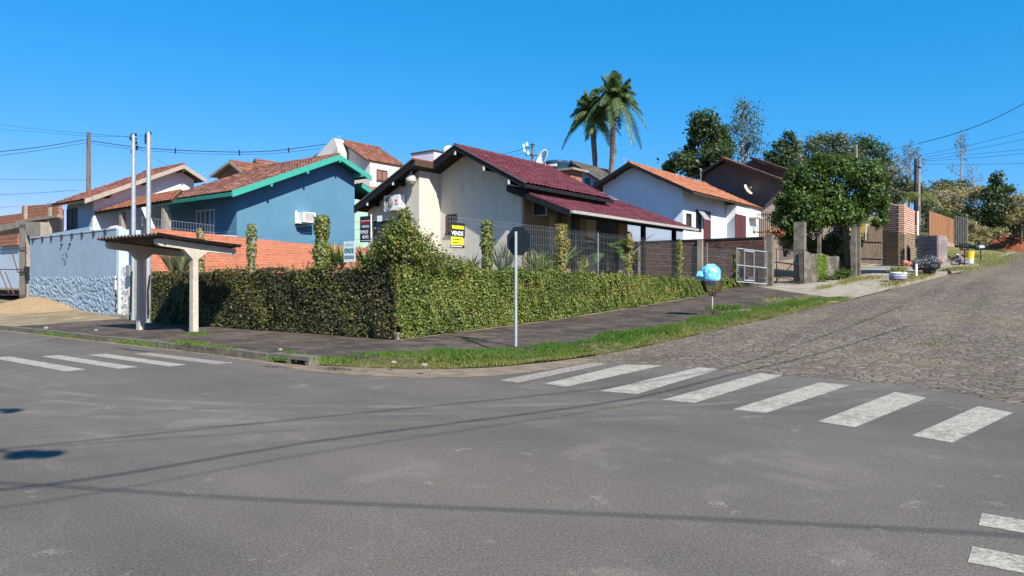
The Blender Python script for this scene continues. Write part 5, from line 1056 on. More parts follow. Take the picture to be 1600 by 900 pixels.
# red and black number sign
rs = thing('sale_sign', 'tall black and red sign with the number 99969 4045 hanging on the fence', 'sign', W(1.2, .15, 2.6)); q0, q1 = fb(562.5, 338.5, .12), fb(579.5, 378, .12); a0_, a1_ = q0[0], q1[0]; zT, zB = q0[2], q1[2]; H_ = zT-zB
m = MB(); m.box(a1_, a0_, .12, .135, zB, zT); obj('board', m, M_BLK, rs); m = MB(); m.box(a1_-.0, a0_, .117, .12, zT-H_*.30, zT-H_*.16); m2 = m; obj('red_band', m, m_plain('dark_red', (.25, .01, .015), .5), rs)
m = MB(); m.box(a1_-.012, a1_, .11, .136, zB, zT+.04); obj('edge_strip', m, M_WHT, rs)
wd_ = a0_-a1_
text_mesh('sign_text', 'VENDE', H_*.095, W(a0_-wd_*.17, .115, zT-H_*.44), RA, (0, 0, 1), M_WHT, rs, .002, 0, wd_*.75/(H_*.095*4.75))
text_mesh('sign_text', '99969', H_*.15, W(a0_-.015, .115, zT-H_*.68), RA, (0, 0, 1), M_WHT, rs, .002, 0, wd_*.92/(H_*.15*4.3))
text_mesh('sign_text', '4045', H_*.14, W(a0_-wd_*.22, .115, zT-H_*.86), RA, (0, 0, 1), M_WHT, rs, .002, 0, wd_*.74/(H_*.14*3.4))
for f_ in (.17, .93): m = MB(); m.box(a1_+.02, a0_-.04, .113, .117, zT-H_*f_-.012, zT-H_*f_); obj('sign_line', m, M_WHT, rs)
# small white VENDE sign
ws = thing('sale_sign', 'small white sign with green VENDE letters standing in the plants', 'sign', W(1.9, .1, 2.1)); q0, q1 = fb(538, 377.5, .1), fb(555.5, 409.5, .1); a0_, a1_ = q0[0], q1[0]; zT, zB = q0[2], q1[2]; H_ = zT-zB; wd_ = a0_-a1_
m = MB(); m.box(a1_, a0_, .08, .092, zB, zT); obj('board', m, m_plain('pale_board', (.62, .72, .74), .5, var=.05), ws)
m = MB(); m.box(a1_+.0, a0_-.0, .077, .08, zT-H_*.56, zT-H_*.31); obj('mint_band', m, m_plain('mint', (.42, .66, .62), .5), ws)
text_mesh('sign_text', 'VENDE', H_*.21, W(a0_-.01, .075, zT-H_*.54), RA, (0, 0, 1), m_plain('bottle_green', (.01, .16, .12), .5), ws, .003, 0, wd_*.96/(H_*.21*4.75))
M_GRYP = m_plain('grey_print', (.20, .24, .27), .6)
m = MB(); m.box(a1_+.03, a0_-.03, .076, .079, zT-H_*.84, zT-H_*.68); obj('grey_print', m, M_GRYP, ws)
for f_ in (.12, .2): m = MB(); m.box(a1_+.06, a0_-.06, .077, .079, zT-H_*f_-.01, zT-H_*f_); obj('grey_print', m, M_GRYP, ws)
m = MB(); m.tube([W((a0_+a1_)/2, .1, zB-.3), W((a0_+a1_)/2, .1, zT-.1)], .012, 5); obj('stake', m, M_GALV, ws)
ps = tag(obj('paper_notice', MB().box(fb(589.5, 340, .17)[0], fb(597, 340, .17)[0], .165, .17, fb(593, 346, .17)[2], fb(593, 337, .17)[2]), M_WHT), 'blank white notice fixed to the fence beside the red and black sign', 'notice')
# stop sign seen from behind
ss = thing('stop_sign', 'octagonal road sign seen from its dark back on a thin grey pole at the kerb', 'road sign', W(-3.47, .15, .15))
m = MB(); m.tube([W(-3.47, .15, .1), W(-3.47, .15, 2.68)], .030, 10); obj('pole', m, m_plain('painted_pole', (.40, .45, .44), .45, .3, var=.1), ss)
c = W(-3.50, .20, 2.475); r_ = .335; oc = [tuple(Vector(c)+Vector((-UA[0], -UA[1], 0))*r_*math.cos(R(22.5+45*i))+Vector((0, 0, 1))*r_*math.sin(R(22.5+45*i))) for i in range(8)]
m = MB(); m.prism(oc, (UB[0]*.003, UB[1]*.003, 0)); pl = obj('plate', m, m_plain('dark_plate_back', (.022, .030, .040), .45, .2, var=.1), ss)
m = MB(); m.prism([tuple(Vector(p)*.97+Vector(c)*.03+Vector((UB[0]*.004, UB[1]*.004, 0))) for p in oc], (UB[0]*.002, UB[1]*.002, 0)); obj('red_face', m, m_plain('sign_red', (.5, .02, .02), .4), pl)

# ================================================================== BUS SHELTER
bs_ = thing('bus_shelter', 'concrete bus shelter with two T posts and a thin corrugated roof', 'bus shelter', W(7.6, -1.85, .15)); M_SC = m_dirt('pale_cast_concrete', (.40, .355, .285), (.50, .45, .37), (.56, .51, .43), 2.2)
def shelter_post(ap, bp, pf, pb):
    """ap,bp foot; pf/pb beam ends (b,z top)"""
    m = MB(); (b0, z0), (b1, z1) = pf, pb; th_ = .26
    def zt(b): return z0+(z1-z0)*(b-b0)/(b1-b0)
    w = .08; prof = [(bp-w, .1), (bp-w*.95, zt(bp)-.44), (bp-.34, zt(bp-.34)-.20), (b0+.08, z0-.20), (b0, z0-.14), (b0, z0-.03), (b0+.06, z0), (b1, z1), (b1, z1-.16), (bp+.34, zt(bp+.34)-.20), (bp+w*.95, zt(bp)-.44), (bp+w, .1)]
    m.prism([W(ap-.09, b, z) for b, z in prof], (UA[0]*.18, UA[1]*.18, 0)); return obj('t_post', m, M_SC, bs_)
E0, E1 = fa(243, 372, 6.15), fa(366, 389, 6.15); shelter_post(6.15, -1.8, (E0[1], E0[2]), (E1[1], E1[2])); shelter_post(9.0, -1.9, (E0[1], E0[2]), (E1[1], E1[2]))
Fr, Bk = fa(240, 364, 5.85), fa(376, 386, 5.85); FL = fb(150, 362, Fr[1])
zF, zB_ = E0[2]+.10, E1[2]+.08; bF, bB = E0[1]-.12, E1[1]+.03; aR, aLf = 5.80, fb(150, 362, E0[1]-.12)[0]
P = []; nC = int((aLf-aR)/.2*6)
for j in range(nC+1):
    a = aR+(aLf-aR)*j/nC; w_ = .032*math.cos(2*math.pi*j/6); P.append([W(a, bF+(bB-bF)*k/6, zF+(zB_-zF)*k/6+w_-.02*math.sin(math.pi*k/6)) for k in range(7)])
m = MB(); m.grid(P); m.grid([[(p[0], p[1], p[2]-.012) for p in row] for row in P])
for k in (0, -1):
    for j in range(nC): p, q = P[j][k], P[j+1][k]; m.face([p, q, (q[0], q[1], q[2]-.012), (p[0], p[1], p[2]-.012)])
obj('corrugated_roof', m, m_dirt('fibre_cement', (.07, .055, .048), (.15, .12, .10), (.26, .22, .19), 2.5), bs_)
for f_ in (.06, .5, .93): b = E0[1]+(E1[1]-E0[1])*f_; z = E0[2]+(E1[2]-E0[2])*f_+.03; m = MB(); m.box(aR+.08, aLf-.08, b-.035, b+.035, z-.03+.0, z+.035); obj('roof_batten', m, M_DARKW, bs_)

# ================================================================== LITTER BASKET WITH BAG
lb = thing('litter_basket', 'rusty wire litter basket on a thin post beside the uphill pavement', 'litter basket', W(*fz(1113, 495, .48))); o_ = Vector(lb['_o']); D_ = o_.y; sc_ = D_/FPX
m = MB(); m.tube([o_-Vector((0, 0, .05)), o_+Vector((0, 0, (495-462)*sc_))], .022, 8); obj('post', m, m_plain('pale_pipe', (.5, .48, .42), .5, .2), lb)
m = MB(); top_ = o_+Vector((0, 0, 33*sc_))
for s in (-1, 1): m.tube([top_, top_+Vector((s*.09, 0, .03)), top_+Vector((s*.11, 0, .12))], .018, 6)
m.tube([top_, top_+Vector((0, 0, .12))], .02, 6); obj('fork', m, M_RUST, lb)
zb_, zt_ = 39.0*sc_, 56*sc_; cx_ = (1113-1113)*sc_; m = MB(); hb_, ht_ = (.20, .16), (.32, .26)
def rect(z, h, x0=0): return [o_+Vector((x0+sx*h[0], sy*h[1], z)) for sx, sy in ((-1, -1), (1, -1), (1, 1), (-1, 1))]
A4, B4 = rect(zb_, hb_, -.0), rect(zt_, ht_, -.0)
for i in range(4):
    j = (i+1) % 4; m.tube([B4[i], B4[j]], .012, 5); m.tube([A4[i], A4[j]], .010, 5)
    for k in range(8): t = k/8; m.tube([A4[i].lerp(A4[j], t), B4[i].lerp(B4[j], t)], .006, 4)
    for k in (1, 2, 3): t = k/4; m.tube([A4[i].lerp(B4[i], t), A4[j].lerp(B4[j], t)], .005, 4)
obj('wire_basket', m, M_RUST, lb)
for k in (0, 3):
    m = MB(); j = (k+1) % 4; m.face([A4[k]*.0+A4[k], A4[j], A4[j].lerp(B4[j], .9), A4[k].lerp(B4[k], .9)]); m.face([A4[j], A4[k], A4[k].lerp(B4[k], .9), A4[j].lerp(B4[j], .9)])
    if k == 3: obj('side_plate', m, M_BLACKM, lb)
m = MB(); m.face(A4); m.face([v+Vector((0, 0, -.004)) for v in A4[::-1]]); obj('base_plate', m, M_BLACKM, lb)
# crumpled plastic bag
n = N('cyan_plastic'); f = n.noise(3.5, 5, .6, dist=1.5); cc = n.ramp(f, [(.3, (.05, .36, .62)), (.5, (.16, .55, .78)), (.68, (.60, .80, .86))]); n.bump(f, .6, .06); M_BAG = n.fin(cc, .28, .5)
bg_ = thing('rubbish_bag', 'shiny light blue rubbish bag stuffed in the litter basket', 'rubbish bag', tuple(o_+Vector((-.06, 0, zt_)))); cB = o_+Vector((-.05, 0, zt_+.20)); 
def crumple(m, c, rad, seed, n1=20, n2=14, amp=.12):
    rr = random.Random(seed); ph = [(rr.uniform(0, 6.28), rr.uniform(0, 6.28), rr.uniform(2, 6), rr.uniform(2, 6)) for _ in range(6)]; P = []
    for i in range(n1+1):
        row = []
        for j in range(n2+1):
            u = 2*math.pi*i/n1; v = math.pi*j/n2; k = 1+sum(abs(math.sin(p[2]*u*1.0//1*0+p[2]//1*u+p[0])*math.sin(p[3]//1*v+p[1])) for p in ph)*amp/2-amp; row.append(tuple(Vector(c)+Vector((math.cos(u)*math.sin(v)*rad[0], math.sin(u)*math.sin(v)*rad[1], math.cos(v)*rad[2]))*k))
        P.append(row)
    m.grid(P); return m
m = MB(); crumple(m, cB, (.31, .27, .33), 3, 44, 30, .09); obj('bag_body', m, M_BAG, bg_, True); m = MB(); crumple(m, cB+Vector((-.32, 0, -.02)), (.15, .12, .12), 5, 26, 18, .2); obj('bag_knot', m, M_BAG, bg_, True)
# low kerbed planter with grass
kg = thing('kerbed_planter', 'small grass patch edged by a low stone kerb beside the litter basket', 'planter', W(*fz(1138, 490, .52))); a, b, _ = fz(1138, 492, .52); m = MB(); m.box(a-.35, a-.22, b-1.0, b+1.2, .4, land(b)+.14); m.box(a-.22, a+.6, b-1.1, b-.97, .4, land(b)+.13); obj('edging', m, m_dirt('old_edging', (.09, .07, .06), (.16, .12, .1), (.24, .19, .15), 4), kg)
ts = [W(a+.15+random.gauss(0, .17), b+.1+random.gauss(0, .4), land(b)+.01) for _ in range(1300)]; blades('grass_tuft', np.array(ts), .22, .010, M_GRASS, rng.uniform(0, .6, len(ts)), parent=kg)
for px_, py_, s_ in ((450, 563, .1), (690, 572, .09), (990, 560, .06), (1480, 0, 0)):
    pass
# stones and litter on the ground
for i, (px_, py_, r_, z_) in enumerate(((438, 548, .05, .15), (683, 550, .045, .15), (72, 514, .07, .14), (663, 573, .06, .14), (615, 568, .05, .13), (150, 517, .05, .14), (360, 568, .03, 0), (1205, 560, .035, 0))):
    a, b, D = fz(px_, py_, z_); m = MB(); crumple(m, W(a, b, z_+r_*.4), (r_, r_*.8, r_*.6), i+20, 10, 7, .3); o = obj('loose_stone', m, M_CONC); tag(o, ['pale chip of stone on the pavement left of the drain', 'pale chip of stone on the dark pavement by the corner hedge', 'small stone on the kerb at the far left', 'rounded stone in the grass at the sandy corner', 'stone half hidden in grass right of the drain inlet', 'small stone on the dirt pavement before the blue grey wall', 'tiny pebble on the asphalt under the left crossing', 'tiny pebble on the asphalt at the edge of the street stones'][i], 'stone', 'loose stones by the kerb')
m = MB(); m.tube([W(*fz(x, y, .22)[:2], land(fz(x, y, .22)[1])+.012) for x, y in ((722, 529), (738, 533), (752, 538), (770, 543), (778, 545))], .013, 5); tag(obj('black_cable', m, M_BLACKM), 'short black cable lying across the pavement by the stop sign', 'cable')
# ================================================================== UPHILL FRONTAGES
M_POSTC = m_dirt('weathered_post_concrete', (.09, .078, .062), (.17, .15, .12), (.28, .25, .2), 2.5)
def post(label, px_, py0, py1, D, w, d=None, mat=None, name='concrete_post', cat='post', cap=0):
    a, b, z0 = fd(px_, py1, D); z1 = fd(px_, py0, D)[2]; d = d or w; mat = mat or M_POSTC; m = MB(); m.box(a-w/2, a+w/2, b-d/2, b+d/2, z0-.15, z1)
    if cap: m.box(a-w/2-cap, a+w/2+cap, b-d/2-cap, b+d/2+cap, z1+.002, z1+.05)
    return tag(obj(name, m, mat or M_CONC), label, cat)
post('square concrete post at the right end of the brown brick wall', 1203, 366, 447, 35.3, .30)
post('broad weathered concrete pillar left of the old stone wall', 1250, 347, 441, 36.0, .50, .45)
post('thin concrete post standing behind the old stone wall', 1280, 365, 398, 37, .16)
post('pair of slim concrete posts at the right end of the old stone wall, nearer one', 1334, 350, 428, 37.0, .24)
post('slim concrete post right of the tree trunk by the plank gate', 1341, 345, 427, 37.6, .20, .2)
# grey tubular gate
gg = thing('metal_gate', 'grey tubular metal gate between the ivy post and the square concrete post', 'gate', W(*fb(1172, 444, 23.9)))
G_ = lambda x, y: W(*fd(x, y, 35.0)); M_GP = m_plain('grey_gate_paint', (.19, .22, .24), .5, .3)
m = MB()
for seg in (((1151, 388), (1151, 440)), ((1151, 388), (1198, 394)), ((1198, 394), (1198, 444)), ((1151, 440), (1198, 444)), ((1151, 414), (1198, 419))): m.tube([G_(*seg[0]), G_(*seg[1])], .03, 6)
obj('frame', m, M_GP, gg); m = MB()
for seg in (((1163, 390), (1163, 441)), ((1178, 392), (1178, 443)), ((1163, 392), (1178, 394)), ((1163, 438), (1178, 439))): m.tube([G_(*seg[0]), G_(*seg[1])], .036, 6)
obj('leaf_frame', m, M_GP, gg); m = MB()
for x in np.arange(1153, 1198, 1.7): m.tube([G_(x, 388.5+(x-1151)*.125), G_(x, 440+(x-1151)*.085)], .005, 4)
o = obj('wire_infill', m, M_GP, gg); o['kind'] = 'stuff'
# dark gate
dg_ = thing('iron_gate', 'dark iron gate between the square post and the broad pillar', 'gate', W(*fd(1232, 443, 35.6))); G_ = lambda x, y: W(*fd(x, y, 35.5)); m = MB()
for seg in (((1212, 389), (1254, 391)), ((1212, 442), (1256, 441)), ((1212, 409), (1254, 414)), ((1255, 391), (1256, 442)), ((1213, 389), (1213, 442)), ((1214, 438), (1254, 396))): m.tube([G_(*seg[0]), G_(*seg[1])], .022, 5)
obj('frame', m, M_BLACKM, dg_); m = MB()
for x in np.arange(1214, 1255, 2.6): m.tube([G_(x, 413), G_(x, 441.5)], .009, 4)
o = obj('bars', m, M_BLACKM, dg_)
# old wall in front of the tree
M_OLDW = m_dirt('old_plaster_wall', (.055, .052, .046), (.13, .12, .10), (.26, .235, .195), 1.6); ow2 = thing('low_wall', 'low weathered grey wall in front of the leafy tree', 'wall', W(*fd(1295, 435, 36)))
m = MB(); A1, A2 = fd(1256, 441, 35.6), fd(1335, 425, 38.5); T1, T2 = fd(1256, 394, 35.6), fd(1335, 406, 38.5)
nI, nJ = 40, 10; G = []
for i in range(nI+1):
    t = i/nI; row = []
    for j in range(nJ+1):
        u = j/nJ; zb = A1[2]+(A2[2]-A1[2])*t-.1; zt = T1[2]+(T2[2]-T1[2])*t+(.04*math.sin(t*23)+.03*math.sin(t*41)); row.append(W(A1[0]+(A2[0]-A1[0])*t-random.uniform(0, .03), A1[1]+(A2[1]-A1[1])*t, zb+(zt-zb)*u))
    p = row[-1]; row.append((p[0]+UA[0]*.25, p[1]+UA[1]*.25, p[2]-.0)); row.append((p[0]+UA[0]*.25, p[1]+UA[1]*.25, 1)); G.append(row)
m.grid(G); m.face([G[0][k] for k in range(len(G[0]))]); obj('wall_body', m, M_OLDW, ow2)
P = []; Nn = []
for _ in range(900): x = random.gauss(1285, 4.0); y = random.uniform(398, 436); D = 35.6+(x-1256)/79*2.9; P.append(W(*fd(x, y, D-.12))); Nn.append((-.5, -.8, .3))
P2_ = np.array(P); Nn2 = np.array(Nn); o = leaf_cloud('creeper', P2_, Nn2, .09, m_leaf('bright_creeper', [(.07, .13, .01), (.14, .24, .02), (.24, .34, .04)], .35)); tag(o, 'bright lime creeper growing up the middle of the low grey wall', 'creeper')
# dark undergrowth and iron railing behind the low wall
ir = thing('iron_railing', 'tall dark iron bar railing in front of the pink beige wall', 'railing', W(*fd(1210, 372, 38))); m = MB()
for i in range(19): x = 1184+i*3.05; m.tube([W(*fd(x, 331, 38.5)), W(*fd(x, 374, 38.5))], .014, 4)
obj('bar', m, M_BLACKM, ir)['kind'] = 'stuff'; m = MB(); m.tube([W(*fd(1182, 336, 38.5)), W(*fd(1240, 334, 38.5))], .022, 5); m.tube([W(*fd(1182, 363, 38.5)), W(*fd(1240, 361, 38.5))], .03, 5); obj('rail', m, M_BLACKM, ir)
bh2 = thing('beige_house', 'beige house wall glimpsed under the leafy tree behind dark bars', 'house', W(*fd(1315, 372, 45))); q0, q1 = fd(1296, 338, 45), fd(1333, 372, 45)
m = MB(); m.box(q0[0]+1.5, q1[0], q0[1], q0[1]+.3, 2, q0[2]+.5); obj('wall', m, m_wall('warm_beige_render', (.62, .48, .38)), bh2); w0, w1 = fd(1312, 346, 44.9), fd(1324, 367, 44.9); m = MB(); m.box(min(w0[0], w1[0])-.05, max(w0[0], w1[0])+.1, q0[1]-.09, q0[1]-.02, w1[2], w0[2]); obj('window', m, m_plain('dusky_glass', (.10, .10, .16), .3), bh2)
tb = thing('iron_railing', 'dark bar railing and solid dark panels under the leafy tree', 'railing', W(*fd(1310, 398, 39))); m = MB()
for i in range(22): x = 1262+i*3.4; m.tube([W(*fd(x, 345, 39.5)), W(*fd(x, 402, 39.5))], .015, 4)
obj('bar', m, M_BLACKM, tb)['kind'] = 'stuff'; m = MB(); p = [fd(1262, 375, 39.6), fd(1334, 373, 39.6), fd(1334, 408, 39.6), fd(1262, 402, 39.6)]; m.face([W(*x) for x in p]); m.face([W(x[0]+.04, x[1], x[2]) for x in p[::-1]]); obj('solid_panel', m, m_plain('dark_green_panel', (.03, .035, .03), .8), tb)
yw = thing('yellow_shutter', 'yellow and white striped panel seen left of the plank gate', 'panel', W(*fd(1350, 386, 40))); 
for i in range(8): y = 353+i*4.2; m = MB(); c0, c1 = fd(1345, y, 40), fd(1352, y+2.6, 40); m.box(c0[0], c1[0], c0[1], c0[1]+.05, c1[2], c0[2]); obj('yellow_slat', m, m_plain('ochre_paint', (.62, .36, .06), .6), yw)
m = MB(); c0, c1 = fd(1352.5, 350, 40), fd(1357, 388, 40); m.box(c0[0], c1[0], c0[1], c0[1]+.05, c1[2], c0[2]); obj('white_jamb', m, M_WHITEM, yw)
# plank gate
pgt = thing('plank_gate', 'weathered grey brown plank gate left of the tall brick wall', 'gate', W(*fd(1362, 415, 39.5))); M_PLK = m_bark('grey_planks', (.05, .04, .032), (.17, .135, .105), 9)
for i in range(9):
    x0 = 1345+i*3.85; t = i/9; D = 38.6+t*1.4; yt = (376 if x0 < 1356 else 353-(x0-1356)*.1)+random.uniform(-1, 1); yb = 411+t*3.0; c0, c1 = fd(x0, yt, D), fd(x0+3.5, yb, D+.12); m = MB(); m.hexa([W(c0[0], c0[1], c1[2]), W(c1[0], c1[1], c1[2]), W(c1[0]+.04, c1[1], c1[2]), W(c0[0]+.04, c0[1], c1[2]), W(c0[0], c0[1], c0[2]), W(c1[0], c1[1], c0[2]), W(c1[0]+.04, c1[1], c0[2]), W(c0[0]+.04, c0[1], c0[2])]); obj('plank', m, M_PLK, pgt)
for y in (376, 402): m = MB(); m.beam(W(*fd(1345, y, 38.5)), W(*fd(1379, y+1, 39.85)), .06, .09); obj('rail', m, M_PLK, pgt)
# tall brick wall corner: pink bricks above rough mossy base
M_PINK = m_brick('pink_brick', rgb('#e3bda8', .95), rgb('#d9a78e', .95), (.14, .09, .07, 1), 2.0, .12, .022, (.16, .11, .08), .45, bump=1.0); M_MOSS = m_brick('mossy_block', (.33, .27, .19, 1), (.25, .20, .145, 1), (.11, .09, .065, 1), .31, .13, .022, (.40, .23, .07), .8, bump=1.0, stain_lo=.45)
tbw = thing('brick_wall', 'tall broken pink brick wall on a rough ochre stained base', 'wall', W(*fd(1405, 415, 40.5))); 
X0, X1, X2, X3 = (1379, 40.0), (1405, 39.3), (1412, 39.15), (1431, 42.5)
def wp_(x, y, D): return Vector(W(*fd(x, y, D)))
def vwall(m, xa, Da, xb, Db, ya0, ya1, yb0, yb1, back=.3):
    p = [wp_(xa, ya1, Da), wp_(xb, yb1, Db), wp_(xb, yb0, Db), wp_(xa, ya0, Da)]; d = (p[1]-p[0]); nn = Vector((-d.y, d.x, 0)).normalized()*back
    if nn.y < 0: nn = -nn
    m.prism([tuple(x) for x in p], tuple(nn)); return m
for (xa, Da, xb, Db, yt0, yt1) in ((1379, 40.0, 1405, 39.2, 315, 322), (1405, 39.2, 1413, 39.0, 318, 318), (1413, 39.0, 1430, 41.5, 319, 330)):
    m = MB(); vwall(m, xa, Da, xb, Db, yt0, 360+(xa-1379)*.12, yt1, 360+(xb-1379)*.15); obj('brick_course', m, M_PINK, tbw); m = MB(); vwall(m, xa, Da, xb, Db, 360.2+(xa-1379)*.12, 414, 360.2+(xb-1379)*.15, 416 if xb < 1415 else 408); obj('rough_base', m, M_MOSS, tbw)
m = MB(); vwall(m, 1413, 38.95, 1422, 40.2, 388, 411, 386, 410, .04); obj('dark_opening', m, m_plain('black_void', (.012, .012, .012), .9), tbw)
hv = thing('hanging_vine', 'trailing palm like vine hanging over the top of the pink brick wall', 'vine', tuple(wp_(1435, 320, 42))); V, F, U = [], [], []
for i in range(16): frond(V, F, U, wp_(1418+i*1.7, 306+random.uniform(-4, 4), 42.5), random.uniform(0, 6.28), random.uniform(.1, .9), random.uniform(.9, 1.5), .9, 22, .3, .02, .8, .0, .3)
mesh_obj('fronds', V, F, U, m_leaf('vine_green', [(.05, .08, .02), (.11, .15, .03), (.2, .2, .05), (.26, .19, .08)], .3), hv)
# slab stack, tarp, rubble
st = thing('slab_stack', 'stack of purple grey stone slabs with a pale end face by the tall brick wall', 'stack', tuple(wp_(1450, 410, 38.5)));  M_SLB = m_dirt('purple_slate', (.15, .13, .14), (.24, .205, .215), (.33, .285, .29), 2)
for i in range(11):
    y1 = 411-i*3.95; m = MB(); vwall(m, 1431+random.uniform(0, 2), 39.2, 1466+random.uniform(-1, 1), 38.2, y1-3.6, y1, y1-3.6, y1, .9); obj('slab', m, M_SLB, st)
m = MB(); vwall(m, 1467.3, 38.15, 1473.5, 39.4, 369, 412, 371, 411, .1); obj('end_face', m, m_dirt('pink_end', (.30, .2, .18), (.38, .27, .24), (.42, .33, .28), 2), st)
tp = thing('tarpaulin', 'crumpled black plastic sheet over a heap in front of the slab stack', 'tarpaulin', tuple(wp_(1450, 415, 37.2)))
n = N('black_plastic'); f = n.noise(6, 5, .6, stretch=(1, 1, .3), dist=1.5); n.bump(f, 1, .12); M_TARP = n.fin(n.ramp(f, [(.35, (.015, .017, .02)), (.7, (.045, .05, .058))]), .25, .6)
m = MB(); crumple(m, wp_(1452, 413, 37.2), (.52, .4, .46), 8, 40, 26, .17); obj('sheet', m, M_TARP, tp); m = MB(); crumple(m, wp_(1436, 413, 37.2), (.34, .3, .3), 9, 34, 20, .2); obj('sheet', m, M_TARP, tp)
br_ = []
for i, (x, y) in enumerate(((1414, 410), (1419, 412), (1440, 414), (1470, 409), (1467, 411), (1424, 413))):
    p = wp_(x, y, 37.3); m = MB(); crumple(m, p, (.16, .14, .12), 40+i, 8, 6, .3); o = obj('brick_rubble', m, m_plain('rubble_red', (.42, .17, .10), .9, var=.25)); tag(o, 'broken lump of red brick beside the black plastic sheet', 'brick', 'broken bricks round the black sheet')
rb = thing('rubble_bag_heap', 'heap of pale and dark rubble bags left of the yellow bucket', 'rubble heap', tuple(wp_(1497, 411, 39.5)))
for i in range(26):
    x, y = random.gauss(1497, 5.5), random.uniform(399, 411); p = wp_(x, y, 39.5+random.uniform(-.3, .3)); m = MB(); crumple(m, p, [random.uniform(.07, .2) for _ in range(3)], 60+i, 8, 6, .3); obj('lump', m, random.choice((M_CONC, M_SLB, M_WHITEM, M_SAND, M_SLB)), rb)
yb = thing('bucket', 'large yellow and white plastic bucket standing by the litter stands', 'bucket', tuple(wp_(1515, 411, 39.3))); m = MB(); m.lathe(wp_(1515, 412, 39.3), [(.01, 0), (.19, 0), (.21, .28), (.01, .281)], 18); obj('white_base', m, m_plain('pale_plastic', (.55, .58, .5), .4), yb); m = MB(); m.lathe(wp_(1515, 412, 39.3)+Vector((0, 0, .283)), [(.208, 0), (.235, .36), (.245, .38), (.24, .40), (.225, .40), (.2, .02)], 18); obj('yellow_rim', m, m_plain('yellow_plastic', (.72, .50, .05), .4), yb)
def litter_stand(label, x, ybase, ytop, yb, w, D, plast=None):
    t_ = thing('litter_stand', label, 'litter stand', tuple(wp_(x, ybase, D)), 'litter stands up the hill'); m = MB(); m.tube([wp_(x, ybase, D), wp_(x, yb, D)], .03, 6); obj('post', m, plast or M_BLACKM, t_); m = MB(); r0 = w/2*D/FPX; c = wp_(x, yb, D); h = (yb-ytop)*D/FPX
    for i in range(4):
        a0 = [(-1, -1), (1, -1), (1, 1), (-1, 1)][i]; a1 = [(1, -1), (1, 1), (-1, 1), (-1, -1)][i]
        for z_, k in ((0, .75), (h*.5, .88), (h, 1)): m.tube([c+Vector((a0[0]*r0*k, a0[1]*r0*k*.7, z_)), c+Vector((a1[0]*r0*k, a1[1]*r0*k*.7, z_))], .014, 4)
        for k_ in range(6): t = k_/6; p = Vector(((a0[0]*(1-t)+a1[0]*t), (a0[1]*(1-t)+a1[1]*t)*.7, 0)); m.tube([c+p*r0*.75, c+p*r0+Vector((0, 0, h))], .009, 4)
    obj('basket', m, M_BLACKM, t_); m = MB(); m.box(*(lambda q: (q[0]-r0*.7, q[0]+r0*.7, q[1]-r0*.5, q[1]+r0*.5))(toab(c.x, c.y)), c.z-.01, c.z+.02); obj('tray', m, M_BLACKM, t_); return t_
litter_stand('black litter stand directly left of the yellow bucket', 1507, 411, 381, 391, 13, 38.8); litter_stand('black litter stand holding a pale bag, right of the yellow bucket', 1532, 407, 376, 390, 14, 41)
m = MB(); crumple(m, wp_(1532, 386, 41), (.2, .18, .12), 77, 14, 9, .3); tag(obj('rubbish_bag', m, M_WHITEM), 'pale bag lying in the right hand litter stand', 'rubbish bag')
ls = thing('litter_stand', 'white post with a shallow grey metal tray by the tyre planter', 'litter stand', tuple(wp_(1431, 431, 35.5)), 'litter stands up the hill'); m = MB(); m.tube([wp_(1431.5, 431, 35.5), wp_(1431.5, 409, 35.5)], .06, 10); obj('post', m, M_WHITEM, ls); m = MB(); m.lathe(wp_(1431, 409, 35.5), [(.05, 0), (.2, .02), (.26, .07), (.25, .08), (.18, .035), (.01, .03)], 16); obj('tray', m, M_GALV, ls)
ty = thing('tyre_planter', 'blue and purple painted tyre planter with weeds at the roadside', 'planter', tuple(wp_(1403, 437, 34.5))); c = wp_(1403, 437, 34.5)
for k, (z_, mm) in enumerate(((.02, m_plain('purple_paint', (.26, .18, .26), .7, var=.2)), (.14, m_plain('faded_blue_paint', (.30, .36, .44), .7, var=.2)), (.26, m_plain('chalk_paint', (.6, .57, .52), .7, var=.15)))):
    m = MB(); m.tube([c+Vector((math.cos(t)*.33, math.sin(t)*.33, z_+.04)) for t in np.linspace(0, 6.283, 21)], .075, 8, False); obj('tyre', m, mm, ty, True)
ts = [tuple(c+Vector((random.gauss(0, .15), random.gauss(0, .15), .3))) for _ in range(300)]; blades('weeds', np.array(ts), .28, .012, M_DRYG, rng.uniform(0, 1, len(ts)), parent=ty); m = MB(); m.lathe(c, [(.25, .25), (.01, .27)], 12); obj('soil', m, M_SOIL, ty)
# orange fence and grey wooden gate further up
of = thing('plank_fence', 'orange brown vertical plank fence beyond the slab stack', 'fence', tuple(wp_(1470, 380, 46)));  M_ORW = m_bark('orange_wood', (.19, .09, .045), (.31, .155, .085), 6)
for i in range(16): x0 = 1452+i*2.4; t = i/16; D = 45+t*3; m = MB(); vwall(m, x0, D, x0+2.25, D+.18, 329+i*.85, 375+i*.75, 329+(i+1)*.85, 375+(i+1)*.75, .05); obj('plank', m, M_ORW, of)
m = MB(); vwall(m, 1472, 46.4, 1491, 48.0, 374, 385, 381, 386, .2); obj('stone_footing', m, M_CONC, of)
wgt = thing('plank_gate', 'tall grey wooden gate at the end of the orange plank fence', 'gate', tuple(wp_(1502, 386, 48)))
for i in range(8): x0 = 1491.5+i*2.7; m = MB(); vwall(m, x0, 48, x0+2.4, 48.1, 337+i*.5, 383+i*.4, 337+i*.5, 383+i*.4, .05); obj('plank', m, m_bark('ash_grey_wood', (.06, .06, .055), (.15, .15, .14), 9) if i == 0 else bpy.data.materials['ash_grey_wood'], wgt)
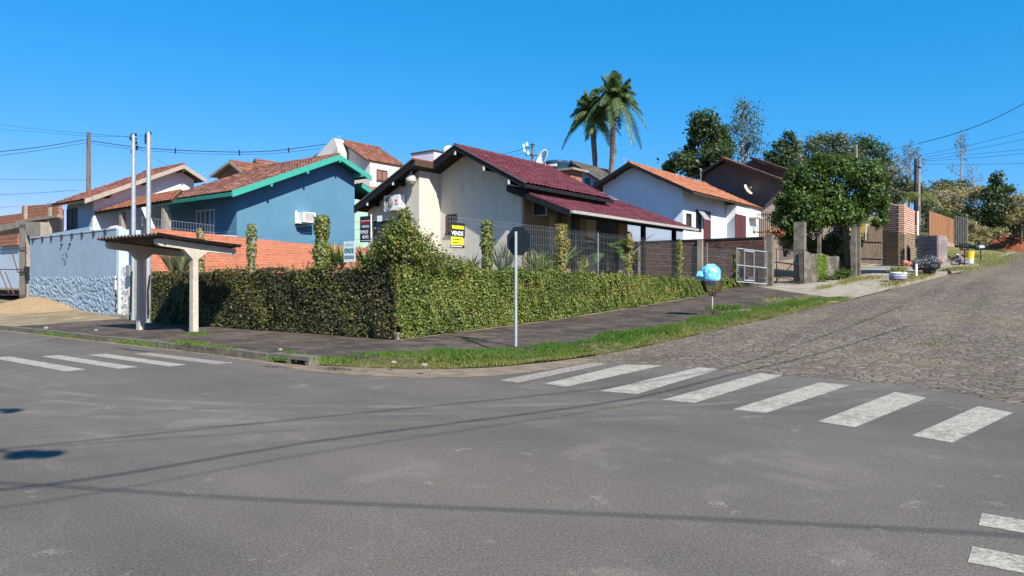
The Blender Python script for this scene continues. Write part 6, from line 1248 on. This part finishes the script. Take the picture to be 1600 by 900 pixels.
bars = thing('iron_railing', 'dark bars between the pink brick wall and the orange fence', 'railing', tuple(wp_(1441, 370, 44))); m = MB()
for i in range(8): m.tube([wp_(1434+i*2.4, 322, 44), wp_(1434+i*2.4, 368, 44)], .02, 4)
obj('bar', m, M_BLACKM, bars); t_ = tag(obj('white_pipe_post', MB().tube([wp_(1434, 330, 41.3), wp_(1434, 370, 41.3)], .06, 8), M_WHITEM), 'short white pipe beside the pink brick wall', 'pipe')

# ================================================================== TREES
DKG = m_leaf('dark_tree_leaf', [(.010, .020, .010), (.022, .042, .018), (.04, .07, .025), (.07, .10, .035)], .2); MDG = m_leaf('garden_tree_leaf', [(.008, .020, .004), (.016, .042, .008), (.033, .075, .014), (.065, .125, .022), (.15, .22, .04)], .25)
OLV = m_leaf('olive_tree_leaf', [(.028, .042, .032), (.055, .07, .045), (.085, .098, .055), (.13, .135, .075)], .2); TAN_ = m_leaf('dry_vine_leaf', [(.14, .11, .055), (.27, .21, .105), (.38, .30, .16), (.18, .16, .07)], .25); BRN = m_leaf('brown_twig_leaf', [(.09, .07, .06), (.15, .11, .09), (.06, .06, .04)], .2)
def tree(name, label, D, blobs, mat, size, n, trunk, tw=.2, group=None, shell=.35, cs=.24, bark=None, cat='tree', limbs=True, cluster=26, dj=.25):
    """blobs: (px, py, rx px, ry px) of crown clumps, trunk: [(px,py)...] from foot up"""
    k = D/FPX; foot = wp_(trunk[0][0], trunk[0][1], D); t_ = thing(name, label, cat, tuple(foot), group); Ps, Ns = [], []; ar = sum(b[2]*b[3] for b in blobs); fork = wp_(trunk[-1][0], trunk[-1][1], D)
    m = MB(); pts = [wp_(x, y, D) for x, y in trunk]; m.tube(pts, [tw*(1-.45*i/max(1, len(pts)-1)) for i in range(len(pts))], 8)
    for (x, y, rx, ry) in blobs:
        dd = random.uniform(-1, 1)*dj*rx*k*2; c = wp_(x, y, D)+Vector((0, dd, 0)); rr = (rx*k, min(rx, ry*1.3)*k, ry*k); P, Q = blob_leaves(max(20, int(n*rx*ry/ar)), c, rr, shell, cs=cs, cluster=cluster); Ps.append(P); Ns.append(Q)
        if limbs: mid = fork.lerp(c, .5)+Vector((0, 0, -.08*ry*k)); m.tube([fork, mid, c+Vector((0, 0, ry*k*.2))], [tw*.42, tw*.25, tw*.08], 5)
    obj('trunk', m, bark or M_BARK, t_); leaf_cloud('crown', np.concatenate(Ps), np.concatenate(Ns), size, mat, t_, .7, .6); return t_
# leafy garden tree in front
tree('leafy_tree', 'dense round green garden tree overhanging the low grey wall', 37.5, [(1258, 278, 24, 20), (1300, 262, 24, 18), (1345, 275, 28, 20), (1362, 305, 22, 20), (1300, 300, 30, 20), (1250, 315, 26, 20), (1340, 325, 32, 18), (1236, 285, 14, 14), (1374, 285, 12, 14), (1275, 342, 26, 16), (1318, 338, 24, 14), (1276, 250, 12, 9), (1330, 254, 14, 8), (1224, 322, 12, 14), (1382, 325, 10, 12), (1246, 352, 16, 14), (1300, 325, 28, 16), (1228, 348, 10, 10), (1372, 345, 12, 9)], MDG, .17, 27000, [(1326, 420), (1324, 385), (1318, 350)], .22, shell=.5, cs=.22, cluster=34)
shrub('vine_curtain', 'dark vine curtain hanging round the trunk under the leafy tree', 'vine', [(wp_(1320, 372, 38.2), (.75, .4, .8)), (wp_(1333, 388, 38), (.35, .3, .7)), (wp_(1300, 375, 38.3), (.45, .35, .4)), (wp_(1322, 398, 38), (.35, .25, .35)), (wp_(1270, 375, 38.5), (.5, .4, .6))], 4200, .13, DKG)
shrub('flowering_shrub', 'yellow tinged shrub between the square post and the broad pillar', 'shrub', [(wp_(1226, 362, 38.3), (.55, .5, .7)), (wp_(1232, 378, 38.3), (.5, .4, .5)), (wp_(1216, 340, 38.5), (.35, .4, .5)), (wp_(1240, 350, 38.5), (.4, .4, .5))], 3200, .13, LV_MID)
shrub('dry_creeper', 'rusty red dry creeper draped on the iron railing at the wall top', 'creeper', [(wp_(1208, 361, 37.5), (.42, .3, .14)), (wp_(1218, 366, 37.5), (.25, .25, .12))], 500, .11, m_leaf('rust_leaf', [(.2, .06, .03), (.36, .13, .07), (.42, .2, .1)], .2))
shrub('weed_clump', 'bright green weeds along the foot of the low grey wall', 'weeds', [(wp_(1322, 425, 37.3), (.6, .3, .22)), (wp_(1312, 429, 37), (.5, .3, .18)), (wp_(1290, 433, 36.2), (.3, .25, .15))], 1500, .09, MDG)
# dark trees behind the white uphill house
tree('broadleaf_tree', 'dark broadleaf tree with uneven clumps right of the palms', 62, [(1098, 195, 22, 18), (1118, 215, 22, 20), (1088, 212, 13, 16), (1130, 232, 20, 16), (1110, 245, 24, 18), (1062, 255, 22, 15), (1078, 232, 10, 12), (1100, 262, 24, 14), (1048, 262, 12, 10), (1132, 208, 9, 12), (1085, 262, 20, 12)], DKG, .30, 9000, [(1100, 300), (1098, 262), (1102, 235)], .22, shell=.4, bark=M_BARKP, cluster=18)
tree('thin_tree', 'tall thin see through tree between the dark broadleaf tree and the mesh dish', 66, [(1160, 178, 22, 20), (1148, 200, 16, 14), (1175, 200, 18, 18), (1160, 222, 26, 16), (1182, 225, 12, 16), (1140, 228, 12, 12), (1165, 245, 24, 12), (1160, 164, 10, 8)], OLV, .20, 2600, [(1160, 300), (1160, 230), (1160, 175)], .12, shell=.1, cs=.3, bark=M_BARKP, cluster=7)
tree('conical_tree', 'dark pointed conical tree above the stepped brown roofs', 70, [(1230, 216, 10, 10), (1222, 232, 18, 14), (1238, 235, 14, 14), (1215, 250, 22, 14), (1236, 255, 20, 14), (1225, 270, 26, 12), (1203, 240, 8, 8)], DKG, .26, 5200, [(1226, 310), (1226, 260)], .25, shell=.3)
tree('hill_tree', 'wide feathery tree crown on the hill directly above the leafy garden tree', 74, [(1290, 218, 22, 12), (1265, 228, 16, 12), (1312, 222, 20, 14), (1300, 240, 30, 14), (1275, 250, 24, 14), (1325, 245, 18, 14), (1250, 245, 12, 12)], OLV, .26, 5200, [(1295, 310), (1295, 250)], .25, shell=.15, cs=.28, cluster=12)
tree('hill_tree', 'feathery hill tree just right of the short grey post above the garden tree', 76, [(1352, 222, 18, 12), (1340, 240, 18, 14), (1368, 240, 18, 16), (1380, 255, 14, 12), (1355, 262, 24, 14)], DKG, .26, 4200, [(1356, 320), (1356, 255)], .25, shell=.15, cs=.28, cluster=12)
tree('grey_tree', 'grey brown half bare tree sloping down to the right of the garden tree', 60, [(1385, 275, 20, 18), (1400, 295, 16, 14), (1372, 295, 16, 14), (1392, 310, 22, 10)], m_leaf('grey_brown_leaf', [(.07, .06, .04), (.13, .11, .07), (.18, .15, .1), (.08, .09, .04)], .2), .2, 3300, [(1388, 330), (1386, 290)], .12, shell=.2, cluster=8)
def bare_tree(label, D, x, y0, y1, spread, n, tufts, mat=BRN):
    t_ = thing('bare_tree', label, 'tree', tuple(wp_(x, y0, D))); m = MB(); top = wp_(x, y1, D); m.tube([wp_(x, y0, D), wp_(x+1, (y0+y1)/2, D), top], [.11, .07, .02], 5); ends = []; k = D/FPX
    for i in range(n):
        t = random.uniform(.25, .95); p = wp_(x, y0, D).lerp(top, t); an = random.uniform(0, 6.283); L_ = spread*k*(1.15-t*.8)*random.uniform(.6, 1.1); e = p+Vector((math.cos(an)*L_, math.sin(an)*L_, L_*random.uniform(.5, 1.1))); mid = p.lerp(e, .5)+Vector((0, 0, -.1)); m.tube([p, mid, e], [.03, .02, .008], 4)
        for q in range(5): f = mid.lerp(e, random.random()); g = f+Vector((random.gauss(0, .35), random.gauss(0, .35), random.uniform(.2, .8)))*L_*.45; m.tube([f, g], .009, 3); ends.append(g)
    obj('trunk', m, M_BARKP, t_); P = np.concatenate([np.array(e)+rng.normal(0, .16, (tufts, 3)) for e in ends]); leaf_cloud('leaves', P, np.tile((0, 0, 1.), (len(P), 1)), .14, mat, t_); return t_
bare_tree('nearly bare tree with brown tufts left of the twin utility posts', 66, 1421, 320, 222, 28, 26, 7); bare_tree('tall spindly bare tree alone against the sky near the right edge', 68, 1501, 300, 208, 16, 22, 4); bare_tree('small bare sapling right of the tall spindly tree', 66, 1520, 305, 262, 14, 14, 3); bare_tree('thin bare branches between the conical tree and the hill tree', 72, 1250, 290, 208, 12, 14, 1)
# dry and dark growth on the hillside
tree('dry_bush', 'large straw coloured dry vine mound on the hillside', 58, [(1480, 306, 26, 14), (1510, 312, 26, 18), (1530, 300, 16, 10), (1465, 325, 18, 12), (1497, 330, 26, 12), (1460, 312, 12, 10)], TAN_, .16, 8000, [(1495, 370), (1495, 330)], .1, shell=.6, cat='bush', limbs=False)
tree('dark_bush', 'dark green bush crown behind the straw coloured mound', 63, [(1470, 292, 18, 9), (1495, 289, 20, 8), (1445, 305, 14, 12), (1525, 300, 12, 8)], OLV, .2, 3200, [(1480, 330), (1480, 300)], .12, shell=.4, cat='bush', limbs=False)
tree('dark_tree', 'dark upright tree at the right of the straw coloured mound', 56, [(1556, 280, 9, 11), (1562, 296, 16, 14), (1548, 305, 12, 14), (1570, 315, 16, 16), (1552, 330, 18, 16), (1578, 300, 8, 8)], DKG, .2, 5200, [(1560, 375), (1560, 310)], .12, shell=.4, cat='tree')
tree('dry_bush', 'straw coloured vine mass at the right edge of the view', 55, [(1592, 312, 14, 10), (1600, 330, 18, 12), (1582, 335, 12, 14), (1620, 320, 20, 16)], TAN_, .16, 3800, [(1596, 372), (1596, 330)], .1, shell=.6, cat='bush', limbs=False)
tree('dark_bush', 'dark thicket under the straw mound behind the grey wooden gate', 57, [(1465, 345, 18, 18), (1495, 350, 26, 18), (1525, 348, 24, 16), (1545, 352, 18, 16), (1575, 352, 22, 14), (1600, 350, 16, 14), (1635, 345, 25, 20)], DKG, .18, 9500, [(1530, 385), (1530, 355)], .1, shell=.35, cat='bush', limbs=False)
tree('dry_bush', 'pale scrubby undergrowth beside the litter stands', 50.5, [(1528, 360, 12, 8), (1545, 365, 14, 7), (1522, 372, 10, 7), (1560, 362, 12, 6), (1520, 350, 7, 7)], TAN_, .11, 3800, [(1540, 385), (1540, 370)], .05, shell=.4, cat='bush', limbs=False)
tree('low_bush', 'mossy green bushes above the pink brick wall', 54, [(1405, 305, 16, 12), (1425, 300, 16, 14), (1445, 322, 12, 10), (1412, 285, 10, 10), (1390, 318, 10, 8)], OLV, .17, 4200, [(1420, 345), (1420, 310)], .08, shell=.35, cat='bush', limbs=False)
m = MB(); ca_, cb_2, _ = fd(1606, 380, 59); G = []
for i in range(40):
    row = []
    for j in range(30):
        a, b = ca_+(i/39-.5)*6, cb_2+(j/29-.5)*7; rr_ = math.hypot((a-ca_)/2.9, (b-cb_2)/3.2); h = max(0, 1-rr_)**.8*1.9*(1+.18*math.sin(a*3.1+b)+.14*math.sin(b*4.3-a*2)+.08*math.sin(a*9+b*7)); row.append(W(a, b, max(gz(a, b), zr(b))-.12+h+random.uniform(0, .05)*(rr_ < 1)))
    G.append(row)
m.grid(G); tag(obj('red_soil_heap', m, m_dirt('red_soil', (.17, .055, .03), (.26, .09, .05), (.32, .14, .09), 1.5)), 'low mound of raw red soil at the right edge of the hillside', 'soil heap')
# palms
M_PALMT = m_bark('palm_trunk', (.09, .075, .06), (.23, .20, .165), 5); M_PALM = m_leaf('palm_leaflet', [(.015, .04, .022), (.035, .075, .034), (.065, .115, .044), (.115, .165, .055), (.20, .22, .075)], .25)
def palm(label, D, xb, yb, xt, yt, seed, L):
    random.seed(seed); t_ = thing('palm_tree', label, 'palm tree', tuple(wp_(xb, yb, D)), 'pair of tall palms'); top = wp_(xt, yt, D); base = wp_(xb, yb+60, D); m = MB()
    m.tube([base, base.lerp(top, .5)+Vector((.05, 0, 0)), base.lerp(top, .9), top], [.20, .19, .21, .13], 10); obj('trunk', m, M_PALMT, t_); V, F, U = [], [], []; rm = MB()
    for i in range(32):
        az = i*2.399+random.uniform(-.3, .3); f = (i+.5)/32; el = 1.45-1.1*f+random.uniform(-.12, .12); pts = frond(V, F, U, top, az, el, L*random.uniform(.85, 1.1), (.22+1.35*f**1.4)*L/2.8, 54, .60, .075, .75, .22, .45); rm.tube(pts[::8]+[pts[-1]], .022, 4, False)
    mesh_obj('fronds', V, F, U, M_PALM, t_); obj('rachis', rm, M_YUC, t_)
    m = MB(); p = top-Vector((0, .3, .5)); [m.tube([p, p+Vector((random.gauss(0, .25), -.2, -random.uniform(.3, .8)))], .04, 4) for _ in range(9)]; obj('fruit_stalk', m, m_plain('ochre_stalk', (.35, .27, .08), .7), t_)
palm('shorter palm, left of the pair, with a denser dark crown', 52, 934, 285, 925, 182, 5, 2.5); palm('taller palm, right of the pair, with a spear like top', 50, 951, 275, 960, 160, 8, 2.8); random.seed(99)

# ================================================================== POLES AND WIRES
M_WIRE = m_plain('black_cable_skin', (.02, .02, .022), .6)
def upole(name, label, x, y0, y1, D, w0, w1, mat, shape='round'):
    t_ = thing(name, label, 'utility pole', tuple(wp_(x, y1, D))); m = MB(); m.tube([wp_(x-.5, y1, D)-Vector((0, 0, .3)), wp_(x, y0, D)], [w0, w1], 8); obj('shaft', m, mat, t_); return t_
def ins(t_, x, y, D, r=.05, n_=1): m = MB(); p = wp_(x, y, D); m.lathe(p, [(.01, -.06), (r, -.05), (r*.6, 0), (r, .04), (.01, .06)], 8); return obj('insulator', m, M_BLACKM, t_)
u1 = upole('service_pole', 'slim galvanised service pole, left one of the two by the white pillar', 209, 210, 490, 25.2, .085, .07, M_GALV)
for x, y in ((204, 216), (206, 218), (213, 223), (214, 230), (214, 232), (206, 237)): ins(u1, x, y, 25.2, .045)
m = MB(); m.tube([wp_(203, 216, 25.2), wp_(214, 217, 25.2)], .03, 6); m.tube([wp_(205, 210.5, 25.2), wp_(213, 210.5, 25.2)], .05, 6); obj('bracket', m, M_BLACKM, u1); m = MB(); m.tube([wp_(205.5, 424, 25.0), wp_(204, 488, 25.0)], .035, 6); obj('conduit', m, M_BLACKM, u1)
u2 = upole('service_pole', 'slim galvanised service pole, right one of the two beside the shelter roof', 232.5, 207, 500, 24.5, .085, .075, M_GALV)
for x, y in ((227.5, 212), (227.5, 217), (227.5, 222), (229, 211)): ins(u2, x, y, 24.5, .04)
m = MB(); m.tube([wp_(228.5, 208, 24.5), wp_(236, 208, 24.5)], .045, 6); m.tube([wp_(227.5, 210, 24.5), wp_(227.5, 226, 24.5)], .012, 5); obj('bracket', m, M_BLACKM, u2); m = MB(); m.tube([wp_(234, 430, 24.3), wp_(231, 455, 24.3), wp_(232, 492, 24.3)], .03, 6); obj('conduit', m, M_BLACKM, u2)
u3 = upole('utility_pole', 'brown timber utility pole rising behind the white left house', 138.5, 207, 330, 52, .17, .13, m_bark('pole_timber', (.10, .075, .055), (.2, .16, .12)))
m = MB(); m.tube([wp_(136, 211, 51.8), wp_(136.5, 224, 51.8)], .03, 5); obj('bracket', m, M_BLACKM, u3)
u4 = upole('utility_pole', 'small utility pole with insulators behind the maroon roof', 832, 223, 285, 62, .12, .10, m_plain('weathered_pole', (.16, .12, .1), .9))
for x0, x1, y in ((818, 832, 231), (820, 832, 241), (828, 836, 226), (822, 840, 243)): m = MB(); m.tube([wp_(x0, y, 61.8), wp_(x1, y, 61.8)], .04, 5); obj('crossarm', m, M_DARKW, u4)
for x, y in ((818, 229), (823, 226), (819, 236), (825, 240)): m = MB(); p = wp_(x, y, 61.7); m.lathe(p, [(.02, -.25), (.13, -.12), (.13, .1), (.02, .25)], 8); obj('insulator', m, m_plain('glassy_insulator', (.45, .62, .66), .3), u4)
u5 = upole('utility_pole', 'black timber post of the twin utility posts on the hill', 1430.5, 248, 345, 52, .10, .09, M_DARKW); u6 = upole('utility_pole', 'pale concrete post of the twin utility posts on the hill', 1436, 246, 345, 51.6, .11, .09, M_CONC)
m = MB(); m.tube([wp_(1428, 258, 51.5), wp_(1439, 262, 51.5)], .05, 5); m.tube([wp_(1436, 246, 51.5), wp_(1439, 242, 51.5)], .04, 5); obj('bracket', m, M_DARKW, u6)
upole('utility_pole', 'short pale post top sticking out above the garden tree', 1338.5, 226, 300, 60, .09, .07, M_CONC)
def wire(label, pts, r=.012, group='overhead wires', name='overhead_wire'):
    P = [wp_(*p) for p in pts]; out = []
    for i in range(len(P)-1):
        for k in range(6): out.append(P[i].lerp(P[i+1], k/6))
    out.append(P[-1])
    for _ in range(3): out = [out[0]]+[(out[i-1]+out[i]*2+out[i+1])/4 for i in range(1, len(out)-1)]+[out[-1]]
    m = MB(); m.tube(out, r, 4); return tag(obj(name, m, M_WIRE), label, 'wire', group)
wire('upper wire from the left edge to the brown timber pole', [(-60, 246, 45), (0, 237, 47), (70, 229, 50), (135, 218, 51.8)], .022); wire('lower wire from the left edge to the brown timber pole', [(-60, 252, 45), (0, 243, 47), (70, 234, 50), (136, 223, 51.8)], .014)
wire('thick twin cable from the brown timber pole across to the tall white house', [(142, 220, 51.8), (209, 230, 46), (280, 235, 46), (372, 238, 47), (430, 236, 49), (510, 225, 52)], .024); wire('thin cable hanging just under the thick cable left of the tall white house', [(142, 224, 51.8), (209, 234, 46), (300, 240, 46), (372, 242, 47), (430, 240, 49), (500, 232, 52)], .012)
for x, y in ((274, 235), (374, 238), (451, 234)): m = MB(); p = wp_(x, y, 46 if x < 400 else 49); m.tube([p+Vector((0, 0, .14)), p-Vector((0, 0, .2))], .05, 6); tag(obj('cable_spacer', m, M_WIRE), {274: 'left', 374: 'middle', 451: 'right'}[x]+' one of the three small spacers on the thick cable over the blue house', 'cable spacer', 'spacers on the thick cable')
wire('faint topmost wire reaching the service poles from the upper left', [(-40, 190, 38), (60, 202, 34), (150, 210, 29), (204, 214, 25.2)], .006); wire('faint wire below the topmost one at the upper left', [(-40, 200, 38), (60, 206, 34), (150, 214, 29), (228, 212, 24.6)], .005)
wire('faint low wire crossing the sky far left', [(-40, 279, 60), (60, 281, 58), (140, 281, 56)], .012); wire('faint wire just above the tiled roof far left', [(-40, 305, 60), (40, 303, 58), (120, 297, 56)], .014); wire('lowest faint wire far left above the brick building', [(-40, 327, 62), (30, 322, 60)], .012)
wire('service wire from the left service pole to the blue house roof', [(213, 224, 25.2), (225, 240, 27), (262, 258, 30)], .006)
wire('thick drooping wire from the upper right edge to the twin posts', [(1640, 138, 40), (1600, 162, 42), (1545, 190, 45), (1490, 210, 48), (1436, 224, 51)], .022); wire('thin wire continuing left from the twin posts to the hill trees', [(1436, 224, 51), (1405, 232, 56), (1375, 234, 62)], .01)
for k, (y0, y1, y2) in enumerate(((196, 226, 243), (210, 234, 247), (230, 241, 250), (236, 247, 252), (255, 257, 256))):
    wire(['topmost of the thin parallel wires right of the twin posts', 'second thin parallel wire right of the twin posts', 'third thin parallel wire right of the twin posts', 'fourth thin parallel wire right of the twin posts', 'lowest thin parallel wire right of the twin posts'][k], [(1640, y0, 42), (1520, y1, 47), (1438, y2, 51.5)], .010)
wire('cable running right from the cream house ridge to the small pole', [(735, 250, 62), (790, 240, 62), (822, 232, 61.8)], .02); wire('thin cable under the one to the small pole', [(760, 250, 62), (800, 243, 62), (822, 238, 61.8)], .012)
# the street pole behind the viewer and the cables over the crossing (their shadows fall on the asphalt)
def over(px_, py_, h, z=0.0):
    a, b, D = fz(px_, py_, z); g = Vector(W(a, b, z)); return g+LDIR*((h-z)/LDIR.z)
def shadow_wire(label, pts, r):
    P = [over(*p) for p in pts]; out = []
    for i in range(len(P)-1):
        for k in range(5): out.append(P[i].lerp(P[i+1], k/5))
    out.append(P[-1])
    for _ in range(4): out = [out[0]]+[(out[i-1]+out[i]*2+out[i+1])/4 for i in range(1, len(out)-1)]+[out[-1]]
    m = MB(); m.tube(out, r, 5); return tag(obj('overhead_wire', m, M_WIRE), label, 'wire', 'cables over the crossing')
sp_ = thing('street_lamp_pole', 'concrete street pole with a lamp arm on the near pavement behind the viewpoint', 'street lamp', W(-8.2, -15.0, 0)); m = MB(); m.tube([W(-8.2, -15.0, -.1), W(-8.2, -15.0, 9)], [.17, .11], 10); obj('shaft', m, M_CONC, sp_)
hd = over(38, 709, 6.8); ha, hb_2 = toab(hd.x, hd.y); m = MB(); m.tube([W(-8.2, -15, 7.6), tuple(hd+(Vector(W(-8.2, -15, 6.8))-hd)*.2+Vector((0, 0, .35))), tuple(hd)], .03, 6); obj('lamp_arm', m, M_GALV, sp_)
m = MB(); dv = (hd-Vector(W(-8.2, -15, 6.8))).normalized(); m.lathe(hd-Vector((0, 0, .02)), [(.01, -.09), (.15, -.06), (.17, 0), (.12, .07), (.01, .1)], 14); q = hd+dv*.22; m.lathe(q, [(.01, -.09), (.13, -.06), (.15, 0), (.1, .06), (.01, .08)], 14); obj('lamp_head', m, m_plain('lamp_grey', (.3, .3, .3), .5), sp_)
a_, b_ = toab(*over(22, 639, 7.4)[:2]); ca_ = over(18, 640, 7.4); m = MB(); m.tube([W(-8.2, -15, 7.4), tuple(ca_)], .04, 6); m.lathe(ca_-Vector((0, 0, .1)), [(.02, -.1), (.1, -.08), (.1, .1), (.02, .14)], 8); m.tube([ca_+Vector((-.22, .05, 0)), ca_+Vector((.2, -.05, 0))], .03, 5); obj('insulator_arm', m, M_DARKW, sp_)
shadow_wire('highest cable over the crossing, running up the stone street', [(-500, 745, 7), (0, 703, 7), (400, 661, 7), (880, 615, 7), (1060, 590, 7), (1180, 560, 7, .1), (1300, 514, 7, .45), (1420, 470, 7, .95)], .015)
shadow_wire('middle cable over the crossing, running up the stone street', [(-500, 800, 6.2), (0, 768, 6.2), (200, 740, 6.2), (480, 690, 6.2), (880, 640, 6.2), (1020, 618, 6.2), (1160, 580, 6.2), (1300, 536, 6.2, .35), (1450, 485, 6.2, .85)], .018)
shadow_wire('lowest thin cable beside the middle cable over the crossing', [(-500, 830, 6.0), (0, 796, 6.0), (200, 762, 6.0), (480, 708, 6.0), (880, 650, 6.0), (1040, 624, 6.0), (1180, 584, 6.0), (1320, 540, 6, .35)], .008)
shadow_wire('cable over the near lane, crossing the others at an angle', [(-500, 740, 6.5), (0, 754, 6.5), (90, 760, 6.5), (400, 781, 6.5), (800, 797, 6.5), (1200, 815, 6.5), (1560, 835, 6.5), (2300, 880, 6.5)], .015)
